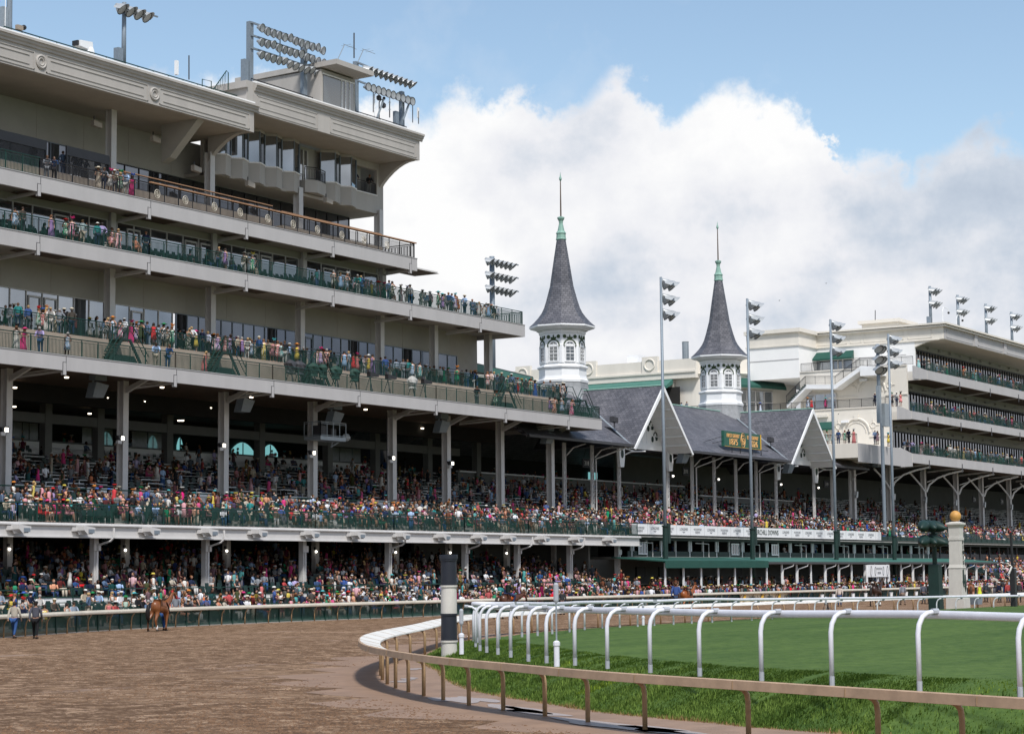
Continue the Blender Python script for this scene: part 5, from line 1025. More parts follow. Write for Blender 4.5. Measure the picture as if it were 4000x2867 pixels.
# bracketed columns of the lower storey
for i, px in enumerate((3332, 3472, 3607, 3734, 3832, 3940, 4032)):
    x = P(px, 1900, Y=97.8)[0]; c = ep('column', M().box(x-.28, 97.5, 7.6, x+.28, 97.58, 16.3).box(x-.28, 98.0, 7.6, x+.28, 98.1, 16.3).box(x-.1, 97.58, 7.6, x+.1, 98.0, 16.3), 'colm')
    if i > 0:
        ar = lambda sx: [(x+sx*.3, 97.5, 13.3), (x+sx*.5, 97.2, 14.2), (x+sx*1.2, 96.3, 15.1), (x+sx*2.3, 95.0, 15.7), (x+sx*3.6, 93.6, 16.1)]
        O('arched_brace', M().tube(ar(1), .13, 6).tube([(x-.3, 97.5, 13.3), (x-.5, 98, 14.2), (x-1.2, 98.6, 15.2), (x-1.9, 99, 15.9)], .13, 6).tube([(x+.4, 97.4, 14.6), (x+1.9, 95.6, 15.4)], .07, 5), T['white'], c)
ep('under_ceiling', M().box(221.6, 98, 16.0, XX, 113.6, 16.15), 'interior'); ep('stand_right_wall', M().box(XX, 90, 0, XX+.5, 116, 35), 'interior')
for k in range(1): pass
ep('lower_storey_floor', M().box(238, 90.4, 4.0, 345, 96, 4.2), 'conc'); ep('lower_storey_panel', M().box(238, 90.3, 4.2, 345, 90.4, 5.0), 'darkp')
for k in range(17): ep('storey_post', M().box(240+k*3.6-.1, 90.2, 1, 240+k*3.6+.1, 90.38, 5.95), 'darkp')
bk = ep('bleacher_block', M().prism([(244, 84.5, 0), (244, 90.0, 0), (244, 90.0, 3.6), (244, 84.5, 1.4)], (60, 0, 0)), 'greend'); O('wing_wall', M().prism([(243.8, 84.4, 0), (243.8, 90.1, 0), (243.8, 90.1, 4.0), (243.8, 84.4, 1.8)], (.19, 0, 0)), T['cream'], bk)
# ================================================================== floodlights, poles, posts
def lamphead(parent, c, fwd, down=.5, s=1., side=True):
    """one floodlight: grey housing with a reflector bowl and a round lens, looking along fwd and down"""
    f = Vector((fwd[0], fwd[1], -down)).normalized(); up = Vector((0, 0, 1)); r = f.cross(up).normalized(); u = r.cross(f)
    mt = Matrix(((r.x, u.x, f.x, c[0]), (r.y, u.y, f.y, c[1]), (r.z, u.z, f.z, c[2]), (0, 0, 0, 1)))
    sh = M().lathe([(.10*s, -.42*s), (.14*s, -.30*s), (.28*s, -.12*s), (.36*s, .08*s), (.365*s, .12*s), (.33*s, .11*s)], 14).xf(mt)
    a = O('lamp', sh, T['lamp'], parent, smooth=True)
    O('rim', M().tube([tuple(mt @ Vector((.36*s*math.cos(t_), .36*s*math.sin(t_), .12*s))) for t_ in [2*pi*k_/14 for k_ in range(15)]], .028*s, 4), T['darkp'], a)
    O('lens', M().lathe([(.01, -.06*s), (.15*s, .0), (.33*s, .105*s)], 14).xf(mt), T['reflect'], a, smooth=True)
    return a
def hooded(parent, c, fwd, s=1.):
    a = lamphead(parent, c, fwd, .9, s)
    f = Vector((fwd[0], fwd[1], 0)).normalized(); r = Vector((-f.y, f.x, 0))
    m = M(); n = 9; vs = []
    for k in range(n):
        t_ = pi*k/(n-1); off = r*math.cos(t_)*.4*s; h = math.sin(t_)*.34*s
        vs += [Vector(c)+off-f*.28*s+Vector((0, 0, h*.7-.02)), Vector(c)+off+f*(.12+.42*math.sin(t_))*s+Vector((0, 0, h-.12*s))]
    m.add(vs, [(2*k, 2*k+1, 2*k+3, 2*k+2) for k in range(n-1)]); O('hood', m, T['lamp'], a, smooth=True)
    return a
FW = (.35, -.94)
# bank of thirty six lamps on the press roof
b1 = E('floodlight_bank', (115.9, 97, 39.5), 'large floodlight bank with three rows of round lamps above the press level', 'floodlights', 'rooftop floodlights')
for x, zt_ in ((115.95, 44.75), (122.5, 44.2)): O('post', M().box(x-.22, 96.85, 39.4, x+.22, 97.2, zt_), T['galvd'], b1)
O('ballast_box', M().box(115.1, 96.8, 39.5, 115.55, 97.2, 41.7), T['galvd'], b1)
for r_ in range(3):
    z = 44.65-r_*.98; O('crossbar', M().bar((115.8, 96.8, z), (123.6, 96.8, z), .12, .14), T['galvd'], b1)
    for k in range(12):
        x = 116.55+k*.685; lamphead(b1, (x, 96.4, z-.45+(.12 if (k*7+r_) % 5 == 0 else 0)), (.22-.1*((k*5+r_) % 4 == 0), -.97), .25+.1*((k*3+r_) % 3)+.4*(r_ == 2 and k > 3), .92)
O('brace', M().bar((119.4, 96.9, 44.6), (119.4, 96.9, 42.6), .06, .06), T['darkp'], b1)
b2 = E('floodlight_bank', (132, 97, 39.5), 'floodlight bank with hooded upper lamps beside the white cloud edge', 'floodlights', 'rooftop floodlights')
for x, zt_ in ((129.3, 44.5), (135.7, 43.3)): O('post', M().box(x-.2, 96.9, 39.4, x+.2, 97.2, zt_), T['galvd'], b2)
for r_ in range(2):
    z = 44.4-r_*1.5; O('crossbar', M().bar((129.3, 96.85, z), (136.6, 96.85, z-.25), .12, .14), T['galvd'], b2)
    for k in range(10):
        x = 130.1+k*.69; (hooded(b2, (x, 96.5, z-.45), (.5, -.85), 1.0) if r_ == 0 else lamphead(b2, (x, 96.45, z-.4), (-.02, -1.), .1, .95))
O('ballast_box', M().box(134.5, 96.8, 39.5, 134.95, 97.1, 41.4), T['galvd'], b2)
def pole(name, x, y, z0, z1, rows, cols, label, group, s=1., lower=None, box_=None, r0=.2, r1=.12, fw=(.8, -.6), gap=1.25, sp_=.75, bal=None, off=.4):
    p = E(name, (x, y, z0), label, 'light pole', group)
    O('pole', M().tube([(x, y, z0), (x, y, z1)], [r0, r1], 12), T['galvd'], p, smooth=True)
    for r_ in range(rows):
        z = z1-.25-r_*gap; O('crossarm', M().bar((x-.1, y, z), (x+sp_*cols, y-.02, z), .1, .1), T['galvd'], p)
        for k in range(cols): hooded(p, (x+off+k*sp_, y-.25, z-.35), fw, s)
    if lower: O('sleeve', M().tube([(x, y, z0), (x, y, lower)], r0+.06, 12).tube([(x, y, lower), (x, y, lower+.12)], r0+.14, 12), T['greend'], p)
    if box_: O('control_box', M().box(x+.24, y-.2, box_[0], x+.68, y+.15, box_[1]), T['greend'], p)
    if bal: O('ballast_box', M().box(x-bal, y-.25, z0, x-bal+.5, y+.2, z0+1.6), T['galvd'], p)
    return p
q = P(483, 250, Y=97); pole('roof_light_pole', q[0], 97, 38.0, 43.0, 1, 4, 'tall roof pole with four lamps over the long left roof', 'roof light poles', 1.15, r0=.17, r1=.15, fw=(.3, -.95), sp_=.85, bal=.8, off=-.6)
q = P(36, 110, Y=97); pp_ = E('mast', (q[0], 97, 38.0), 'grey mast with a radio box at the far left roof end', 'mast', 'roof light poles'); O('pole', M().tube([(q[0], 97, 38), (q[0], 97, 45)], [.2, .15], 10), T['galvd'], pp_); O('radio_box', M().box(q[0]-.75, 96.8, 38.5, q[0]-.3, 97.1, 40.0), T['galv'], pp_); O('whip', M().tube([(q[0]-.6, 96.75, 38.4), (q[0]-.6, 96.75, 41.0)], .03, 5), T['white'], pp_)
q = P(1923, 1180, Y=104); pole('light_tower', q[0], 104, 20, 33.1, 3, 6, 'lamp tower of three rows rising behind the fourth level terrace end', 'light towers', 1.12, r0=.28, r1=.25, fw=(.35, -.93), gap=1.3, sp_=.78, off=-.9)
tall = [((2576, 1074), (2598, 2053), 'rising nearest the first gable'), ((2908, 1165), (2938, 2068), 'standing over the green roof signboard'), ((3253, 1248), (3265, 2087), 'beside the second gable'), ((3468, 1303), (3492, 2095), 'past the right end of the banner')]
for (t_, c_, lb) in tall:
    q = P(*c_, Y=87); pole('light_pole', q[0], 87, .8, 29.9, 3, 2, 'tall slim light pole with six lamps, '+lb, 'tall trackside light poles', 1.5, lower=7.1 if c_[0] < 3400 else 6.8, box_=(5.6, 7.4) if c_[0] < 3400 else (5.2, 6.7), r0=.18, r1=.12, gap=1.4, sp_=1.0, off=.6)
q = P(3428, 1345, Y=91); sp_l = pole('light_pole', q[0], 91, 21.5, 29.6, 3, 2, 'short light pole carrying large grey ballast boxes before the cream wall', 'tall trackside light poles', 1.5, r0=.22, r1=.2, fw=(-.6, -.8), gap=1.25, sp_=.9, off=-.45)
O('ballast_box', M().box(q[0]-.9, 90.6, 20.2, q[0]-.3, 91.0, 24.6), T['galv'], sp_l); O('ballast_box', M().box(q[0]+.4, 90.5, 19.9, q[0]+1.9, 91.0, 22.6), T['galv'], sp_l); O('pole_foot', M().tube([(q[0]+.6, 91, 6.6), (q[0]+.6, 91, 21.6)], .22, 10), T['galvd'], sp_l)
for k, (px, py) in enumerate(((3632, 1130), (3740, 1160), (3850, 1195), (3950, 1225))):
    q = P(px, py, Y=97); pole('roof_light_pole', q[0], 97, 35.1, 40.9, 2, 3, ('first', 'second', 'third', 'last')[k]+' of the four lamp poles on the cream stand roof, counted from the left', 'lamp poles on the cream stand roof', 1.45, r0=.22, r1=.18, fw=(.3, -.95), gap=1.75, sp_=.95, bal=1.05, off=.1)
# shoebox floodlights on the girder, with their own labels by place
gf = [(62, 2066), (315, 2067), (572, 2072), (800, 2078), (995, 2080), (1200, 2085), (1380, 2090), (1557, 2092), (1716, 2097), (1860, 2098), (1975, 2103), (2107, 2106), (2238, 2109), (2370, 2113)]
for i, (px, py) in enumerate(gf):
    q = P(px, 2078+.0155*px-1, Y=88.9); x, z = q[0], 5.86
    f = E('girder_floodlight', (x, 88.9, z), 'shoebox floodlight on the grey girder, %s from the left' % ['first', 'second', 'third', 'fourth', 'fifth', 'sixth', 'seventh', 'eighth', 'ninth', 'tenth', 'eleventh', 'twelfth', 'thirteenth', 'fourteenth'][i], 'floodlight', 'shoebox floodlights along the girder')
    O('housing', M().prism([(x-.35, 88.95, z+.2), (x+.45, 88.95, z+.2), (x+.55, 88.2, z+.05), (x+.3, 88.2, z-.28), (x-.3, 88.7, z-.3)], (0, .05, 0)).prism([(x-.4, 88.2, z+.22), (x+.55, 88.2, z+.12), (x+.55, 88.2, z-.02), (x-.1, 88.2, z-.3), (x-.4, 88.2, z-.05)], (0, .7, 0)), T['colm'], f)
    O('lens', M().box(x-.05, 88.17, z-.22, x+.45, 88.195, z+.02), T['galvd'], f); O('bracket', M().box(x-.65, 88.85, z-.1, x-.35, 89.04, z+.15), T['colm'], f)
# lit bulbs at the inner columns, wall floodlights on the big columns
for i, px in enumerate((33, 486, 882, 1231, 1542, 1755, 1975)):
    q = P(px, 2125, Y=94.7); f = E('bulkhead_lamp', (q[0], 94.7, 4.75), 'lit round lamp under the lower deck, %s from the left' % ['first', 'second', 'third', 'fourth', 'fifth', 'sixth', 'seventh'][i], 'lamp', 'lit lamps under the lower deck'); O('bulb', M().sphere((q[0], 94.6, 4.75), .09, 10, 6), T['bulb'], f); O('base', M().box(q[0]-.08, 94.65, 4.9, q[0]+.08, 94.78, 5.1), T['darkp'], f)
for i, (px, py) in enumerate([(18, 1680), (473, 1713), (870, 1741), (1222, 1770), (1533, 1790), (1764, 1811)]):
    q = P(px, py, Y=97.0); x, y, z = q; f = E('column_floodlight', (x, y, z), 'lit floodlight strapped to the %s tall column from the left' % ['first', 'second', 'third', 'fourth', 'fifth', 'sixth'][i], 'floodlight', 'lit floodlights on the tall columns')
    O('housing', M().prism([(x-.3, y, z+.2), (x+.35, y, z+.28), (x+.4, y, z-.12), (x-.1, y, z-.12)], (0, .3, 0)), T['darkp'], f); O('lens', M().box(x+.02, y-.03, z-.1, x+.3, y-.004, z+.16), T['bulb'], f); O('mount', M().box(x-.3, y, z-.36, x+.1, y+.2, z-.125), T['colm'], f)
for i, (px, py) in enumerate([(2630, 1859), (2808, 1872), (3052, 1892), (3198, 1905)]):
    x, y, z = P(px, py, Y=97.4); f = E('column_floodlight', (x, y, z), 'bright lamp beside the lattice columns, %s from the left' % ['first', 'second', 'third', 'fourth'][i], 'floodlight', 'bright lamps by the lattice columns'); O('lens', M().sphere((x, y, z), .10, 8, 6), T['bulb'], f); O('housing', M().box(x-.2, y+.1, z-.2, x+.2, y+.3, z+.2), T['darkp'], f)
for i, (px, py) in enumerate([(3349, 1931), (3495, 1940), (3619, 1952), (3737, 1963), (3849, 1971), (3955, 1980)]):
    x, y, z = P(px, py, Y=97.2); f = E('column_floodlight', (x, y, z), 'white floodlight on the %s bracketed column counted from the left' % ['first', 'second', 'third', 'fourth', 'fifth', 'sixth'][i], 'floodlight', 'white floodlights on the bracketed columns')
    O('housing', M().prism([(x-.3, y, z-.4), (x+.2, y, z-.4), (x+.35, y, z+.35), (x-.05, y, z+.4)], (0, .15, 0)), T['lamp'], f); O('arm', M().bar((x, y+.1, z), (x-.6, y+.25, z), .07, .07), T['lamp'], f)
# hanging loudspeakers
for i, (px, py) in enumerate([(380, 1510), (955, 1570), (1307, 1620), (1725, 1655), (2140, 1700), (2668, 1780), (3080, 1822), (3430, 1800)]):
    x, y, z = P(px, py, Y=96.2); f = E('loudspeaker', (x, y, z), 'grey boxy loudspeaker hanging under the %s' % ['first bay of the big balcony', 'second bay of the big balcony', 'third bay of the big balcony, above the work platform', 'fifth bay of the big balcony', 'right end of the big balcony', 'eaves right of the first gable', 'eaves right of the second gable', 'low cream terrace'][i], 'loudspeaker', 'hanging loudspeakers')
    O('cabinet', M().prism([(x-.55, y-.45, z+.25), (x+.55, y-.55, z+.1), (x+.4, y-.2, z-.75), (x-.5, y-.1, z-.75)], (0, .7, 0)), T['galvd'], f); O('upper_box', M().box(x-.5, y-.3, z+.4, x+.6, y+.3, z+1.0), T['galvd'], f); O('hanger', M().box(x-.4, y, z+.2, x-.3, y+.1, z+1.6), T['galv'], f)
for i, (px, py) in enumerate([(2406, 1643), (3017, 1721)]):
    x, y, z = P(px, py, Y=96.0+1.2); f = E('roof_speaker', (x, y, z), 'dark box speaker on the slates left of the %s gable' % ['first', 'second'][i], 'loudspeaker', 'speakers on the slate roof'); O('cabinet', M().prism([(x-.4, y, z-.1), (x+.45, y, z-.2), (x+.5, y, z+.3), (x-.35, y, z+.4)], (0, .5, 0)), T['darkp'], f); O('leg', M().bar((x, y+.2, z-.7), (x, y+.2, z-.1), .08, .08), T['darkp'], f)
for i, (px, py) in enumerate([(380, 485), (610, 545), (770, 660), (980, 720), (1285, 785)]):
    x, y, z = P(px, py, Y=98.9 if py < 600 else 98.0); f = E('soffit_speaker', (x, y, z), ['grey speaker beside the first column under the left roof', 'grey speaker under the roof before the slanted bracket', 'grey speaker below the stepped window bays, left', 'grey speaker below the stepped window bays, middle', 'grey speaker below the stepped window bays, right'][i], 'loudspeaker', 'speakers under the top roof'); O('cabinet', M().prism([(x-.3, y, z-.15), (x+.4, y-.1, z-.25), (x+.4, y-.1, z+.1), (x-.3, y, z+.25)], (0, .35, 0)), T['soffit'], f); O('bracket', M().bar((x, y+.3, z+.1), (x, y+.3, z+.6), .06, .06), T['darkp'], f)
# work platform on the third tall column
x, y, z = P(1270, 1715, Y=96.6); wp = E('work_platform', (x, y, z), 'grey railed work platform hung on a tall column under the loudspeaker', 'platform')
O('deck', M().box(x-1.6, y-.8, z-.15, x+1.6, y+.8, z+.15), T['galv'], wp); O('rail', railing((x-1.6, y-.8, z+.15), (x+1.6, y-.8, z+.15), 1.1, .8, None), T['galv'], wp); O('rail', railing((x-1.6, y-.8, z+.15), (x-1.6, y+.8, z+.15), 1.1, .8, None), T['galv'], wp)
O('strut', M().tube([(x+.2, y-.6, z-.2), (x+.5, y-.2, z-.6), (x+1.0, y-.6, z-.2)], .05, 5), T['galv'], wp); O('covered_camera', M().sphere((x+1.9, y-.6, z+.2), .4, 8, 5, (1.1, .7, .8)), T['clearp'], wp); O('gear', M().box(x-1.2, y-.5, z+.16, x-.5, y+.3, z+1.0).box(x+.3, y-.4, z+.17, x+.9, y+.2, z+.8), T['darkp'], wp)
# rooftop aerials and camera
def stick(name, px, py0, py1, Y, r, label, cat, extra=None, m_='darkp', grp=None):
    a = P(px, py0, Y=Y); c = P(px, py1, Y=Y); m = M().tube([a, c], r, 5); o = E(name, a, label, cat, grp); O('mast', m, T[m_], o)
    if extra: O('head', extra(c), T['white'], o)
    return o
stick('aerial', 738, 312, 218, 97.5, .05, 'thin dark whip aerial left of the roof stairs', 'aerial', grp='rooftop aerials')
stick('aerial', 1383, 228, 130, 97, .06, 'tall dark whip aerial left of the hooded floodlight bank', 'aerial', grp='rooftop aerials')
stick('aerial', 1458, 440, 330, 97, .04, 'thin aerial below the hooded floodlight bank', 'aerial', grp='rooftop aerials')
stick('aerial', 1612, 480, 380, 96.8, .04, 'thin aerial at the right corner of the press roof', 'aerial', grp='rooftop aerials')
stick('aerial', 687, 295, 240, 98, .03, 'white flat panel aerial on the long left roof', 'aerial', lambda c: M().box(c[0]-.05, c[1]-.1, c[2]-1.0, c[0]+.2, c[1]+.1, c[2]+.05), grp='rooftop aerials')
stick('aerial', 1522, 460, 385, 97, .05, 'white knobbly aerial in the middle of the press roof', 'aerial', lambda c: M().lathe([(.05, -1.0), (.12, -.95), (.05, -.9), (.05, -.4), (.12, -.35), (.05, -.3), (.05, .1)], 6, c), grp='rooftop aerials')
stick('aerial', 1635, 485, 435, 96.7, .04, 'short pale panel aerial beside the roof corner', 'aerial', lambda c: M().box(c[0]-.1, c[1], c[2]-.6, c[0]+.12, c[1]+.1, c[2]+.3), grp='rooftop aerials')
stick('aerial', 3419, 1250, 1212, 106, .06, 'slim aerial on the little roof house of the cream stand', 'aerial', grp='rooftop aerials')
for px, lb in ((1340, 'leaning'), (1395, 'small')):
    a = P(px-20 if px < 1390 else px, 232 if px < 1390 else 250, Y=97.5); c = (a[0]+.9, a[1], a[2]+1.4); o = E('television_aerial', a, lb+' television aerial on the booth roof', 'aerial', 'rooftop aerials'); O('mast', M().tube([a, c], .04, 5), T['galv'], o); O('boom', M().bar((c[0]-.2, c[1], c[2]), (c[0]+1.6, c[1], c[2]-.05), .03, .03).bar((c[0]+.2, c[1]-.5, c[2]), (c[0]+.2, c[1]+.5, c[2]), .02, .02).bar((c[0]+.8, c[1]-.4, c[2]), (c[0]+.8, c[1]+.4, c[2]), .02, .02), T['galv'], o)
x, y, z = P(335, 190, Y=97); cm = E('roof_camera', (x, y, z-.8), 'big camera wrapped in a pale rain cover on the left roof edge', 'camera')
O('cover', M().lathe([(.5, -.9), (.42, -.5), (.5, -.2), (.42, .1), (.2, .35), (.05, .4)], 10, (x+.2, y, z-.1)).prism([(x-.9, y-.35, z-.05), (x-.9, y-.35, z+.35), (x+.3, y-.35, z+.45), (x+.4, y-.35, z-.2)], (0, .7, 0)), T['board'], cm); O('lens', M().box(x-1.05, y-.25, z+.0, x-.9, y+.25, z+.32), T['black'], cm)
x, y, z = P(80, 105, Y=96.3); cm = E('roof_camera', (x, y, z-.5), 'small dark security camera strapped to the roof rail', 'camera'); O('body', M().sphere((x+.3, y, z), .18, 8, 6), T['black'], cm); O('strap', M().box(x-.35, y-.12, z-.25, x+.15, y+.12, z+.05), T['tan'], cm)
for px, py, lb in ((1480, 385, 'curved pipe lamp arm with a hanging camera on the press roof'), (1498, 415, 'dark hooded camera on a thin stand, press roof')):
    x, y, z = P(px, py, Y=96.8); cm = E('roof_camera', (x, y, 39.7), lb, 'camera')
    O('stand', M().tube([(x-.6, y, 39.6), (x-.6, y, z+.2), (x-.3, y, z+.5), (x, y, z+.45)], .05, 6), T['white'] if px < 1490 else T['darkp'], cm); O('head', M().lathe([(.05, .3), (.22, .15), (.2, -.1), (.05, -.2)], 8, (x, y, z)), T['darkp'], cm)
for px in (1480, 1585): 
    a = P(px-10, 470, Y=96.6); c = P(px+20, 385, Y=96.6); o = E('camera_arm', a, 'silver jointed camera arm on the press roof, '+('left one' if px < 1500 else 'right one at the corner post'), 'camera arm', 'camera arms'); O('arm', M().bar(a, c, .12, .12), T['galv'], o); O('tip', M().sphere(c, .14, 6, 4), T['black'], o)
for px, py, lb in ((3690, 1222, 'larger'), (3745, 1252, 'smaller')):
    x, y, z = P(px, py, Y=96); o = E('security_camera', (x, y, 35.1), lb+' hooked pole with a hanging security camera on the cream roof', 'camera', 'hooked security cameras'); O('arm', M().tube([(x-.8, y, 35), (x-.8, y, z+.2), (x-.5, y, z+.7), (x+1.4, y, z+.7), (x+1.5, y, z+.3)], .05, 6), T['white'], o); O('dome', M().sphere((x+1.5, y, z+.15), .17, 8, 6), T['black'], o)
# striped distance pole
x, y, z = 54.6, 37.25, 0.; mp_ = E('marker_pole', (x, y, z), 'thick distance marker pole in black and white bands inside the rail bend', 'pole')
def zz(py): return P(1755, py, Y=y)[2]
zs_ = [zz(2562), zz(2500), zz(2395), zz(2285), zz(2182)]; zs_[0] = 0
for i in range(4):
    O('band', M().lathe([(.265, zs_[i]), (.255, zs_[i+1]-.06), (.285, zs_[i+1]-.06), (.285, zs_[i+1]-.002)], 24, (x, y, 0)), T['stone'] if i % 2 == 0 else T['navy'], mp_, smooth=False)
O('cap', M().lathe([(.30, zs_[4]+.0), (.30, zs_[4]+.12), (.28, zs_[4]+.13)], 24, (x, y, 0)), T['navy'], mp_)
# sprinkler posts
for (px, py, h, lb) in ((1803, 2540, 1.15, 'short grey post right of the banded marker pole'), (2175, 2585, 1.78, 'grey post with square collar amid the white rail posts'), (2513, 2444, 1.3, 'slim grey post on the far edge of the turf'), (3228, 2425, 1.4, 'slim grey post on the far turf edge by the buckets')):
    q = onturf(px, py) if py > 2500 else P(px, py, Y=47.8); x, y, z = q; o = E('post_marker', q, lb, 'post', 'grey turf marker posts')
    O('base', M().lathe([(.065, -.1), (.065, .36), (.08, .37), (.08, .45), (.035, .48)], 10, q), T['wrail'], o); O('shaft', M().lathe([(.02, .45), (.02, h-.4)], 8, q), T['galv'], o); O('head', M().lathe([(.04, h-.45), (.06, h-.4), (.06, h-.05), (.035, h)], 10, q), T['wraild'], o)
# finish post
x0, x1, y0, y1 = 135.9, 138.5, 49.2, 51.8; cx, cy = 137.5, 50.5
fp = E('finish_post', (cx, cy, 0), 'pale stone finish post topped by a gold ball', 'monument')
def sq(z0, z1, r0, r1): return M().lathe([(r0*1.414, z0), (r1*1.414, z1)], 4, (cx, cy, 0), pi/4)
k_ = .57
O('shaft', sq(3.3, 5.35, .72*k_, .68*k_), T['stone'], fp); O('pedestal', sq(1.15, 3.05, .86*k_, .80*k_), T['stone'], fp); O('plinth', sq(0, .95, 1.16*k_, 1.12*k_), T['stone'], fp); O('plinth_slope', sq(.95, 1.15, 1.12*k_, .88*k_), T['stone'], fp); O('pedestal_slope', sq(3.05, 3.3, .86*k_, .72*k_), T['stone'], fp)
O('collar', sq(5.0, 5.2, .75*k_, .75*k_), T['stone'], fp); O('neck', sq(5.35, 5.95, .68*k_, .72*k_), T['stone'], fp); O('cap', M().lathe([(.72*1.414*k_, 5.9), (.95*1.414*k_, 6.1), (.95*1.414*k_, 6.2), (.15, 6.34)], 4, (cx, cy, 0), pi/4), T['stone'], fp)
O('ball', M().sphere((cx, cy, 6.68), .40, 20, 12), T['gold'], fp, smooth=True)
for i, ch_ in enumerate('FINISH'): O('lettering', wall_text(ch_, .40, (cx+.12, cy-.72*k_-.035, 4.85-i*.36), depth=.02, sx=.9), T['inkd'], fp)
for dx_, zb in ((-.12, 1.8), (.22, 1.45)):
    O('spear_mark', M().prism([(cx+dx_-.07, cy-.87*k_-.02, zb+1.15), (cx+dx_+.07, cy-.87*k_-.02, zb+1.15), (cx+dx_+.12, cy-.87*k_-.02, zb+.3), (cx+dx_+.2, cy-.87*k_-.02, zb+.35), (cx+dx_, cy-.87*k_-.02, zb-.1), (cx+dx_-.2, cy-.87*k_-.02, zb+.35), (cx+dx_-.12, cy-.87*k_-.02, zb+.3)], (0, .03, 0)), T['greend'], fp)
# green signal lamp tower beside it
x, y = P(3652, 2200, Y=50.6)[0], 50.6; gt = E('signal_tower', (x, y, 0), 'dark green tower with clustered shaded lamps left of the finish post', 'light tower')
O('base', M().lathe([(.58, 0), (.50, 3.3), (.2, 3.35)], 4, (x, y, 0), pi/4), T['greend'], gt); O('pole', M().tube([(x, y, 3.3), (x-.15, y, 6.3)], .16, 12), T['greend'], gt)
for z in (6.2, 5.35, 4.75): O('collar', M().tube([(x-.14, y, z-.06), (x-.14, y, z+.06)], .3, 10), T['greend'], gt)
for z in (5.95, 4.95):
    O('arm', M().bar((x-.1, y, z), (x-2.6, y-.1, z), .1, .1), T['greend'], gt)
    for dx_, fw_ in ((-2.4, (-.95, -.2)), (-1.5, (-.7, -.7)), (-.7, (-.2, -.95))):
        mt = Vector((fw_[0], fw_[1], -.15)).normalized(); c = Vector((x+dx_, y-.2, z-.05)); r = mt.cross(Vector((0, 0, 1))).normalized(); u = r.cross(mt)
        mm = Matrix(((r.x, u.x, mt.x, c.x), (r.y, u.y, mt.y, c.y), (r.z, u.z, mt.z, c.z), (0, 0, 0, 1)))
        O('lamp_shade', M().lathe([(.12, -.5), (.34, -.25), (.42, .0), (.36, .5), (.2, .9), (.05, 1.15)], 14).xf(mm), T['greend'], gt, smooth=True)
# dark post at the right edge
x, y, z = P(3962, 2380, Y=46.5); dp = E('dark_post', (x, y, 0), 'thick dark steel post near the right edge of the turf', 'post'); O('base', M().box(x-.2, y-.18, -.1, x+.2, y+.18, 3.0), T['black'], dp); O('shaft', M().tube([(x-.05, y, 3.0), (x-.15, y, 5.5)], .09, 10), T['black'], dp); O('arm', M().bar((x-.2, y, 3.1), (x-.9, y, 2.6), .08, .1), T['stone'], dp)
# white sponsor board on posts by the bar
a = P(3388, 2205, Y=84.2); c = P(3471, 2252, Y=84.2); sb = E('sponsor_board', (a[0], 84.2, .3), 'white sponsor board with faint emblems on posts beneath the green awning', 'sign')
O('panel', M().box(a[0], 84.1, c[2], c[0], 84.2, a[2]), T['board'], sb)
for t_ in (0, .5, .85, 1): O('post', M().box(a[0]+(c[0]-a[0])*t_-.1, 84.21, .2, a[0]+(c[0]-a[0])*t_+.1, 84.35, a[2]-.02), T['white'], sb)
w_ = c[0]-a[0]; zc = (a[2]+c[2])/2
for t_, r_ in ((.12, .36), (.32, .3), (.7, .3), (.9, .36)): O('emblem', M().tube([(a[0]+w_*t_+r_*.6*math.cos(q_), 84.07, zc+r_*1.5*math.sin(q_)*(1 if r_ > .3 else 1)) for q_ in [2*pi*k/12 for k in range(13)]], .035, 4), T['ink'], sb)
O('lettering', wall_text('WOODFORD', .34, (a[0]+w_*.51, 84.08, zc+.22), depth=.01, sx=.75), T['ink'], sb); O('lettering', wall_text('RESERVE', .34, (a[0]+w_*.51, 84.08, zc-.22), depth=.01, sx=.75), T['ink'], sb)
# canvas rental banner tied to the fence
def fy(x):
    for (ax, ay), (bx, by) in zip(OF, OF[1:]):
        if ax <= x <= bx: return ay+(by-ay)*(x-ax)/(bx-ax)
    return 82.2
a = P(2891, 2400, Y=82.3)[0]; c = P(3083, 2400, Y=82.2)[0]; cb_ = E('canvas_banner', (a, 82.2, .1), 'cream canvas banner with yellow marks tied along the far fence', 'banner')
m = M(); n = 40; vs = []
for k in range(n+1):
    x = a+(c-a)*k/n
    for j in range(5): vs.append((x, 82.33-.06*math.sin(k*1.9+j)-.05, .1+.85*j/4-(.05*abs(math.sin(k*.5)) if j == 0 else 0)))
m.add(vs, [(i*5+k, i*5+k+5, i*5+k+6, i*5+k+1) for i in range(n) for k in range(4)]); O('cloth', m, T['canvas'], cb_, smooth=True)
for k in range(3):
    xx = a+(c-a)*(.14+.36*k)
    O('yellow_mark', M().prism([(xx-1.0, 82.14, .25), (xx-.55, 82.14, .45), (xx-.4, 82.14, .9), (xx-.7, 82.14, .9), (xx-1.0, 82.14, .6)], (0, .02, 0)), T['yellow'], cb_)
    O('lettering', wall_text('LOUISVILLE', .27, (xx+.85, 82.13, .62), depth=.01, sx=.9), T['inkd'], cb_); O('lettering', wall_text('RENTALS', .27, (xx+.85, 82.13, .36), depth=.01, sx=.9), T['inkd'], cb_)
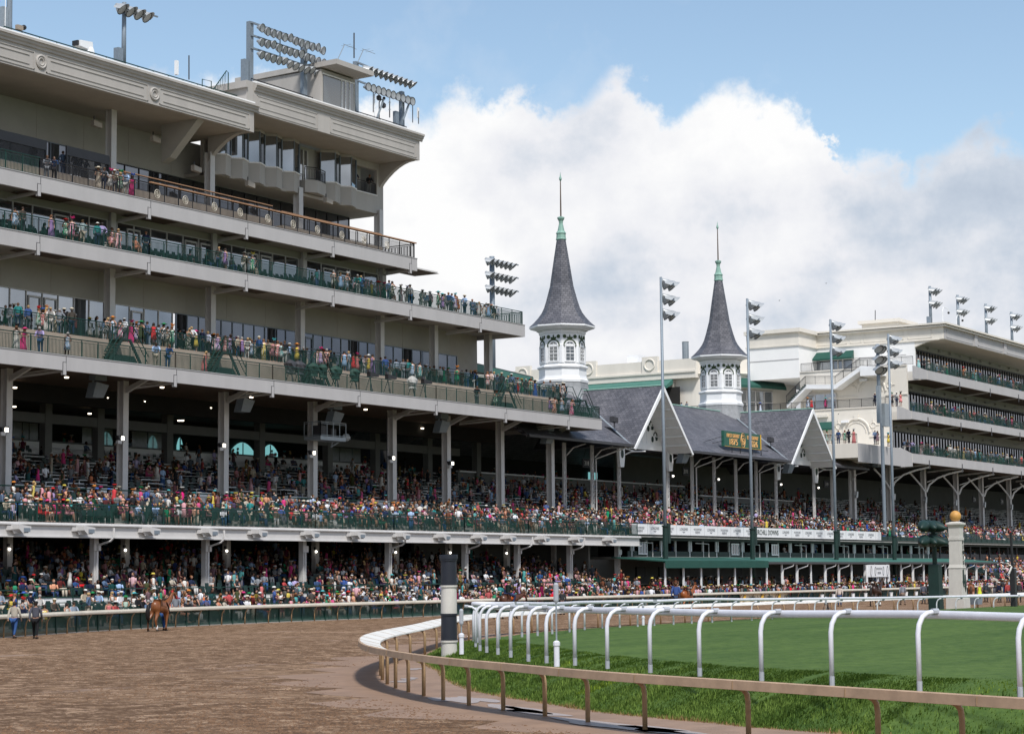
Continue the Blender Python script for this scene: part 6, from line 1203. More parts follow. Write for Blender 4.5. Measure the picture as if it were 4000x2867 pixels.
# white buckets hung on the far rail side of the dirt
bp_ = [(3212, 2357), (3257, 2352), (3333, 2355), (3382, 2353), (3482, 2350), (3541, 2351), (3580, 2348)]
for i, (px, py) in enumerate(bp_):
    x, y, z = P(px, py, Y=81.4); o = E('bucket', (x, y, .5), '%s white bucket from the left along the far fence' % ['first', 'second', 'third', 'fourth', 'fifth', 'sixth', 'seventh'][i], 'bucket', 'white buckets along the far fence')
    O('pail', M().lathe([(.15, .28), (.19, .66), (.205, .66), (.205, .70)], 12, (x, y, 0)), T['white'], o); O('handle', M().tube([(x-.2, y, .66), (x, y, .9), (x+.2, y, .66)], .012, 4), T['darkp'], o)
x, y, z = P(3830, 2378, Y=52.3); o = E('barrow', (x, y, 0), 'grey wire cart standing right of the finish post', 'cart'); O('tub', M().prism([(x-.5, y, .35), (x+.4, y, .35), (x+.62, y, .95), (x-.62, y, .95)], (0, .7, 0)), T['galvd'], o); O('leg', M().bar((x-.4, y+.3, 0), (x-.4, y+.3, .35), .05, .05), T['darkp'], o); O('leg', M().bar((x+.35, y+.3, 0), (x+.35, y+.3, .35), .05, .05), T['darkp'], o)
x, y, z = P(3235, 2395, Y=54.8); o = E('step_ladder', (x, y, 0), 'small dark step ladder beyond the far white rail', 'ladder')
for sx_ in (-.35, .35): O('leg', M().bar((x+sx_, y-.25, 0), (x+sx_*.6, y, 1.25), .05, .05), T['darkp'], o); O('leg', M().bar((x+sx_, y+.3, 0), (x+sx_*.6, y, 1.25), .04, .04), T['darkp'], o)
O('tread', M().box(x-.3, y-.2, .45, x+.3, y-.08, .49), T['galv'], o); O('tread', M().box(x-.26, y-.13, .85, x+.26, y-.02, .89), T['galv'], o)
for i, (px, py) in enumerate(((3044, 1174), (3227, 1107), (3275, 1617))):
    x, y, z = P(px, py, Y=70); o = E('flying_bird', (x, y, z), ['tiny bird high in the cloud above the second spire, lower left one', 'tiny bird high in the cloud, the upper one', 'small dark bird flying past the cream terrace wall'][i], 'bird', 'birds in flight')
    O('body', M().sphere((x, y, z), .035, 6, 5, (2.2, 1, 1)), T['black'], o); O('wing', M().poly([(x-.04, y, z), (x+.04, y, z), (x-.02, y-.13, z+.06)]), T['black'], o); O('wing', M().poly([(x-.04, y, z), (x+.04, y, z), (x-.02, y+.13, z+.06)]), T['black'], o)

T['tarp'] = mat('green_tarpaulin', (.012, .045, .033), .7, .3, 3); T['crump'] = mat('crumpled_white_sheet', (.38, .38, .36), .8, .3, 3)
# television cameras under rain covers on the promenade
for i, (px, cov, lb) in enumerate([(1135, 'darkp', 'first camera under a black cover on the promenade'), (1168, 'darkp', 'second camera under a black cover on the promenade'), (1225, 'tarp', 'camera under a green rain cover on the promenade, first of four'), (1262, 'tarp', 'camera under a green rain cover on the promenade, second of four'), (1312, 'tarp', 'broad green covered camera on the promenade, third of four'), (1385, 'tarp', 'low green covered camera on the promenade, last of four'), (1445, 'black', 'bare black television camera behind the promenade rail, left one'), (1515, 'black', 'bare black television camera behind the promenade rail, middle one'), (1610, 'crump', 'television camera under a crumpled white cover on the promenade'), (1655, 'black', 'bare black television camera behind the promenade rail, right one')]):
    y = 94.6; x = P(px, 1440, Y=y)[0]; z = 17.05; o = E('television_camera', (x, y, z), lb, 'camera', 'television cameras on the promenade'); r = random.Random(px)
    w_ = .75+.25*r.random()
    if cov != 'black':
        m = M(); n = 12; vs = []
        for (rr, zz_) in ((.1, 1.95), (.22, 1.9), (.30*w_+.1, 1.65), (.28, 1.35), (.2, 1.1), (.26, .85)):
            for k in range(n): a = 2*pi*k/n; q = 1+.7*r.random()*(zz_ < 1.9); vs.append((x+rr*q*math.cos(a)*1.5*w_, y+rr*q*math.sin(a)*.8, z+zz_+(.12*r.random() if zz_ < 1 else 0)))
        m.add(vs, [(i_*n+k, i_*n+(k+1) % n, (i_+1)*n+(k+1) % n, (i_+1)*n+k) for i_ in range(5) for k in range(n)]+[tuple(range(n))]); O('cover', m, T[cov], o)
    else:
        O('body', M().box(x-.2, y-.2, z+1.45, x+.35, y+.15, z+1.8).box(x+.3, y-.15, z+1.5, x+1.0, y+.1, z+1.75), T['black'], o); O('viewfinder', M().box(x-.25, y-.1, z+1.82, x+.05, y+.1, z+2.02), T['darkp'], o)
    for k in range(3): a = k*2.1; O('tripod_leg', M().bar((x, y, z+1.4), (x+.45*math.cos(a), y+.45*math.sin(a), z), .05, .05), T['darkp'], o)
# ================================================================== figures
def skin_mesh(name, nodes, edges, root, sub=1):
    """one continuous tapering surface grown over a jointed skeleton; returns a mesh"""
    me = bpy.data.meshes.new(name); keys = list(nodes); ix = {k: i for i, k in enumerate(keys)}
    me.from_pydata([nodes[k][0] for k in keys], [(ix[a], ix[b]) for a, b in edges], [])
    ob = bpy.data.objects.new(name, me); COL.objects.link(ob)
    md = ob.modifiers.new('s', 'SKIN'); md.use_smooth_shade = True; md.branch_smoothing = .3
    if sub: s2 = ob.modifiers.new('u', 'SUBSURF'); s2.levels = sub; s2.render_levels = sub
    for k in keys:
        sv = me.skin_vertices[0].data[ix[k]]; r = nodes[k][1]; sv.radius = r if isinstance(r, tuple) else (r, r); sv.use_root = (k == root)
    bpy.context.view_layer.update(); dg = bpy.context.evaluated_depsgraph_get()
    out_ = bpy.data.meshes.new_from_object(ob.evaluated_get(dg)); out_.name = name
    bpy.data.objects.remove(ob); bpy.data.meshes.remove(me); return out_
def v3(*a): return tuple(a)
def skeleton(pose, fem=False):
    """joint positions for a figure of 1.75 m standing at the origin and facing -Y"""
    k = .93 if fem else 1.; sh = .175 if fem else .205; hp = .095
    n = {}
    def up(z0, x, y, z): return (x, y, z)
    if pose in ('sit', 'sitlean', 'ride'):
        h0 = .48 if pose != 'ride' else .0; pz = h0+.08
        n['pelvis'] = (0, 0, pz); n['waist'] = (0, -.01, pz+.2); n['chest'] = (0, -.03, pz+.42); n['neck0'] = (0, -.04, pz+.56); n['neck'] = (0, -.06, pz+.62)
        n['head'] = (0, -.08, pz+.74); n['top'] = (0, -.07, pz+.85)
        for s, q in ((-1, 'L'), (1, 'R')):
            n['sh'+q] = (s*sh, -.03, pz+.53)
            if pose == 'ride':
                n['el'+q] = (s*.26, -.12, pz+.27); n['wr'+q] = (s*.14, -.36, pz+.2); n['ha'+q] = (s*.1, -.44, pz+.19)
                n['hip'+q] = (s*.14, -.03, pz-.02); n['kn'+q] = (s*.33, -.36, pz-.12); n['an'+q] = (s*.3, -.16, pz-.52); n['to'+q] = (s*.31, -.33, pz-.57)
            else:
                a = .10 if pose == 'sit' else .0
                n['el'+q] = (s*(sh+.05), -.12-a*.5, pz+.28); n['wr'+q] = (s*.12, -.32, pz+.14+a); n['ha'+q] = (s*.08, -.39, pz+.14+a*1.3)
                n['hip'+q] = (s*.1, -.06, pz-.02); n['kn'+q] = (s*.13, -.46, pz+.01); n['an'+q] = (s*.12, -.47, .09); n['to'+q] = (s*.14, -.6, .04)
    else:
        n['pelvis'] = (0, 0, .94); n['waist'] = (0, 0, 1.12); n['chest'] = (0, 0, 1.32); n['neck0'] = (0, .01, 1.46); n['neck'] = (0, 0, 1.51)
        n['head'] = (0, -.015, 1.62); n['top'] = (0, -.005, 1.72)
        dx = {'lean': -.22, 'walk': -.04, 'phone': 0, 'stand': 0, 'hips': 0, 'point': 0}.get(pose, 0)
        if pose == 'lean':
            for q, f in (('waist', .35), ('chest', .75), ('neck0', 1.), ('neck', 1.1), ('head', 1.2), ('top', 1.2)): n[q] = (0, n[q][1]+dx*f, n[q][2]-.06*f)
        for s, q in ((-1, 'L'), (1, 'R')):
            cy_ = n['chest'][1]; sz = n['chest'][2]+.1
            n['sh'+q] = (s*sh, cy_, sz)
            if pose == 'lean': n['el'+q] = (s*(sh+.06), cy_-.12, sz-.27); n['wr'+q] = (s*.13, cy_-.34, sz-.30); n['ha'+q] = (s*.07, cy_-.41, sz-.30)
            elif pose == 'phone' and q == 'R': n['el'+q] = (s*(sh+.07), -.12, sz-.24); n['wr'+q] = (s*.13, -.26, sz+.0); n['ha'+q] = (s*.1, -.3, sz+.07)
            elif pose == 'hips': n['el'+q] = (s*(sh+.19), .05, sz-.24); n['wr'+q] = (s*(sh+.02), -.03, sz-.42); n['ha'+q] = (s*(sh-.04), -.07, sz-.45)
            elif pose == 'point' and q == 'L': n['el'+q] = (s*(sh+.2), -.14, sz-.04); n['wr'+q] = (s*(sh+.38), -.3, sz+.05); n['ha'+q] = (s*(sh+.44), -.36, sz+.07)
            elif pose == 'fold': n['el'+q] = (s*(sh+.05), -.06, sz-.27); n['wr'+q] = (s*.05, -.22, sz-.24); n['ha'+q] = (-s*.04, -.23, sz-.22)
            else:
                w = .12*s if pose == 'walk' else 0; n['el'+q] = (s*(sh+.06), w*.5+.02, sz-.29); n['wr'+q] = (s*(sh+.06), -.05+w*1.4, sz-.53); n['ha'+q] = (s*(sh+.05), -.08+w*1.6, sz-.62)
            w = (.24 if pose == 'walk' else .03)*s
            n['hip'+q] = (s*hp, 0, .88); n['kn'+q] = (s*(hp+.01), -w*.6-.03*(pose == 'walk'), .49); n['an'+q] = (s*(hp+.01), -w*1.1+.03, .09 if not (pose == 'walk' and s < 0) else .14); n['to'+q] = (s*(hp+.03), -w*1.1-.13, .04)
    R = dict(pelvis=(.15, .115), waist=(.125 if fem else .14, .10), chest=(.145 if fem else .175, .115), neck0=.07, neck=.052, head=(.083, .10), top=(.06, .07))
    for q in 'LR': R.update({'sh'+q: .062, 'el'+q: .043, 'wr'+q: .032, 'ha'+q: .03, 'hip'+q: .088, 'kn'+q: .058, 'an'+q: .04, 'to'+q: .032})
    return {q: (p, R[q]) for q, p in n.items()}
SPINE = [('pelvis', 'waist'), ('waist', 'chest'), ('chest', 'neck0'), ('neck0', 'neck'), ('neck', 'head'), ('head', 'top')]
def arms(): return [e for q in 'LR' for e in (('neck0', 'sh'+q), ('sh'+q, 'el'+q), ('el'+q, 'wr'+q), ('wr'+q, 'ha'+q))]
def legs(): return [e for q in 'LR' for e in (('pelvis', 'hip'+q), ('hip'+q, 'kn'+q), ('kn'+q, 'an'+q), ('an'+q, 'to'+q))]
def grow(r, k): return (r[0]*k+.006, r[1]*k+.006) if isinstance(r, tuple) else r*k+.006
def loft(rings, n=12):
    """rings of (centre, rx, ry) joined in order"""
    m = M(); vs = []
    for c, rx, ry in rings: vs += [(c[0]+rx*math.cos(2*pi*k/n), c[1]+ry*math.sin(2*pi*k/n), c[2]) for k in range(n)]
    L_ = len(rings); m.add(vs, [(i*n+k, i*n+(k+1) % n, (i+1)*n+(k+1) % n, (i+1)*n+k) for i in range(L_-1) for k in range(n)]+[tuple(range(n-1, -1, -1)), tuple((L_-1)*n+k for k in range(n))]); return m
def to_mesh(name, m, mt_, smooth=True):
    me = bpy.data.meshes.new(name); me.from_pydata(m.v, [], m.f); me.materials.append(mt_)
    if smooth: me.polygons.foreach_set('use_smooth', [True]*len(me.polygons))
    me.update(); return me
PARTS = {}
def figure_parts(pose, fem):
    key = (pose, fem)
    if key in PARTS: return PARTS[key]
    nd = skeleton(pose, fem); d = {}
    def sk(name, keys, edges, k, mt_, root, sub=1):
        q = {x: (nd[x][0], grow(nd[x][1], k) if k != 1 else nd[x][1]) for x in keys}; me = skin_mesh(name, q, edges, root, sub); me.materials.clear(); me.materials.append(mt_); return me
    E_all = SPINE+arms()+legs(); d['body'] = sk('body', list(nd), E_all, 1, T['skin'], 'pelvis')
    ks = ['pelvis', 'waist', 'chest', 'neck0']+[a+q for q in 'LR' for a in ('sh', 'el', 'wr')]
    ed = [('pelvis', 'waist'), ('waist', 'chest'), ('chest', 'neck0')]+[e for q in 'LR' for e in (('neck0', 'sh'+q), ('sh'+q, 'el'+q), ('el'+q, 'wr'+q))]
    for mk in ('cloth', 'stripe'): d['jacket_'+mk] = sk('jacket', ks, ed, 1.17, T[mk], 'chest')
    ks2 = ['waist', 'chest', 'neck0', 'shL', 'shR']; 
    kt = ['pelvis']+[a+q for q in 'LR' for a in ('hip', 'kn', 'an')]; d['trousers'] = sk('trousers', kt, [e for q in 'LR' for e in (('pelvis', 'hip'+q), ('hip'+q, 'kn'+q), ('kn'+q, 'an'+q))], 1.2, T['cloth'], 'pelvis')
    C = {q: nd[q][0] for q in nd}
    if pose in ('sit', 'sitlean', 'ride'):
        kz = (C['knL'][2]+C['hipL'][2])/2
        for mk in ('cloth', 'floral', 'stripe'):
            m = loft([(C['pelvis'], .18, .15), (C['waist'], .135, .11), (C['chest'], .16, .125), ((C['chest'][0], C['chest'][1], C['chest'][2]+.09), .15, .10)])
            a, c = Vector(C['pelvis']), (Vector(C['knL'])+Vector(C['knR']))/2; m.bar(a+Vector((0, .1, 0)), c+Vector((0, -.04, -.0)), .36, .19)
            if pose != 'ride': m.prism([(-.19, c.y-.05, c.z+.05), (.19, c.y-.05, c.z+.05), (.2, c.y+.0, c.z-.22), (-.2, c.y+.0, c.z-.22)], (0, .08, 0))
            d['dress_'+mk] = to_mesh('dress', m, T[mk])
    else:
        y = C['chest'][1]; w = C['waist'][1]
        for mk in ('cloth', 'floral', 'stripe'):
            d['dress_'+mk] = to_mesh('dress', loft([((0, -.01, .50), .24, .2), ((0, 0, .75), .21, .17), ((0, 0, .95), .178, .14), ((0, w, 1.1), .13, .105), ((0, y, 1.3), .15, .12), ((0, y, 1.42), .145, .095)], 14), T[mk])
            d['gown_'+mk] = to_mesh('gown', loft([((0, 0, .04), .30, .26), ((0, 0, .5), .23, .2), ((0, 0, .95), .178, .14), ((0, w, 1.1), .13, .105), ((0, y, 1.3), .15, .12), ((0, y, 1.42), .145, .095)], 14), T[mk])
    h = C['head']; tz = C['top'][2]
    d['hair_short'] = to_mesh('hair', M().sphere((h[0], h[1]+.018, h[2]+.035), .105, 10, 7, (.95, 1.08, 1.0)), T['hair'])
    m = M().sphere((h[0], h[1]+.02, h[2]+.03), .112, 10, 7, (.98, 1.08, 1.)); m.join(loft([((h[0], h[1]+.085, h[2]-.30), .07, .03), ((h[0], h[1]+.08, h[2]-.15), .1, .05), ((h[0], h[1]+.05, h[2]), .108, .075)], 10)); d['hair_long'] = to_mesh('hair', m, T['hair'])
    # face: nose and a brow line so that the head reads from the front
    d['face'] = to_mesh('face', M().prism([(h[0]-.016, h[1]-.095, h[2]-.02), (h[0]+.016, h[1]-.095, h[2]-.02), (h[0], h[1]-.122, h[2]-.015), (h[0], h[1]-.09, h[2]+.03)], (0, .004, .001)), T['skin'])
    d['sunglasses'] = to_mesh('sunglasses', M().box(h[0]-.07, h[1]-.108, h[2]+.012, h[0]-.008, h[1]-.088, h[2]+.045).box(h[0]+.008, h[1]-.108, h[2]+.012, h[0]+.07, h[1]-.088, h[2]+.045), T['black'])
    c = (h[0], h[1]+.01, h[2]+.075)
    d['hat_wide'] = to_mesh('hat', M().lathe([(.27, .0), (.26, .015), (.13, .012), (.118, .06), (.105, .095), (.05, .11)], 14, c, sy=.95), T['cloth'])
    d['hat_fedora'] = to_mesh('hat', M().lathe([(.185, .02), (.18, .03), (.108, .012), (.108, .05), (.10, .10), (.06, .105)], 14, c, sy=1.12), T['cloth'])
    d['hat_band'] = to_mesh('band', M().lathe([(.112, .012), (.112, .042)], 14, c, sy=1.12), T['black'])
    d['cap'] = to_mesh('cap', M().lathe([(.112, -.01), (.108, .04), (.07, .075), (.02, .085)], 12, c, sy=1.1).prism([(c[0]-.07, c[1]-.1, c[2]), (c[0]+.07, c[1]-.1, c[2]), (c[0]+.05, c[1]-.19, c[2]-.012), (c[0]-.05, c[1]-.19, c[2]-.012)], (0, 0, .012)), T['cloth'])
    m = M(); rr = random.Random(3)
    m.lathe([(.09, .05), (.11, .07), (.05, .09)], 10, (c[0]+.04, c[1]-.02, c[2]))
    for k in range(9):
        a = k*.7; m.prism([(c[0]+.04, c[1]-.02, c[2]+.06), (c[0]+.04+.19*math.cos(a), c[1]+.14*math.sin(a), c[2]+.11+.06*(k % 3)), (c[0]+.04+.15*math.cos(a+.5), c[1]+.12*math.sin(a+.5), c[2]+.15+.05*(k % 2))], (0, 0, .02))
    d['fascinator'] = to_mesh('fascinator', m, T['cloth'])
    shs = M()
    for q in 'LR': t_ = C['to'+q]; a_ = C['an'+q]; shs.prism([(t_[0]-.045, t_[1]-.02, t_[2]-.04), (t_[0]+.045, t_[1]-.02, t_[2]-.04), (a_[0]+.045, a_[1]+.06, t_[2]-.04), (a_[0]-.045, a_[1]+.06, t_[2]-.04)], (0, 0, .08))
    d['shoes'] = to_mesh('shoes', shs, T['cloth'])
    PARTS[key] = d; return d
SKINS = [(.44, .25, .18), (.38, .21, .145), (.47, .29, .22), (.34, .19, .125), (.12, .06, .04), (.08, .04, .026)]
HAIRS = [((.03, .018, .012), 'dark'), ((.09, .045, .02), 'brown'), ((.42, .28, .13), 'blond'), ((.30, .29, .28), 'grey'), ((.015, .012, .012), 'black'), ((.20, .09, .04), 'auburn')]
SUITS = [((.012, .018, .045), 'navy'), ((.02, .02, .024), 'black'), ((.03, .075, .19), 'blue'), ((.22, .24, .27), 'grey'), ((.45, .39, .30), 'beige'), ((.62, .60, .57), 'cream'), ((.10, .15, .24), 'slate blue'), ((.07, .06, .05), 'dark brown'), ((.30, .36, .44), 'pale blue grey')]
SHIRTS = [((.72, .73, .76), 'white'), ((.34, .47, .68), 'light blue'), ((.62, .36, .40), 'pink'), ((.40, .34, .58), 'lilac'), ((.05, .10, .30), 'royal blue'), ((.03, .22, .22), 'teal'), ((.42, .07, .07), 'red'), ((.62, .30, .18), 'salmon'), ((.04, .045, .05), 'black')]
DRESS = [((.62, .04, .20), 'hot pink'), ((.62, .03, .04), 'red'), ((.66, .30, .34), 'pale pink'), ((.30, .45, .66), 'sky blue'), ((.04, .09, .34), 'royal blue'), ((.02, .25, .12), 'emerald'), ((.70, .68, .64), 'white'), ((.64, .20, .08), 'orange'), ((.62, .48, .08), 'yellow'), ((.02, .02, .025), 'black'), ((.36, .22, .48), 'lavender'), ((.08, .34, .34), 'turquoise'), ((.55, .17, .17), 'coral'), ((.06, .07, .025), 'olive')]
HATC = [((.66, .60, .48), 'straw'), ((.72, .72, .70), 'white'), ((.62, .04, .20), 'pink'), ((.60, .03, .03), 'red'), ((.05, .12, .42), 'blue'), ((.02, .02, .02), 'black'), ((.08, .40, .44), 'turquoise'), ((.64, .24, .05), 'orange'), ((.66, .54, .1), 'yellow'), ((.02, .24, .08), 'green')]
TROU = [(.02, .02, .025), (.03, .05, .12), (.45, .40, .32), (.55, .54, .52), (.10, .10, .12), (.03, .08, .20)]
USED = {}
def person(loc, rot, pose, place, group, rng, spec=None, sc=None):
    """a person: continuous body with clothing, hair and hat as parts; returns the top-level object"""
    spec = dict(spec or {}); fem = spec.get('fem', rng.random() < .5); d = figure_parts(pose, fem)
    o = bpy.data.objects.new('person', d['body']); COL.objects.link(o); o.location = loc; o.rotation_euler = (0, 0, rot); s = (sc or rng.uniform(.95, 1.04))*(.95 if fem else 1.)
    o.scale = (s, s, s); skc = spec.get('skin') or rng.choice(SKINS[:4] if rng.random() < .85 else SKINS[4:]); o.color = (*skc, 1)
    def ad(part_, nm, col): return OM(nm, d[part_], o, col)
    hair = spec.get('hair') or rng.choice(HAIRS); bits = []
    ad('face', 'face', tuple(x*.9 for x in skc))
    hat = spec.get('hat', None)
    if hat is None:
        r = rng.random()
        hat = (('hat_wide' if r < .24 else 'fascinator' if r < .55 else '') if fem else ('hat_fedora' if r < .2 else 'cap' if r < .3 else ''))
    hc = spec.get('hatc') or (rng.choice(HATC) if fem else rng.choice(HATC[:2]))
    if hair[1] != 'bald': ad('hair_long' if fem else 'hair_short', 'hair', hair[0])
    if fem:
        c = spec.get('col') or rng.choice(DRESS); pat = spec.get('pat') or rng.choice(['cloth', 'cloth', 'cloth', 'floral', 'floral', 'stripe']); kind_ = 'gown' if (rng.random() < .25 and pose not in ('sit', 'sitlean')) or spec.get('gown') else 'dress'
        if spec.get('gown') is False: kind_ = 'dress'
        ad(kind_+'_'+pat, kind_, c[0]); desc = {'cloth': '', 'floral': 'flowered ', 'stripe': 'striped '}[pat]+c[1]+' '+kind_
        ad('shoes', 'shoes', (.3, .2, .15))
    else:
        suit = spec.get('suit', rng.random() < .7); c = spec.get('col') or rng.choice(SUITS if suit else SHIRTS)
        ad('jacket_'+('stripe' if (not suit and rng.random() < .12 and 'col' not in spec) else 'cloth'), 'jacket' if suit else 'shirt', c[0]); tc_ = spec.get('trou') or (c[0] if suit and rng.random() < .5 else rng.choice(TROU))
        ad('trousers', 'trousers', tc_); ad('shoes', 'shoes', (.03, .02, .015)); desc = c[1]+(' suit jacket' if suit else ' shirt')
    if hat:
        ad(hat, 'fascinator' if hat == 'fascinator' else 'cap' if hat == 'cap' else 'hat', hc[0])
        if hat in ('hat_fedora', 'hat_wide'): ad('hat_band', 'hat_band', None)
        desc += ' and '+hc[1]+' '+{'hat_wide': 'wide hat', 'hat_fedora': 'brimmed hat', 'cap': 'cap', 'fascinator': 'fascinator'}[hat]
    elif hair[1] == 'bald': desc += ', bald'
    else: desc += ', '+hair[1]+(' long' if fem else '')+' hair'
    if rng.random() < .3: ad('sunglasses', 'sunglasses', None)
    o['_d'] = desc; o['_p'] = place; o['category'] = 'person'; o['group'] = group; PEOPLE.append(o); return o
PEOPLE = []
# ---- horses
def horse(loc, rot, name_label, coat, mane, pose='walk', white=(), head_up=True, tack=None, sc=1.):
    e = E('horse', loc, name_label, 'horse', 'horses on the dirt track', rot); hy = -1.0
    n = {'rump': ((0, .68, 1.36), (.22, .24)), 'croup': ((0, .42, 1.40), (.27, .29)), 'barrel': ((0, -.02, 1.26), (.27, .32)), 'girth': ((0, -.45, 1.24), (.24, .33)), 'wither': ((0, -.62, 1.38), (.17, .25)), 'chest': ((0, -.78, 1.22), (.17, .22))}
    if head_up: n.update({'neck1': ((0, -.98, 1.58), (.10, .19)), 'neck2': ((0, -1.14, 1.83), (.075, .13)), 'poll': ((0, -1.24, 1.98), (.075, .10)), 'brow': ((0, -1.38, 1.93), (.075, .11)), 'nose': ((0, -1.56, 1.72), (.05, .065)), 'muzzle': ((0, -1.64, 1.62), (.05, .055))})
    else: n.update({'neck1': ((0, -1.03, 1.40), (.10, .19)), 'neck2': ((0, -1.28, 1.54), (.075, .13)), 'poll': ((0, -1.44, 1.60), (.075, .10)), 'brow': ((0, -1.55, 1.50), (.075, .11)), 'nose': ((0, -1.66, 1.24), (.05, .065)), 'muzzle': ((0, -1.69, 1.13), (.05, .055))})
    ed = [('croup', 'rump'), ('croup', 'barrel'), ('barrel', 'girth'), ('girth', 'wither'), ('wither', 'chest'), ('wither', 'neck1'), ('neck1', 'neck2'), ('neck2', 'poll'), ('poll', 'brow'), ('brow', 'nose'), ('nose', 'muzzle')]
    st = {'walk': (.22, -.18, -.16, .20), 'stand': (.02, -.04, .03, .0)}[pose]
    for s, q, a in ((-1, 'L', st[0]), (1, 'R', st[1])):
        x = s*.14
        n.update({'stif'+q: ((x, .38-a*.2, 1.02), (.13, .17)), 'gask'+q: ((x, .50-a*.35, .80), (.085, .11)), 'hock'+q: ((x, .70-a*.6, .56), (.05, .065)), 'hfet'+q: ((x, .64-a, .16), (.035, .04)), 'hhoo'+q: ((x, .58-a, .05), (.05, .06))})
        ed += [('croup', 'stif'+q), ('stif'+q, 'gask'+q), ('gask'+q, 'hock'+q), ('hock'+q, 'hfet'+q), ('hfet'+q, 'hhoo'+q)]
    for s, q, a in ((-1, 'L', st[2]), (1, 'R', st[3])):
        x = s*.13
        n.update({'elb'+q: ((x, -.60-a*.2, .98), (.085, .12)), 'knee'+q: ((x, -.62-a*.8, .56), (.048, .055)), 'ffet'+q: ((x, -.60-a*1.1, .16), (.034, .038)), 'fhoo'+q: ((x, -.66-a*1.1, .05), (.05, .058))})
        ed += [('girth', 'elb'+q), ('elb'+q, 'knee'+q), ('knee'+q, 'ffet'+q), ('ffet'+q, 'fhoo'+q)]
    me = skin_mesh('horse_body', n, ed, 'barrel'); me.materials.clear(); me.materials.append(T['coat'])
    OM('body', me, e, coat)
    def hp(nm, m, col, mt_='hair'): return OM(nm, to_mesh(nm, m, T[mt_]), e, col)
    hp('tail', M().tube([(0, .86, 1.42), (0, 1.0, 1.3), (0.02, 1.04, 1.0), (.03, 1.0, .7), (.02, .95, .42)], [.05, .09, .12, .11, .03], 8), mane)
    p0, p1, p2 = n['wither'][0], n['neck1'][0], n['poll'][0]
    hp('mane', M().prism([(.0, p0[1], p0[2]+.22), (0, p1[1]+.02, p1[2]+.2), (0, p2[1]+.08, p2[2]+.12), (0, p2[1]-.02, p2[2]+.05), (0, p1[1]+.08, p1[2]+.02), (0, p0[1]+.1, p0[2]+.15)], (.05, 0, 0)).prism([(.06, p0[1], p0[2]+.2), (.06, p2[1]+.07, p2[2]+.08), (.12, p2[1]+.14, p2[2]-.08), (.14, p0[1]+.1, p0[2]+.02)], (.02, 0, 0)), mane)
    for s in (-1, 1): hp('ear', M().lathe([(.035, 0), (.04, .05), (.01, .14)], 6, (s*.055, p2[1]-.02, p2[2]+.08)), coat, 'coat')
    for q in ('hfetL', 'hfetR', 'ffetL', 'ffetR'):
        c = n[q][0]; w = q in white
        hp('sock' if w else 'pastern', M().lathe([(.05, -.10), (.052, 0), (.05, .14 if w else .02)], 8, c), (.72, .70, .68) if w else tuple(x*.35 for x in coat))
        hp('hoof', M().lathe([(.07, -.16), (.058, -.085)], 8, (c[0], c[1]-.04, c[2])), (.03, .025, .02))
    b = n['brow'][0]; ns = n['nose'][0]
    hp('bridle', M().bar((0, p2[1]+.02, p2[2]+.10), (0, p2[1]+.02, p2[2]-.16), .2, .03).bar((0, ns[1]+.03, ns[2]+.09), (0, ns[1]+.03, ns[2]-.08), .135, .03, up=(0, 1, 0)), (.45, .03, .04) if tack == 'red' else (.05, .03, .02), 'cloth')
    if tack:
        tcol = {'red': (.42, .03, .04), 'saddle': (.55, .12, .03), 'blue': (.04, .1, .45), 'dark': (.03, .03, .03)}[tack]
        if tack == 'red': hp('lead_rope', M().tube([(.12, p1[1], p1[2]+.05), (.2, p0[1]+.05, p0[2]+.05), (.24, p0[1]+.1, 1.2)], .03, 5), tcol, 'cloth')
        else: hp('saddle_cloth', loft([((0, -.25, 1.22), .295, .36), ((0, -.25, 1.45), .235, .34), ((0, -.25, 1.585), .12, .3)], 14), tcol, 'cloth')
    e.scale = (sc, sc, sc); return e
# ================================================================== who stands where
rp_ = random.Random(21)
TOCAM = lambda x, y: math.atan2(-y, -x)+pi/2        # heading that turns a figure's face (-Y) towards the track bend
def face(x, y, dev=0.): return TOCAM(x, y)+dev
def at(px, py, Y=None, Z=None): return P(px, py, Y=Y, Z=Z)
# --- people on the track
q = at(55, 2492, Z=0); person((q[0], q[1], 0), 2.0, 'walk', 'walking on the dirt at the left edge of the photo', 'people on foot on the track', rp_, dict(fem=False, suit=False, col=((.46, .42, .35), 'beige long-sleeved'), trou=(.03, .08, .22), hat='', hair=HAIRS[0]), 1.02)
q = at(138, 2494, Z=0); person((q[0], q[1], 0), 2.2, 'walk', 'walking on the dirt beside the fence', 'people on foot on the track', rp_, dict(fem=False, suit=False, col=((.085, .09, .115), 'dark grey'), trou=(.01, .01, .012), hat='cap', hatc=HATC[5]), 1.02)
h1 = at(622, 2464, Z=0); horse((h1[0], h1[1], 0), 1.72, 'bay racehorse with black tail walking away along the left fence', (.20, .068, .02), (.008, .006, .006), 'walk', ('hfetL', 'ffetR'), True, 'red', 1.05)
q = at(628, 2462, Z=0); person((h1[0]+1.2, h1[1]+.75, 0), 1.9, 'walk', 'leading the bay horse, mostly hidden behind it', 'people on foot on the track', rp_, dict(fem=False, suit=False, col=SHIRTS[8], trou=(.02, .06, .18), hat='cap', hatc=HATC[5]), .98)
h2 = at(1985, 2416, Z=0); horse((h2[0], h2[1], 0), 1.3, 'dark brown horse with a rider in a black lettered jacket', (.085, .03, .014), (.02, .01, .008), 'stand', (), False, 'saddle')
r = person((h2[0], h2[1], 1.52), 1.3, 'ride', 'riding the dark brown horse beyond the rail bend', 'riders', rp_, dict(fem=False, suit=True, col=((.012, .022, .02), 'black lettered'), trou=(.02, .03, .08), hat='cap', hatc=HATC[5]), 1.03)
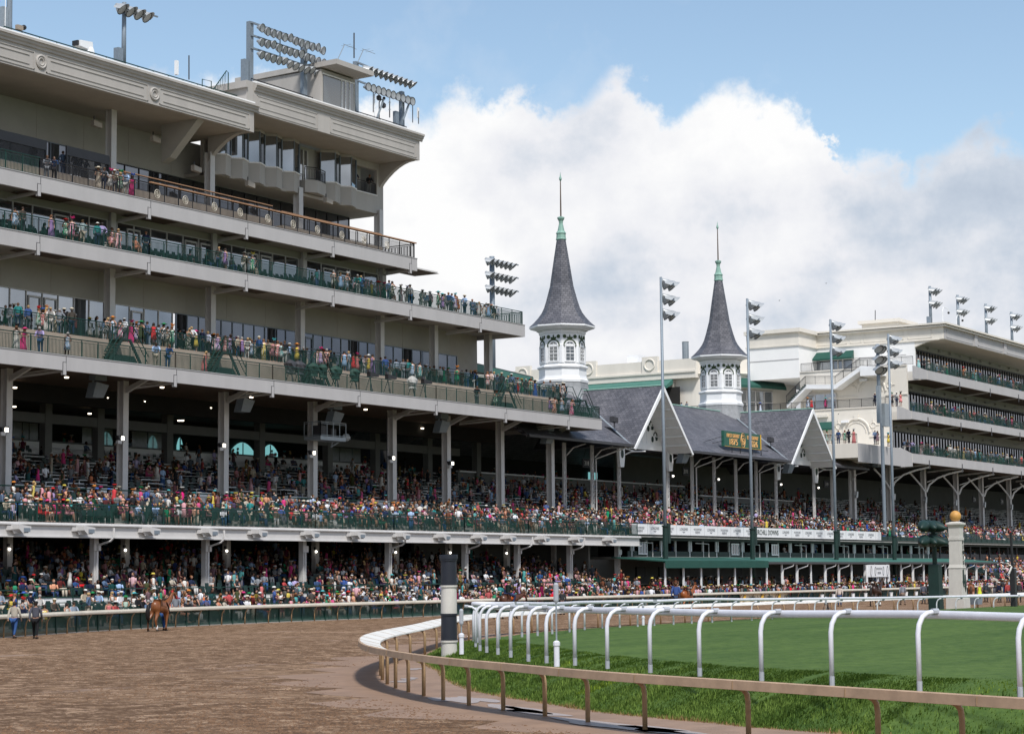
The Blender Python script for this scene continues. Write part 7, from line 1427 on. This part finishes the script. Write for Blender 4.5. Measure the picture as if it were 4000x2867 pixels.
h3 = at(2683, 2388, Z=0); horse((h3[0], h3[1], 0), 1.5, 'chestnut horse seen from behind by the far fence', (.26, .075, .018), (.04, .015, .008), 'stand', (), True, 'dark')
person((h3[0], h3[1]+.9, .0), 2.3, 'stand', 'in bright blue beside the chestnut horse', 'riders', rp_, dict(fem=False, suit=False, col=SHIRTS[4], trou=(.03, .05, .1), hat=''), 1.25)
h4 = at(3424, 2367, Z=0); horse((h4[0], h4[1], 0), 1.55, 'dark bay horse with white legs among the buckets', (.04, .018, .012), (.01, .008, .006), 'walk', ('hfetL', 'ffetR', 'ffetL'), True, None, 1.08)
h5 = at(3650, 2358, Z=0); horse((h5[0], h5[1], 0), 1.95, 'reddish brown horse seen from behind left of the signal tower', (.22, .075, .025), (.02, .012, .01), 'walk', ('hfetL', 'hfetR'), True, 'dark', 1.08)
h6 = at(3796, 2360, Z=0); horse((h6[0], h6[1], 0), 1.9, 'light bay horse just right of the finish post', (.24, .09, .035), (.05, .02, .01), 'stand', (), False, 'dark', 1.08)
for px, py, sp, pl in ((2197, 2400, dict(fem=False, suit=False, col=SHIRTS[8], trou=(.02, .03, .05), hat=''), 'standing on the dirt between rail bend and fence'), (3280, 2368, dict(fem=False, suit=False, col=((.66, .58, .52), 'cream'), trou=(.02, .05, .12), hat='cap', hatc=HATC[1]), 'standing by the buckets with back turned'),
    (3527, 2362, dict(fem=False, suit=False, col=((.25, .27, .31), 'grey'), trou=(.16, .12, .1), hat='', hair=HAIRS[0]), 'walking past the buckets'), (3608, 2358, dict(fem=False, suit=False, col=((.12, .13, .17), 'dark grey'), trou=(.05, .05, .06), hat='cap', hatc=HATC[3]), 'at the reddish horse, left'), (3632, 2356, dict(fem=False, suit=False, col=((.04, .045, .05), 'black'), trou=(.03, .03, .03), hat=''), 'at the reddish horse, near side'),
    (3905, 2352, dict(fem=False, suit=True, col=SUITS[0], trou=(.05, .05, .05), hat='cap', hatc=HATC[1]), 'on the track far right, left of the dark post'), (3938, 2352, dict(fem=False, suit=False, col=SHIRTS[6], trou=(.04, .05, .08), hat=''), 'on the track far right beside the dark post'), (3852, 2351, dict(fem=False, suit=False, col=((.05, .06, .07), 'dark vest over pink'), trou=(.04, .04, .05), hat=''), 'on the track right of the finish post'), (3828, 2352, dict(fem=True, col=((.60, .66, .05), 'neon yellow'), gown=False, hat=''), 'near the light bay horse'), (3982, 2352, dict(fem=False, suit=False, col=SHIRTS[8], trou=(.03, .03, .03), hat='cap', hatc=HATC[1]), 'at the right picture edge on the track')):
    q = at(px, py, Z=0); person((q[0], q[1], 0), 2.4+rp_.uniform(-.5, .5), 'walk' if 'walking' in pl else 'stand', pl, 'people on foot on the track', rp_, sp, 1.04 if px > 3500 else 1.)
n_lead = len(PEOPLE)
BAY = ['first', 'second', 'third', 'fourth', 'fifth', 'sixth', 'seventh', 'eighth']
def bay(x): return BAY[max(0, min(7, int((x-83)//10.4)))]
# --- promenades: (px, py of the feet or rail, floor Y, floor z)
def group_on(pxs_, Y, z, place, group, pose=None, specs={}, jit=.25):
    for px in pxs_:
        y = Y+rp_.uniform(-jit, jit); x = P(px, 1500, Y=y)[0]; vis = P(px, 0, Y=y)
        for _ in range(3): x = P(px, proj((x, y, z+.9))[1], Y=y)[0]
        ps = pose or rp_.choice(['stand', 'lean', 'fold', 'phone', 'hips', 'stand', 'stand'])
        person((x, y, z), face(x, y, rp_.uniform(-1.1, 1.1) if ps != 'lean' else rp_.uniform(-.3, .6)), ps, place, group, rp_, specs.get(px))
S_ = lambda **k: k
m5 = S_(fem=False, suit=True, col=SUITS[3], hat=''); b5_ = S_(fem=False, suit=True, col=SUITS[2], hat='', hair=((.4, .25, .2), 'bald'))
group_on([182, 212, 385, 404, 428, 448, 468, 492, 513], 96.0, 28.98, 'at the top balcony rail', 'people on the top balcony', 'lean', {182: m5, 212: b5_, 385: S_(fem=True, col=((.6, .52, .42), 'cream'), hat='hat_wide', hatc=HATC[0], gown=True, pat='cloth'), 428: S_(fem=True, col=DRESS[6], hat='fascinator', hatc=HATC[2]), 468: S_(fem=True, col=DRESS[5], pat='floral', hat='fascinator', hatc=HATC[9]), 513: S_(fem=True, col=DRESS[0], hat='fascinator', hatc=HATC[4], gown=True, pat='cloth')}, .12)
group_on([130, 246, 292, 312, 332, 380], 99.2, 30.3, 'behind the dark screens of the top balcony', 'people behind the top balcony screens')
group_on([58, 88, 200, 255, 280, 322, 380, 398, 437, 462, 570, 855, 880, 955, 985, 1302, 1330, 1352, 1398, 1410], 96.1, 25.1, 'on the narrow balcony under the top one', 'people on the second balcony from the top')
group_on([1430, 1450, 1478, 1500, 1520, 1532, 1565, 1590, 1602, 1608, 1645, 1662, 1680, 1712, 1728, 1738, 1752, 1765, 1778, 1788, 1815, 1845, 1855, 1862, 1872, 1893, 1900, 1908, 1918, 1928, 1940], 96.8, 25.1, 'on the open end of that balcony against the clouds', 'people on the open end of the second balcony', jit=.9)
group_on([62, 90, 158, 262, 608, 655, 798, 2232, 1862, 1935, 2165, 2195, 2150], 93.75, 17.05, 'on the wide promenade at its front rail', 'people on the promenade front', 'lean', {62: S_(fem=True, col=DRESS[6], gown=True, hat='fascinator', hatc=HATC[5], pat='cloth'), 90: S_(fem=True, col=DRESS[0], hat='hat_wide', hatc=HATC[2]), 158: S_(fem=False, suit=False, col=SHIRTS[3], hat='', hair=HAIRS[3])})
group_on([40, 70, 110, 150, 168, 182, 200, 214, 232, 250, 262, 280, 415, 440, 470, 485, 512, 532, 552, 575, 600, 620, 640, 655, 672, 735, 748, 765, 790, 812, 835, 850, 880, 895, 930, 945, 965, 985, 1000, 1012, 1030, 1045, 1062, 1085, 1098, 1112, 1130, 1160, 1188, 1240, 1252, 1275, 1290, 1345, 1362, 1380, 1395, 1420, 1440, 1455], 97.0, 18.97, 'on the raised walk behind the promenade', 'people on the raised walk', jit=.6, specs={150: S_(fem=True, col=DRESS[5], hat='fascinator', hatc=HATC[3]), 512: S_(fem=True, col=DRESS[0], hat='fascinator', hatc=HATC[2], gown=True), 848: S_(fem=True, col=DRESS[2], hat='fascinator', hatc=HATC[3])})
group_on([1505, 1525, 1548, 1575, 1592, 1610, 1640, 1660, 1720, 1730, 1785, 1802, 1822, 1840, 1848, 1862, 1905, 1918, 1930, 1945, 1960, 1985, 1998, 2012, 2055, 2072, 2090, 2125, 2150, 2160, 2175, 2186, 2198, 2205], 97.4, 18.97, 'on the raised walk towards its right end', 'people on the right part of the raised walk', jit=.8)
group_on([1385, 1440], 99.9, 34.65, 'in the open corner of the press level', 'men in the press level loggia', 'lean', {1385: S_(fem=False, suit=True, col=SUITS[0], hat=''), 1440: S_(fem=False, suit=True, col=SUITS[1], hat='')}, .05)
# eastern stand people
group_on([3588, 3610, 3628, 3660, 3688, 3698, 3800, 3812, 3828, 3865, 3955, 3975], 94.0, 28.32, 'on the upper balcony of the cream stand', 'people on the cream stand upper balcony')
group_on([3568, 3622, 3638, 3658, 3672, 3728, 3742, 3760, 3788, 3895, 3905, 3722, 3850], 94.0, 22.78, 'on the middle balcony of the cream stand', 'people on the cream stand middle balcony')
group_on([3532, 3545, 3562, 3598, 3620, 3642, 3660, 3712, 3730, 3742, 3765, 3782, 3795, 3825, 3870, 3890, 3905, 3918, 3935, 3958, 3990], 94.0, 17.48, 'on the lowest balcony of the cream stand', 'people on the cream stand lowest balcony')
for px, x, z, pl in ((3155, 236.0, 23.2, 'by the stair foot on the cream terrace'), (3170, 236.2, 23.2, 'by the stair foot on the cream terrace'), (3225, 236.4, 23.2, 'at the rail of the cream middle terrace'), (3418, 236.0, 23.2, 'before the wall arch on the cream terrace'), (3428, 236.4, 23.2, 'before the wall arch on the cream terrace'), (3485, 236, 23.2, 'right of the ballast boxes on the terrace'), (3503, 236, 23.2, 'right of the ballast boxes on the terrace'), (3518, 236, 23.2, 'right of the ballast boxes on the terrace'), (2970, 239.0, 23.2, 'before the curved glass bay'), (2662, 240.2, 24.0, 'on the balcony under the long green awning'), (2683, 240.2, 24.0, 'on the balcony under the long green awning'), (3230, 223, 17.9, 'on the low terrace above the second gable'), (3252, 223, 17.9, 'on the low terrace above the second gable'), (3275, 223, 17.9, 'on the low terrace above the second gable'), (3300, 223, 17.9, 'on the low terrace above the second gable'), (3315, 223, 17.9, 'on the low terrace above the second gable'), (3335, 223, 17.9, 'on the low terrace above the second gable'), (3418, 226, 17.9, 'on the low terrace near the tall pole'), (3428, 226, 17.9, 'on the low terrace near the tall pole'), (3470, 230, 17.9, 'on the low terrace near the tall pole')):
    y = P(px, 1600, X=x)[1]
    for _ in range(3): y = P(px, proj((x, y, z+.9))[1], X=x)[1]
    person((x, y, z), face(x, y, rp_.uniform(-1.4, 1.4)), rp_.choice(['stand', 'phone', 'fold']), pl, 'people on the cream stand terraces', rp_, None)
# standing figures picked out on the apron and lower deck
SEATR = []
def floorz(y):      # stepped floor of the apron, the ground terrace and the two decks
    return .12+.16*int((y-83.3)/.85) if y < 87.2 else 1.5+.19*int((y-87.9)/.88)
def deckz(y): return 6.3+.2*int((y-89.3)/.92) if y < 96.8 else 7.95+.33*int((y-96.9)/1.08)
for (y, z0, x0, x1, nm) in ((0, 0, 0, 0, ''),): pass
st_ap = E('apron_terraces', (110, 84, 0), 'stepped concrete seating from fence to back wall at ground level', 'seating terrace')
m = M()
for k in range(5): m.box(60, 83.3+.85*k, -.05, 157, 84.15+.85*k, .12+.16*k)
O('front_steps', m, T['conc'], st_ap)
m = M()
for k in range(17): m.box(X0, 87.9+.88*k, .9, 157, 87.9+.88*(k+1), 1.5+.19*k)
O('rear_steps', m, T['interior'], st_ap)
dvw = M(); x = 60.
O('divider_wall', M().box(60, 87.62, .6, 157, 87.72, 1.75), T['whiteb'], st_ap)
for k in range(65): O('divider_post', M().box(60+k*1.5, 87.57, .8, 60.06+k*1.5, 87.617, 2.25), T['green'], st_ap)
O('divider_rail', M().bar((60, 87.6, 2.25), (157, 87.6, 2.25), .06, .07).bar((60, 87.6, 1.8), (157, 87.6, 1.8), .05, .07), T['green'], st_ap)
for k in range(1, 5): O('row_rail', M().bar((60, 83.35+.85*k, .12+.16*k+.72), (157, 83.35+.85*k, .12+.16*k+.72), .05, .05), T['green'], st_ap)
m = M(); m.box(157, 82.9, -.05, 340, 84.7, .02); O('standing_apron', m, T['conc'], st_ap)
st_dk = E('deck_terraces', (120, 90, 6.3), 'stepped upper deck seating behind the green railing', 'seating terrace')
m = M()
for k in range(8): m.box(X0, 89.36+.92*k, 6.2, 345, 89.36+.92*(k+1), 6.3+.2*k+.002)
O('front_steps', m, T['conc'], st_dk); m = M()
for k in range(13): m.box(X0, 96.9+1.08*k, 7.3, 345, 96.9+1.08*(k+1), 7.95+.33*k)
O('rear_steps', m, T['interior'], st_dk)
O('cross_rail', M().bar((X0, 96.7, 8.85), (345, 96.7, 8.85), .07, .09).bar((X0, 93.1, 7.95), (345, 93.1, 7.95), .05, .05).bar((X0, 91.2, 7.55), (345, 91.2, 7.55), .05, .05), T['green'], st_dk)
rb_ = random.Random(4)
for k in range(13):
    m = M(); y = 97.4+1.08*k; z = 7.95+.33*k+.74; x = X0+rb_.random()*2; m.bar((X0, y+.4, z-.03), (330, y+.4, z-.03), .02, .02)
    while x < 330:
        L_ = rb_.uniform(1.2, 2.2)
        if rb_.random() < (.35 if x < 160 else .75): m.box(x, y, z, x+L_, y+.35, z+.05); m.box(x, y, z-.35, x+.05, y+.05, z)
        x += L_+rb_.uniform(.3, .9)
    O('table_ledge', m, T['white' if True else 'conc'], st_dk)
for x in [X0+8+k*5.25 for k in range(16)]: 
    if rb_.random() < .75: O('box_panel', M().box(x, 97.5, 8.0, x+rb_.choice([1.6, 3.2]), 97.56, 9.0), T['whiteb'], st_dk)
# --- seated and standing crowd
cands = []
rc = random.Random(77)
def seats(y, z, xa, xb, occ, stand, zone, step=.56):
    x = xa+rc.random()*.3
    while x < xb:
        w = .5+.5*math.sin(x*.35+y*1.7)*math.sin(x*.13+2*y)
        if (x+y*.15) % 8.3 < .95 and zone in ('apron', 'deck', 'under', 'tiers', 'deckr', 'tiersr', 'right'): x += step; continue
        if rc.random() < occ*(.5+.7*w): cands.append((x, y, z, 'sit' if rc.random() > stand else 'stand', zone))
        elif zone in ('apron', 'deck', 'right') or rc.random() < .5: SEATR.append((x, y, z))
        x += step
for k in range(5): seats(83.72+.85*k, .12+.16*k, 62, 93, .30, .12, 'apron'); seats(83.72+.85*k, .12+.16*k, 93, 157, .75, .2, 'apron')
for k in range(16): seats(88.3+.88*k, 1.5+.19*k, X0+1, 157, .5 if k < 11 else .25, .2, 'under', .62)
for k in range(8):
    seats(89.75+.92*k, 6.3+.2*k, X0+1, 161, .42+.16*(k > 3), .13, 'deck'); seats(90.95+.92*k, 6.3+.2*k+.2, 161.5, 238, .7, .2, 'deckr', .62); seats(90.95+.92*k, 6.3+.2*k+.2, 238, 300, .45 if k > 1 else .25, .1, 'right', .65)
for k in range(13): seats(97.3+1.08*k, 7.95+.33*k, X0+1, 160, .3, .3, 'tiers', .72); seats(97.3+1.08*k, 7.95+.33*k, 160, 236, .52, .22, 'tiersr', .7); seats(97.3+1.08*k, 7.95+.33*k, 236, 300, .32-.02*k, .2, 'tiersr', .72)
x = 150
while x < 262:
    for y in (83.0, 83.5, 84.05, 84.6, 85.3, 86.2, 87.2):
        if rc.random() < (.8 if y < 85 else .4): cands.append((x+rc.uniform(-.2, .2), y+rc.uniform(-.15, .15), .02 if y < 84.7 else .8, 'stand', 'stand'))
    x += .52
x = 162
while x < 300:
    if rc.random() < (.2 if x < 195 else .55): cands.append((x, 91+rc.random()*2, 4.45 if x < 238 else 4.2, 'stand' if x < 215 and rc.random() < .6 else 'sit', 'suite'))
    x += .6
for k in range(6): seats(84.9+.9*k, 1.45+.36*k, 246, 300, .6, .1, 'right', .6)
x = X0+2
while x < 160:
    for y in (100.5, 104, 112.8, 114):
        if rc.random() < .2: cands.append((x, y if y > 110 else y, deckz(y) if y < 110 else 12.3, 'stand', 'tiers'))
    x += .8
for (ya, z, xa, xc, occ) in ((97.9, 18.97, 84, 158, .8), (98.9, 18.97, 84, 145, .3), (93.9, 17.05, 140, 160, .0)):
    seats(ya, z, xa, xc, occ, 1., 'balcony', .7)
    SEATR[:] = [c for c in SEATR if not (abs(c[2]-z) < .01)]
for ya in (96.4, 97.1, 97.8): seats(ya, 25.1, 80, 134, .1, .2, 'right', .6)
for z in (28.3, 22.75, 17.45): seats(93.9, z, 246, 300, .35, .5, 'balcony', .62); seats(94.8, z, 246, 300, .3, .5, 'balcony', .62)
def infr(x, y, z):
    a = proj((x, y, z+1.)); return -40 < a[0] < 4040
cands = [c for c in cands if infr(*c[:3])]
vis = lambda c: math.hypot(c[0], c[1])+(60 if c[2] > 20 else 0)+{'apron': 0, 'deck': 0, 'under': 60, 'tiers': 60, 'balcony': 100}.get(c[4], 10)
cands.sort(key=vis)
room = 300-len(PEOPLE)
near_, rest = cands[:max(0, room)], cands[max(0, room):]
ZN = {'balcony': ('on the balconies', 'people on the balconies'), 'apron': ('on the apron seats', 'people on the apron'), 'deck': ('on the front rows of the upper deck', 'people on the upper deck front'), 'deckr': ('above the banner board', 'people above the banner board'), 'under': ('under the deck', 'people under the deck'), 'tiers': ('on the shaded tiers', 'people on the shaded tiers'), 'stand': ('at the far fence', 'people at the far fence'), 'suite': ('in the suites', 'people in the suites'), 'right': ('in the green seats', 'people in the green seats'), 'tiersr': ('on the far tiers', 'people on the far tiers')}
for (x, y, z, ps, zn) in near_:
    row = int((y-83.3)/.85) if zn == 'apron' else int((y-89.4)/.92)
    pl = ZN[zn][0]+', %s row' % (['front', 'second', 'third', 'fourth', 'fifth', 'sixth', 'seventh', 'eighth', 'ninth'][max(0, min(8, row))])
    person((x, y, z), rc.uniform(-.8, .5) if ps == 'sit' else face(x, y, rc.uniform(-2.4, 2.4)), 'sit' if ps == 'sit' else rc.choice(['stand', 'phone', 'fold', 'hips']), pl, ZN[zn][1], rp_)
# --- labels: look, then place, then rank inside the place
seen = {}
for o in PEOPLE: seen.setdefault((o['_d'], o['_p']), []).append(o)
ORD = ['first', 'second', 'third', 'fourth', 'fifth', 'sixth', 'seventh', 'eighth', 'ninth', 'tenth']
byp = {}
for o in PEOPLE: byp.setdefault(o['_p'], []).append(o)
for (d_, p_), L_ in seen.items():
    L_.sort(key=lambda o: proj(o.location)[0])
    for i, o in enumerate(L_):
        t = 'person in '+d_+', '+p_
        if len(L_) > 1: t = ORD[min(i, 9)]+' from left of those: '+t
        ws = t.split()
        if len(ws) > 16: t = t.replace('person in ', '', 1) if len(ws) <= 18 else t.replace(' of those:', ''); t = t.replace('suit jacket', 'jacket').replace(' beside the', ' by the'); t = ' '.join(t.split()[:16])
        o['label'] = t
for o in PEOPLE:
    del o['_d']; del o['_p']
lb = {}
for o in PEOPLE: lb.setdefault(o['label'], []).append(o)
for t, L_ in lb.items():
    if len(L_) > 1:
        L_.sort(key=lambda o: proj(o.location)[0])
        for i, o in enumerate(L_): o['label'] = ' '.join((t.split()[:13]))+', '+ORD[min(i, 9)]+' such'
# ---- the mass of the crowd as one mesh
def low_person(ps, fem, hat):
    """small figure: vertices with a slot number (0 skin, 1 top, 2 lower, 3 hair, 4 hat)"""
    m = M(); slots = []
    def put(mm, s): m.join(mm); slots.extend([s]*len(mm.v))
    if ps == 'sit':
        b = .5; put(loft([((0, 0, b), .17, .13), ((0, -.01, b+.2), .14, .11), ((0, -.03, b+.44), .18, .12), ((0, -.04, b+.56), .09, .07)], 7), 1)
        put(M().bar((0, .05, b+.03), (0, -.45, b+.05), .34, .17), 2); put(M().bar((-.11, -.45, b+.05), (-.11, -.5, .05), .11, .11), 2 if not fem else 0); put(M().bar((.11, -.45, b+.05), (.11, -.5, .05), .11, .11), 2 if not fem else 0)
        for s in (-1, 1): put(M().bar((s*.2, -.03, b+.5), (s*.22, -.18, b+.24), .085, .085), 1 if not fem else 0); put(M().bar((s*.22, -.18, b+.24), (s*.08, -.38, b+.2), .06, .06), 0)
        h = (0, -.07, b+.72)
    else:
        if fem: put(loft([((0, 0, .5), .22, .18), ((0, 0, .95), .17, .13), ((0, 0, 1.12), .13, .1), ((0, 0, 1.34), .165, .115), ((0, 0, 1.45), .08, .07)], 7), 1); put(M().bar((-.08, 0, .02), (-.08, 0, .52), .09, .09), 0); put(M().bar((.08, 0, .02), (.08, 0, .52), .09, .09), 0)
        else: put(loft([((0, 0, .82), .17, .13), ((0, 0, 1.1), .15, .11), ((0, 0, 1.36), .2, .12), ((0, 0, 1.46), .09, .07)], 7), 1); put(M().bar((-.09, 0, .0), (-.09, 0, .88), .14, .15), 2); put(M().bar((.09, 0, .0), (.09, 0, .88), .14, .15), 2)
        for s in (-1, 1): put(M().bar((s*.21, 0, 1.4), (s*.25, -.03, 1.1), .085, .085), 1 if not fem else 0); put(M().bar((s*.25, -.03, 1.1), (s*.16, -.22, .98), .06, .06), 0)
        h = (0, 0, 1.62)
    put(M().sphere(h, .1, 7, 5, (.85, 1, 1.15)), 0); put(M().sphere((h[0], h[1]+.025, h[2]+.035), .108, 7, 4, (.95, 1, 1)), 3)
    if fem: put(M().bar((h[0], h[1]+.08, h[2]+.03), (h[0], h[1]+.1, h[2]-.22), .17, .05), 3)
    c = (h[0], h[1]+.01, h[2]+.08)
    if hat == 1: put(M().lathe([(.25 if fem else .18, 0), (.12, .012), (.105, .09), (.04, .1)], 8, c), 4)
    if hat == 2: put(M().lathe([(.06, .02), (.15, .06), (.17, .12), (.05, .1)], 6, (c[0]+.03, c[1]-.03, c[2])), 4)
    if hat == 3: put(M().lathe([(.115, -.01), (.1, .05), (.02, .08)], 7, c), 4)
    return np.array(m.v), m.f, np.array(slots)
LP = {}
for ps in ('sit', 'stand'):
    for fem in (0, 1):
        for hat in (0, 1, 2, 3): LP[ps, fem, hat] = low_person(ps, fem, hat)
def crowd_mesh(name, people, label):
    V = []; FC = []; CO = []; base = 0
    for (x, y, z, ps, zn) in people:
        fem = int(rc.random() < .5); r = rc.random(); hat = (1 if r < .13 else 2 if r < .36 else 0) if fem else (1 if r < .1 else 3 if r < .18 else 0)
        v, f, sl_ = LP[ps, fem, hat]; a = rc.uniform(-.9, .6) if ps == 'sit' else face(x, y, rc.uniform(-2.2, 2.2)); s = rc.uniform(.92, 1.04)
        ca, sa = math.cos(a)*s, math.sin(a)*s
        w = np.empty_like(v); w[:, 0] = v[:, 0]*ca-v[:, 1]*sa+x; w[:, 1] = v[:, 0]*sa+v[:, 1]*ca+y; w[:, 2] = v[:, 2]*s+z
        HR = HAIRS[0:2]+HAIRS[4:6]+HAIRS[:1]+(HAIRS if rc.random() < .4 else HAIRS[:2]); top = rc.choice(DRESS+[DRESS[6], DRESS[0], DRESS[2]]) [0] if fem else rc.choice(SUITS if rc.random() < .45 else SHIRTS+SHIRTS[:2]+SHIRTS[:1])[0]
        r2 = rc.random(); g_ = sum(top)/3; sat = rc.uniform(.7, 1.1); top = tuple(max(.004, g_+(t_-g_)*sat)*(.22 if r2 < .38 else .95) for t_ in top)
        pal = np.array([tuple(k_*.82 for k_ in rc.choice(SKINS)), top, top if fem else rc.choice(TROU), rc.choice(HR)[0], tuple(h_*.75 for h_ in (rc.choice(HATC)[0] if fem else rc.choice(HATC[:2])[0]))])
        V.append(w); CO.append(pal[sl_]); FC.extend([tuple(i+base for i in q_) for q_ in f]); base += len(v)
    V = np.concatenate(V); CO = np.concatenate(CO); me = bpy.data.meshes.new(name); me.from_pydata(V.tolist(), [], FC)
    at_ = me.color_attributes.new('cloth_colour', 'FLOAT_COLOR', 'POINT'); buf = np.ones((len(V), 4), np.float32); buf[:, :3] = CO; at_.data.foreach_set('color', buf.ravel())
    me.polygons.foreach_set('use_smooth', [True]*len(me.polygons)); me.materials.append(T['crowd']); o = bpy.data.objects.new(name, me); COL.objects.link(o); return props(o, label, 'crowd', None, 'stuff')
cm_ = bpy.data.materials.new('crowd_clothing'); cm_.use_nodes = True; b_ = cm_.node_tree.nodes['Principled BSDF']; b_.inputs['Roughness'].default_value = .8; b_.inputs['Specular IOR Level'].default_value = .15
ca_ = cm_.node_tree.nodes.new('ShaderNodeVertexColor'); ca_.layer_name = 'cloth_colour'; cm_.node_tree.links.new(ca_.outputs[0], b_.inputs['Base Color']); T['crowd'] = cm_
crowd_mesh('crowd', rest, 'dense crowd in bright clothes and hats filling the stands beyond the nearest people')
# ---- seats
def seat_m():
    m = M(); m.prism([(-.22, -.2, .42), (.22, -.2, .42), (.22, .2, .38), (-.22, .2, .38)], (0, 0, .05))
    m2 = M(); n = 5; vs = []
    for k in range(n):
        u = -.22+.44*k/(n-1); d_ = .05*(1-(u/.22)**2)
        for (z, y) in ((.42, .19), (.65, .22), (.84, .25)): vs.append((u*(1 if z < .8 else .8), y+d_, z))
    m2.add(vs, [(k*3+j, k*3+3+j, k*3+4+j, k*3+1+j) for k in range(n-1) for j in range(2)]); m3 = M().box(-.2, -.05, 0, -.16, .1, .38).box(.16, -.05, 0, .2, .1, .38)
    return m, m2, m3
s1, s2, s3 = [to_mesh('seat', q_, T['seat'], False) for q_ in seat_m()]
SEATR = [c for c in SEATR if infr(*c)]; SEATR += [(c[0], c[1]+.05, c[2]) for c in cands if c[3] == 'sit' and rc.random() < .35 and c[4] in ('apron', 'deck')]
SEATR.sort(key=lambda c: math.hypot(c[0], c[1])+(0 if c[1] < 87.4 or 89 < c[1] < 97 and c[2] > 6 else 70))
for c in SEATR[:300]:
    o = bpy.data.objects.new('stadium_seat', s2); COL.objects.link(o); o.location = c; pl = 'on the apron rows' if c[1] < 87.4 else 'on the upper deck rows' if c[2] > 6 else 'under the deck'
    props(o, 'dark green folding stadium seat with a rounded back, '+pl, 'seat', 'dark green stadium seats '+pl)
    OM('seat_pan', s1, o); OM('seat_leg', s3, o)
V = M()
for c in SEATR[300:]:
    x, y, z = c; V.add([(x-.22, y-.2, z+.44), (x+.22, y-.2, z+.44), (x+.22, y+.2, z+.4), (x-.22, y+.2, z+.4), (x+.18, y+.26, z+.84), (x-.18, y+.26, z+.84)], [(0, 1, 2, 3), (3, 2, 4, 5)])
O('stadium_seats', V, T['seat'], label='rows of dark green folding seats farther back in the stands', cat='seat', kind='stuff')
# seats on the second balcony
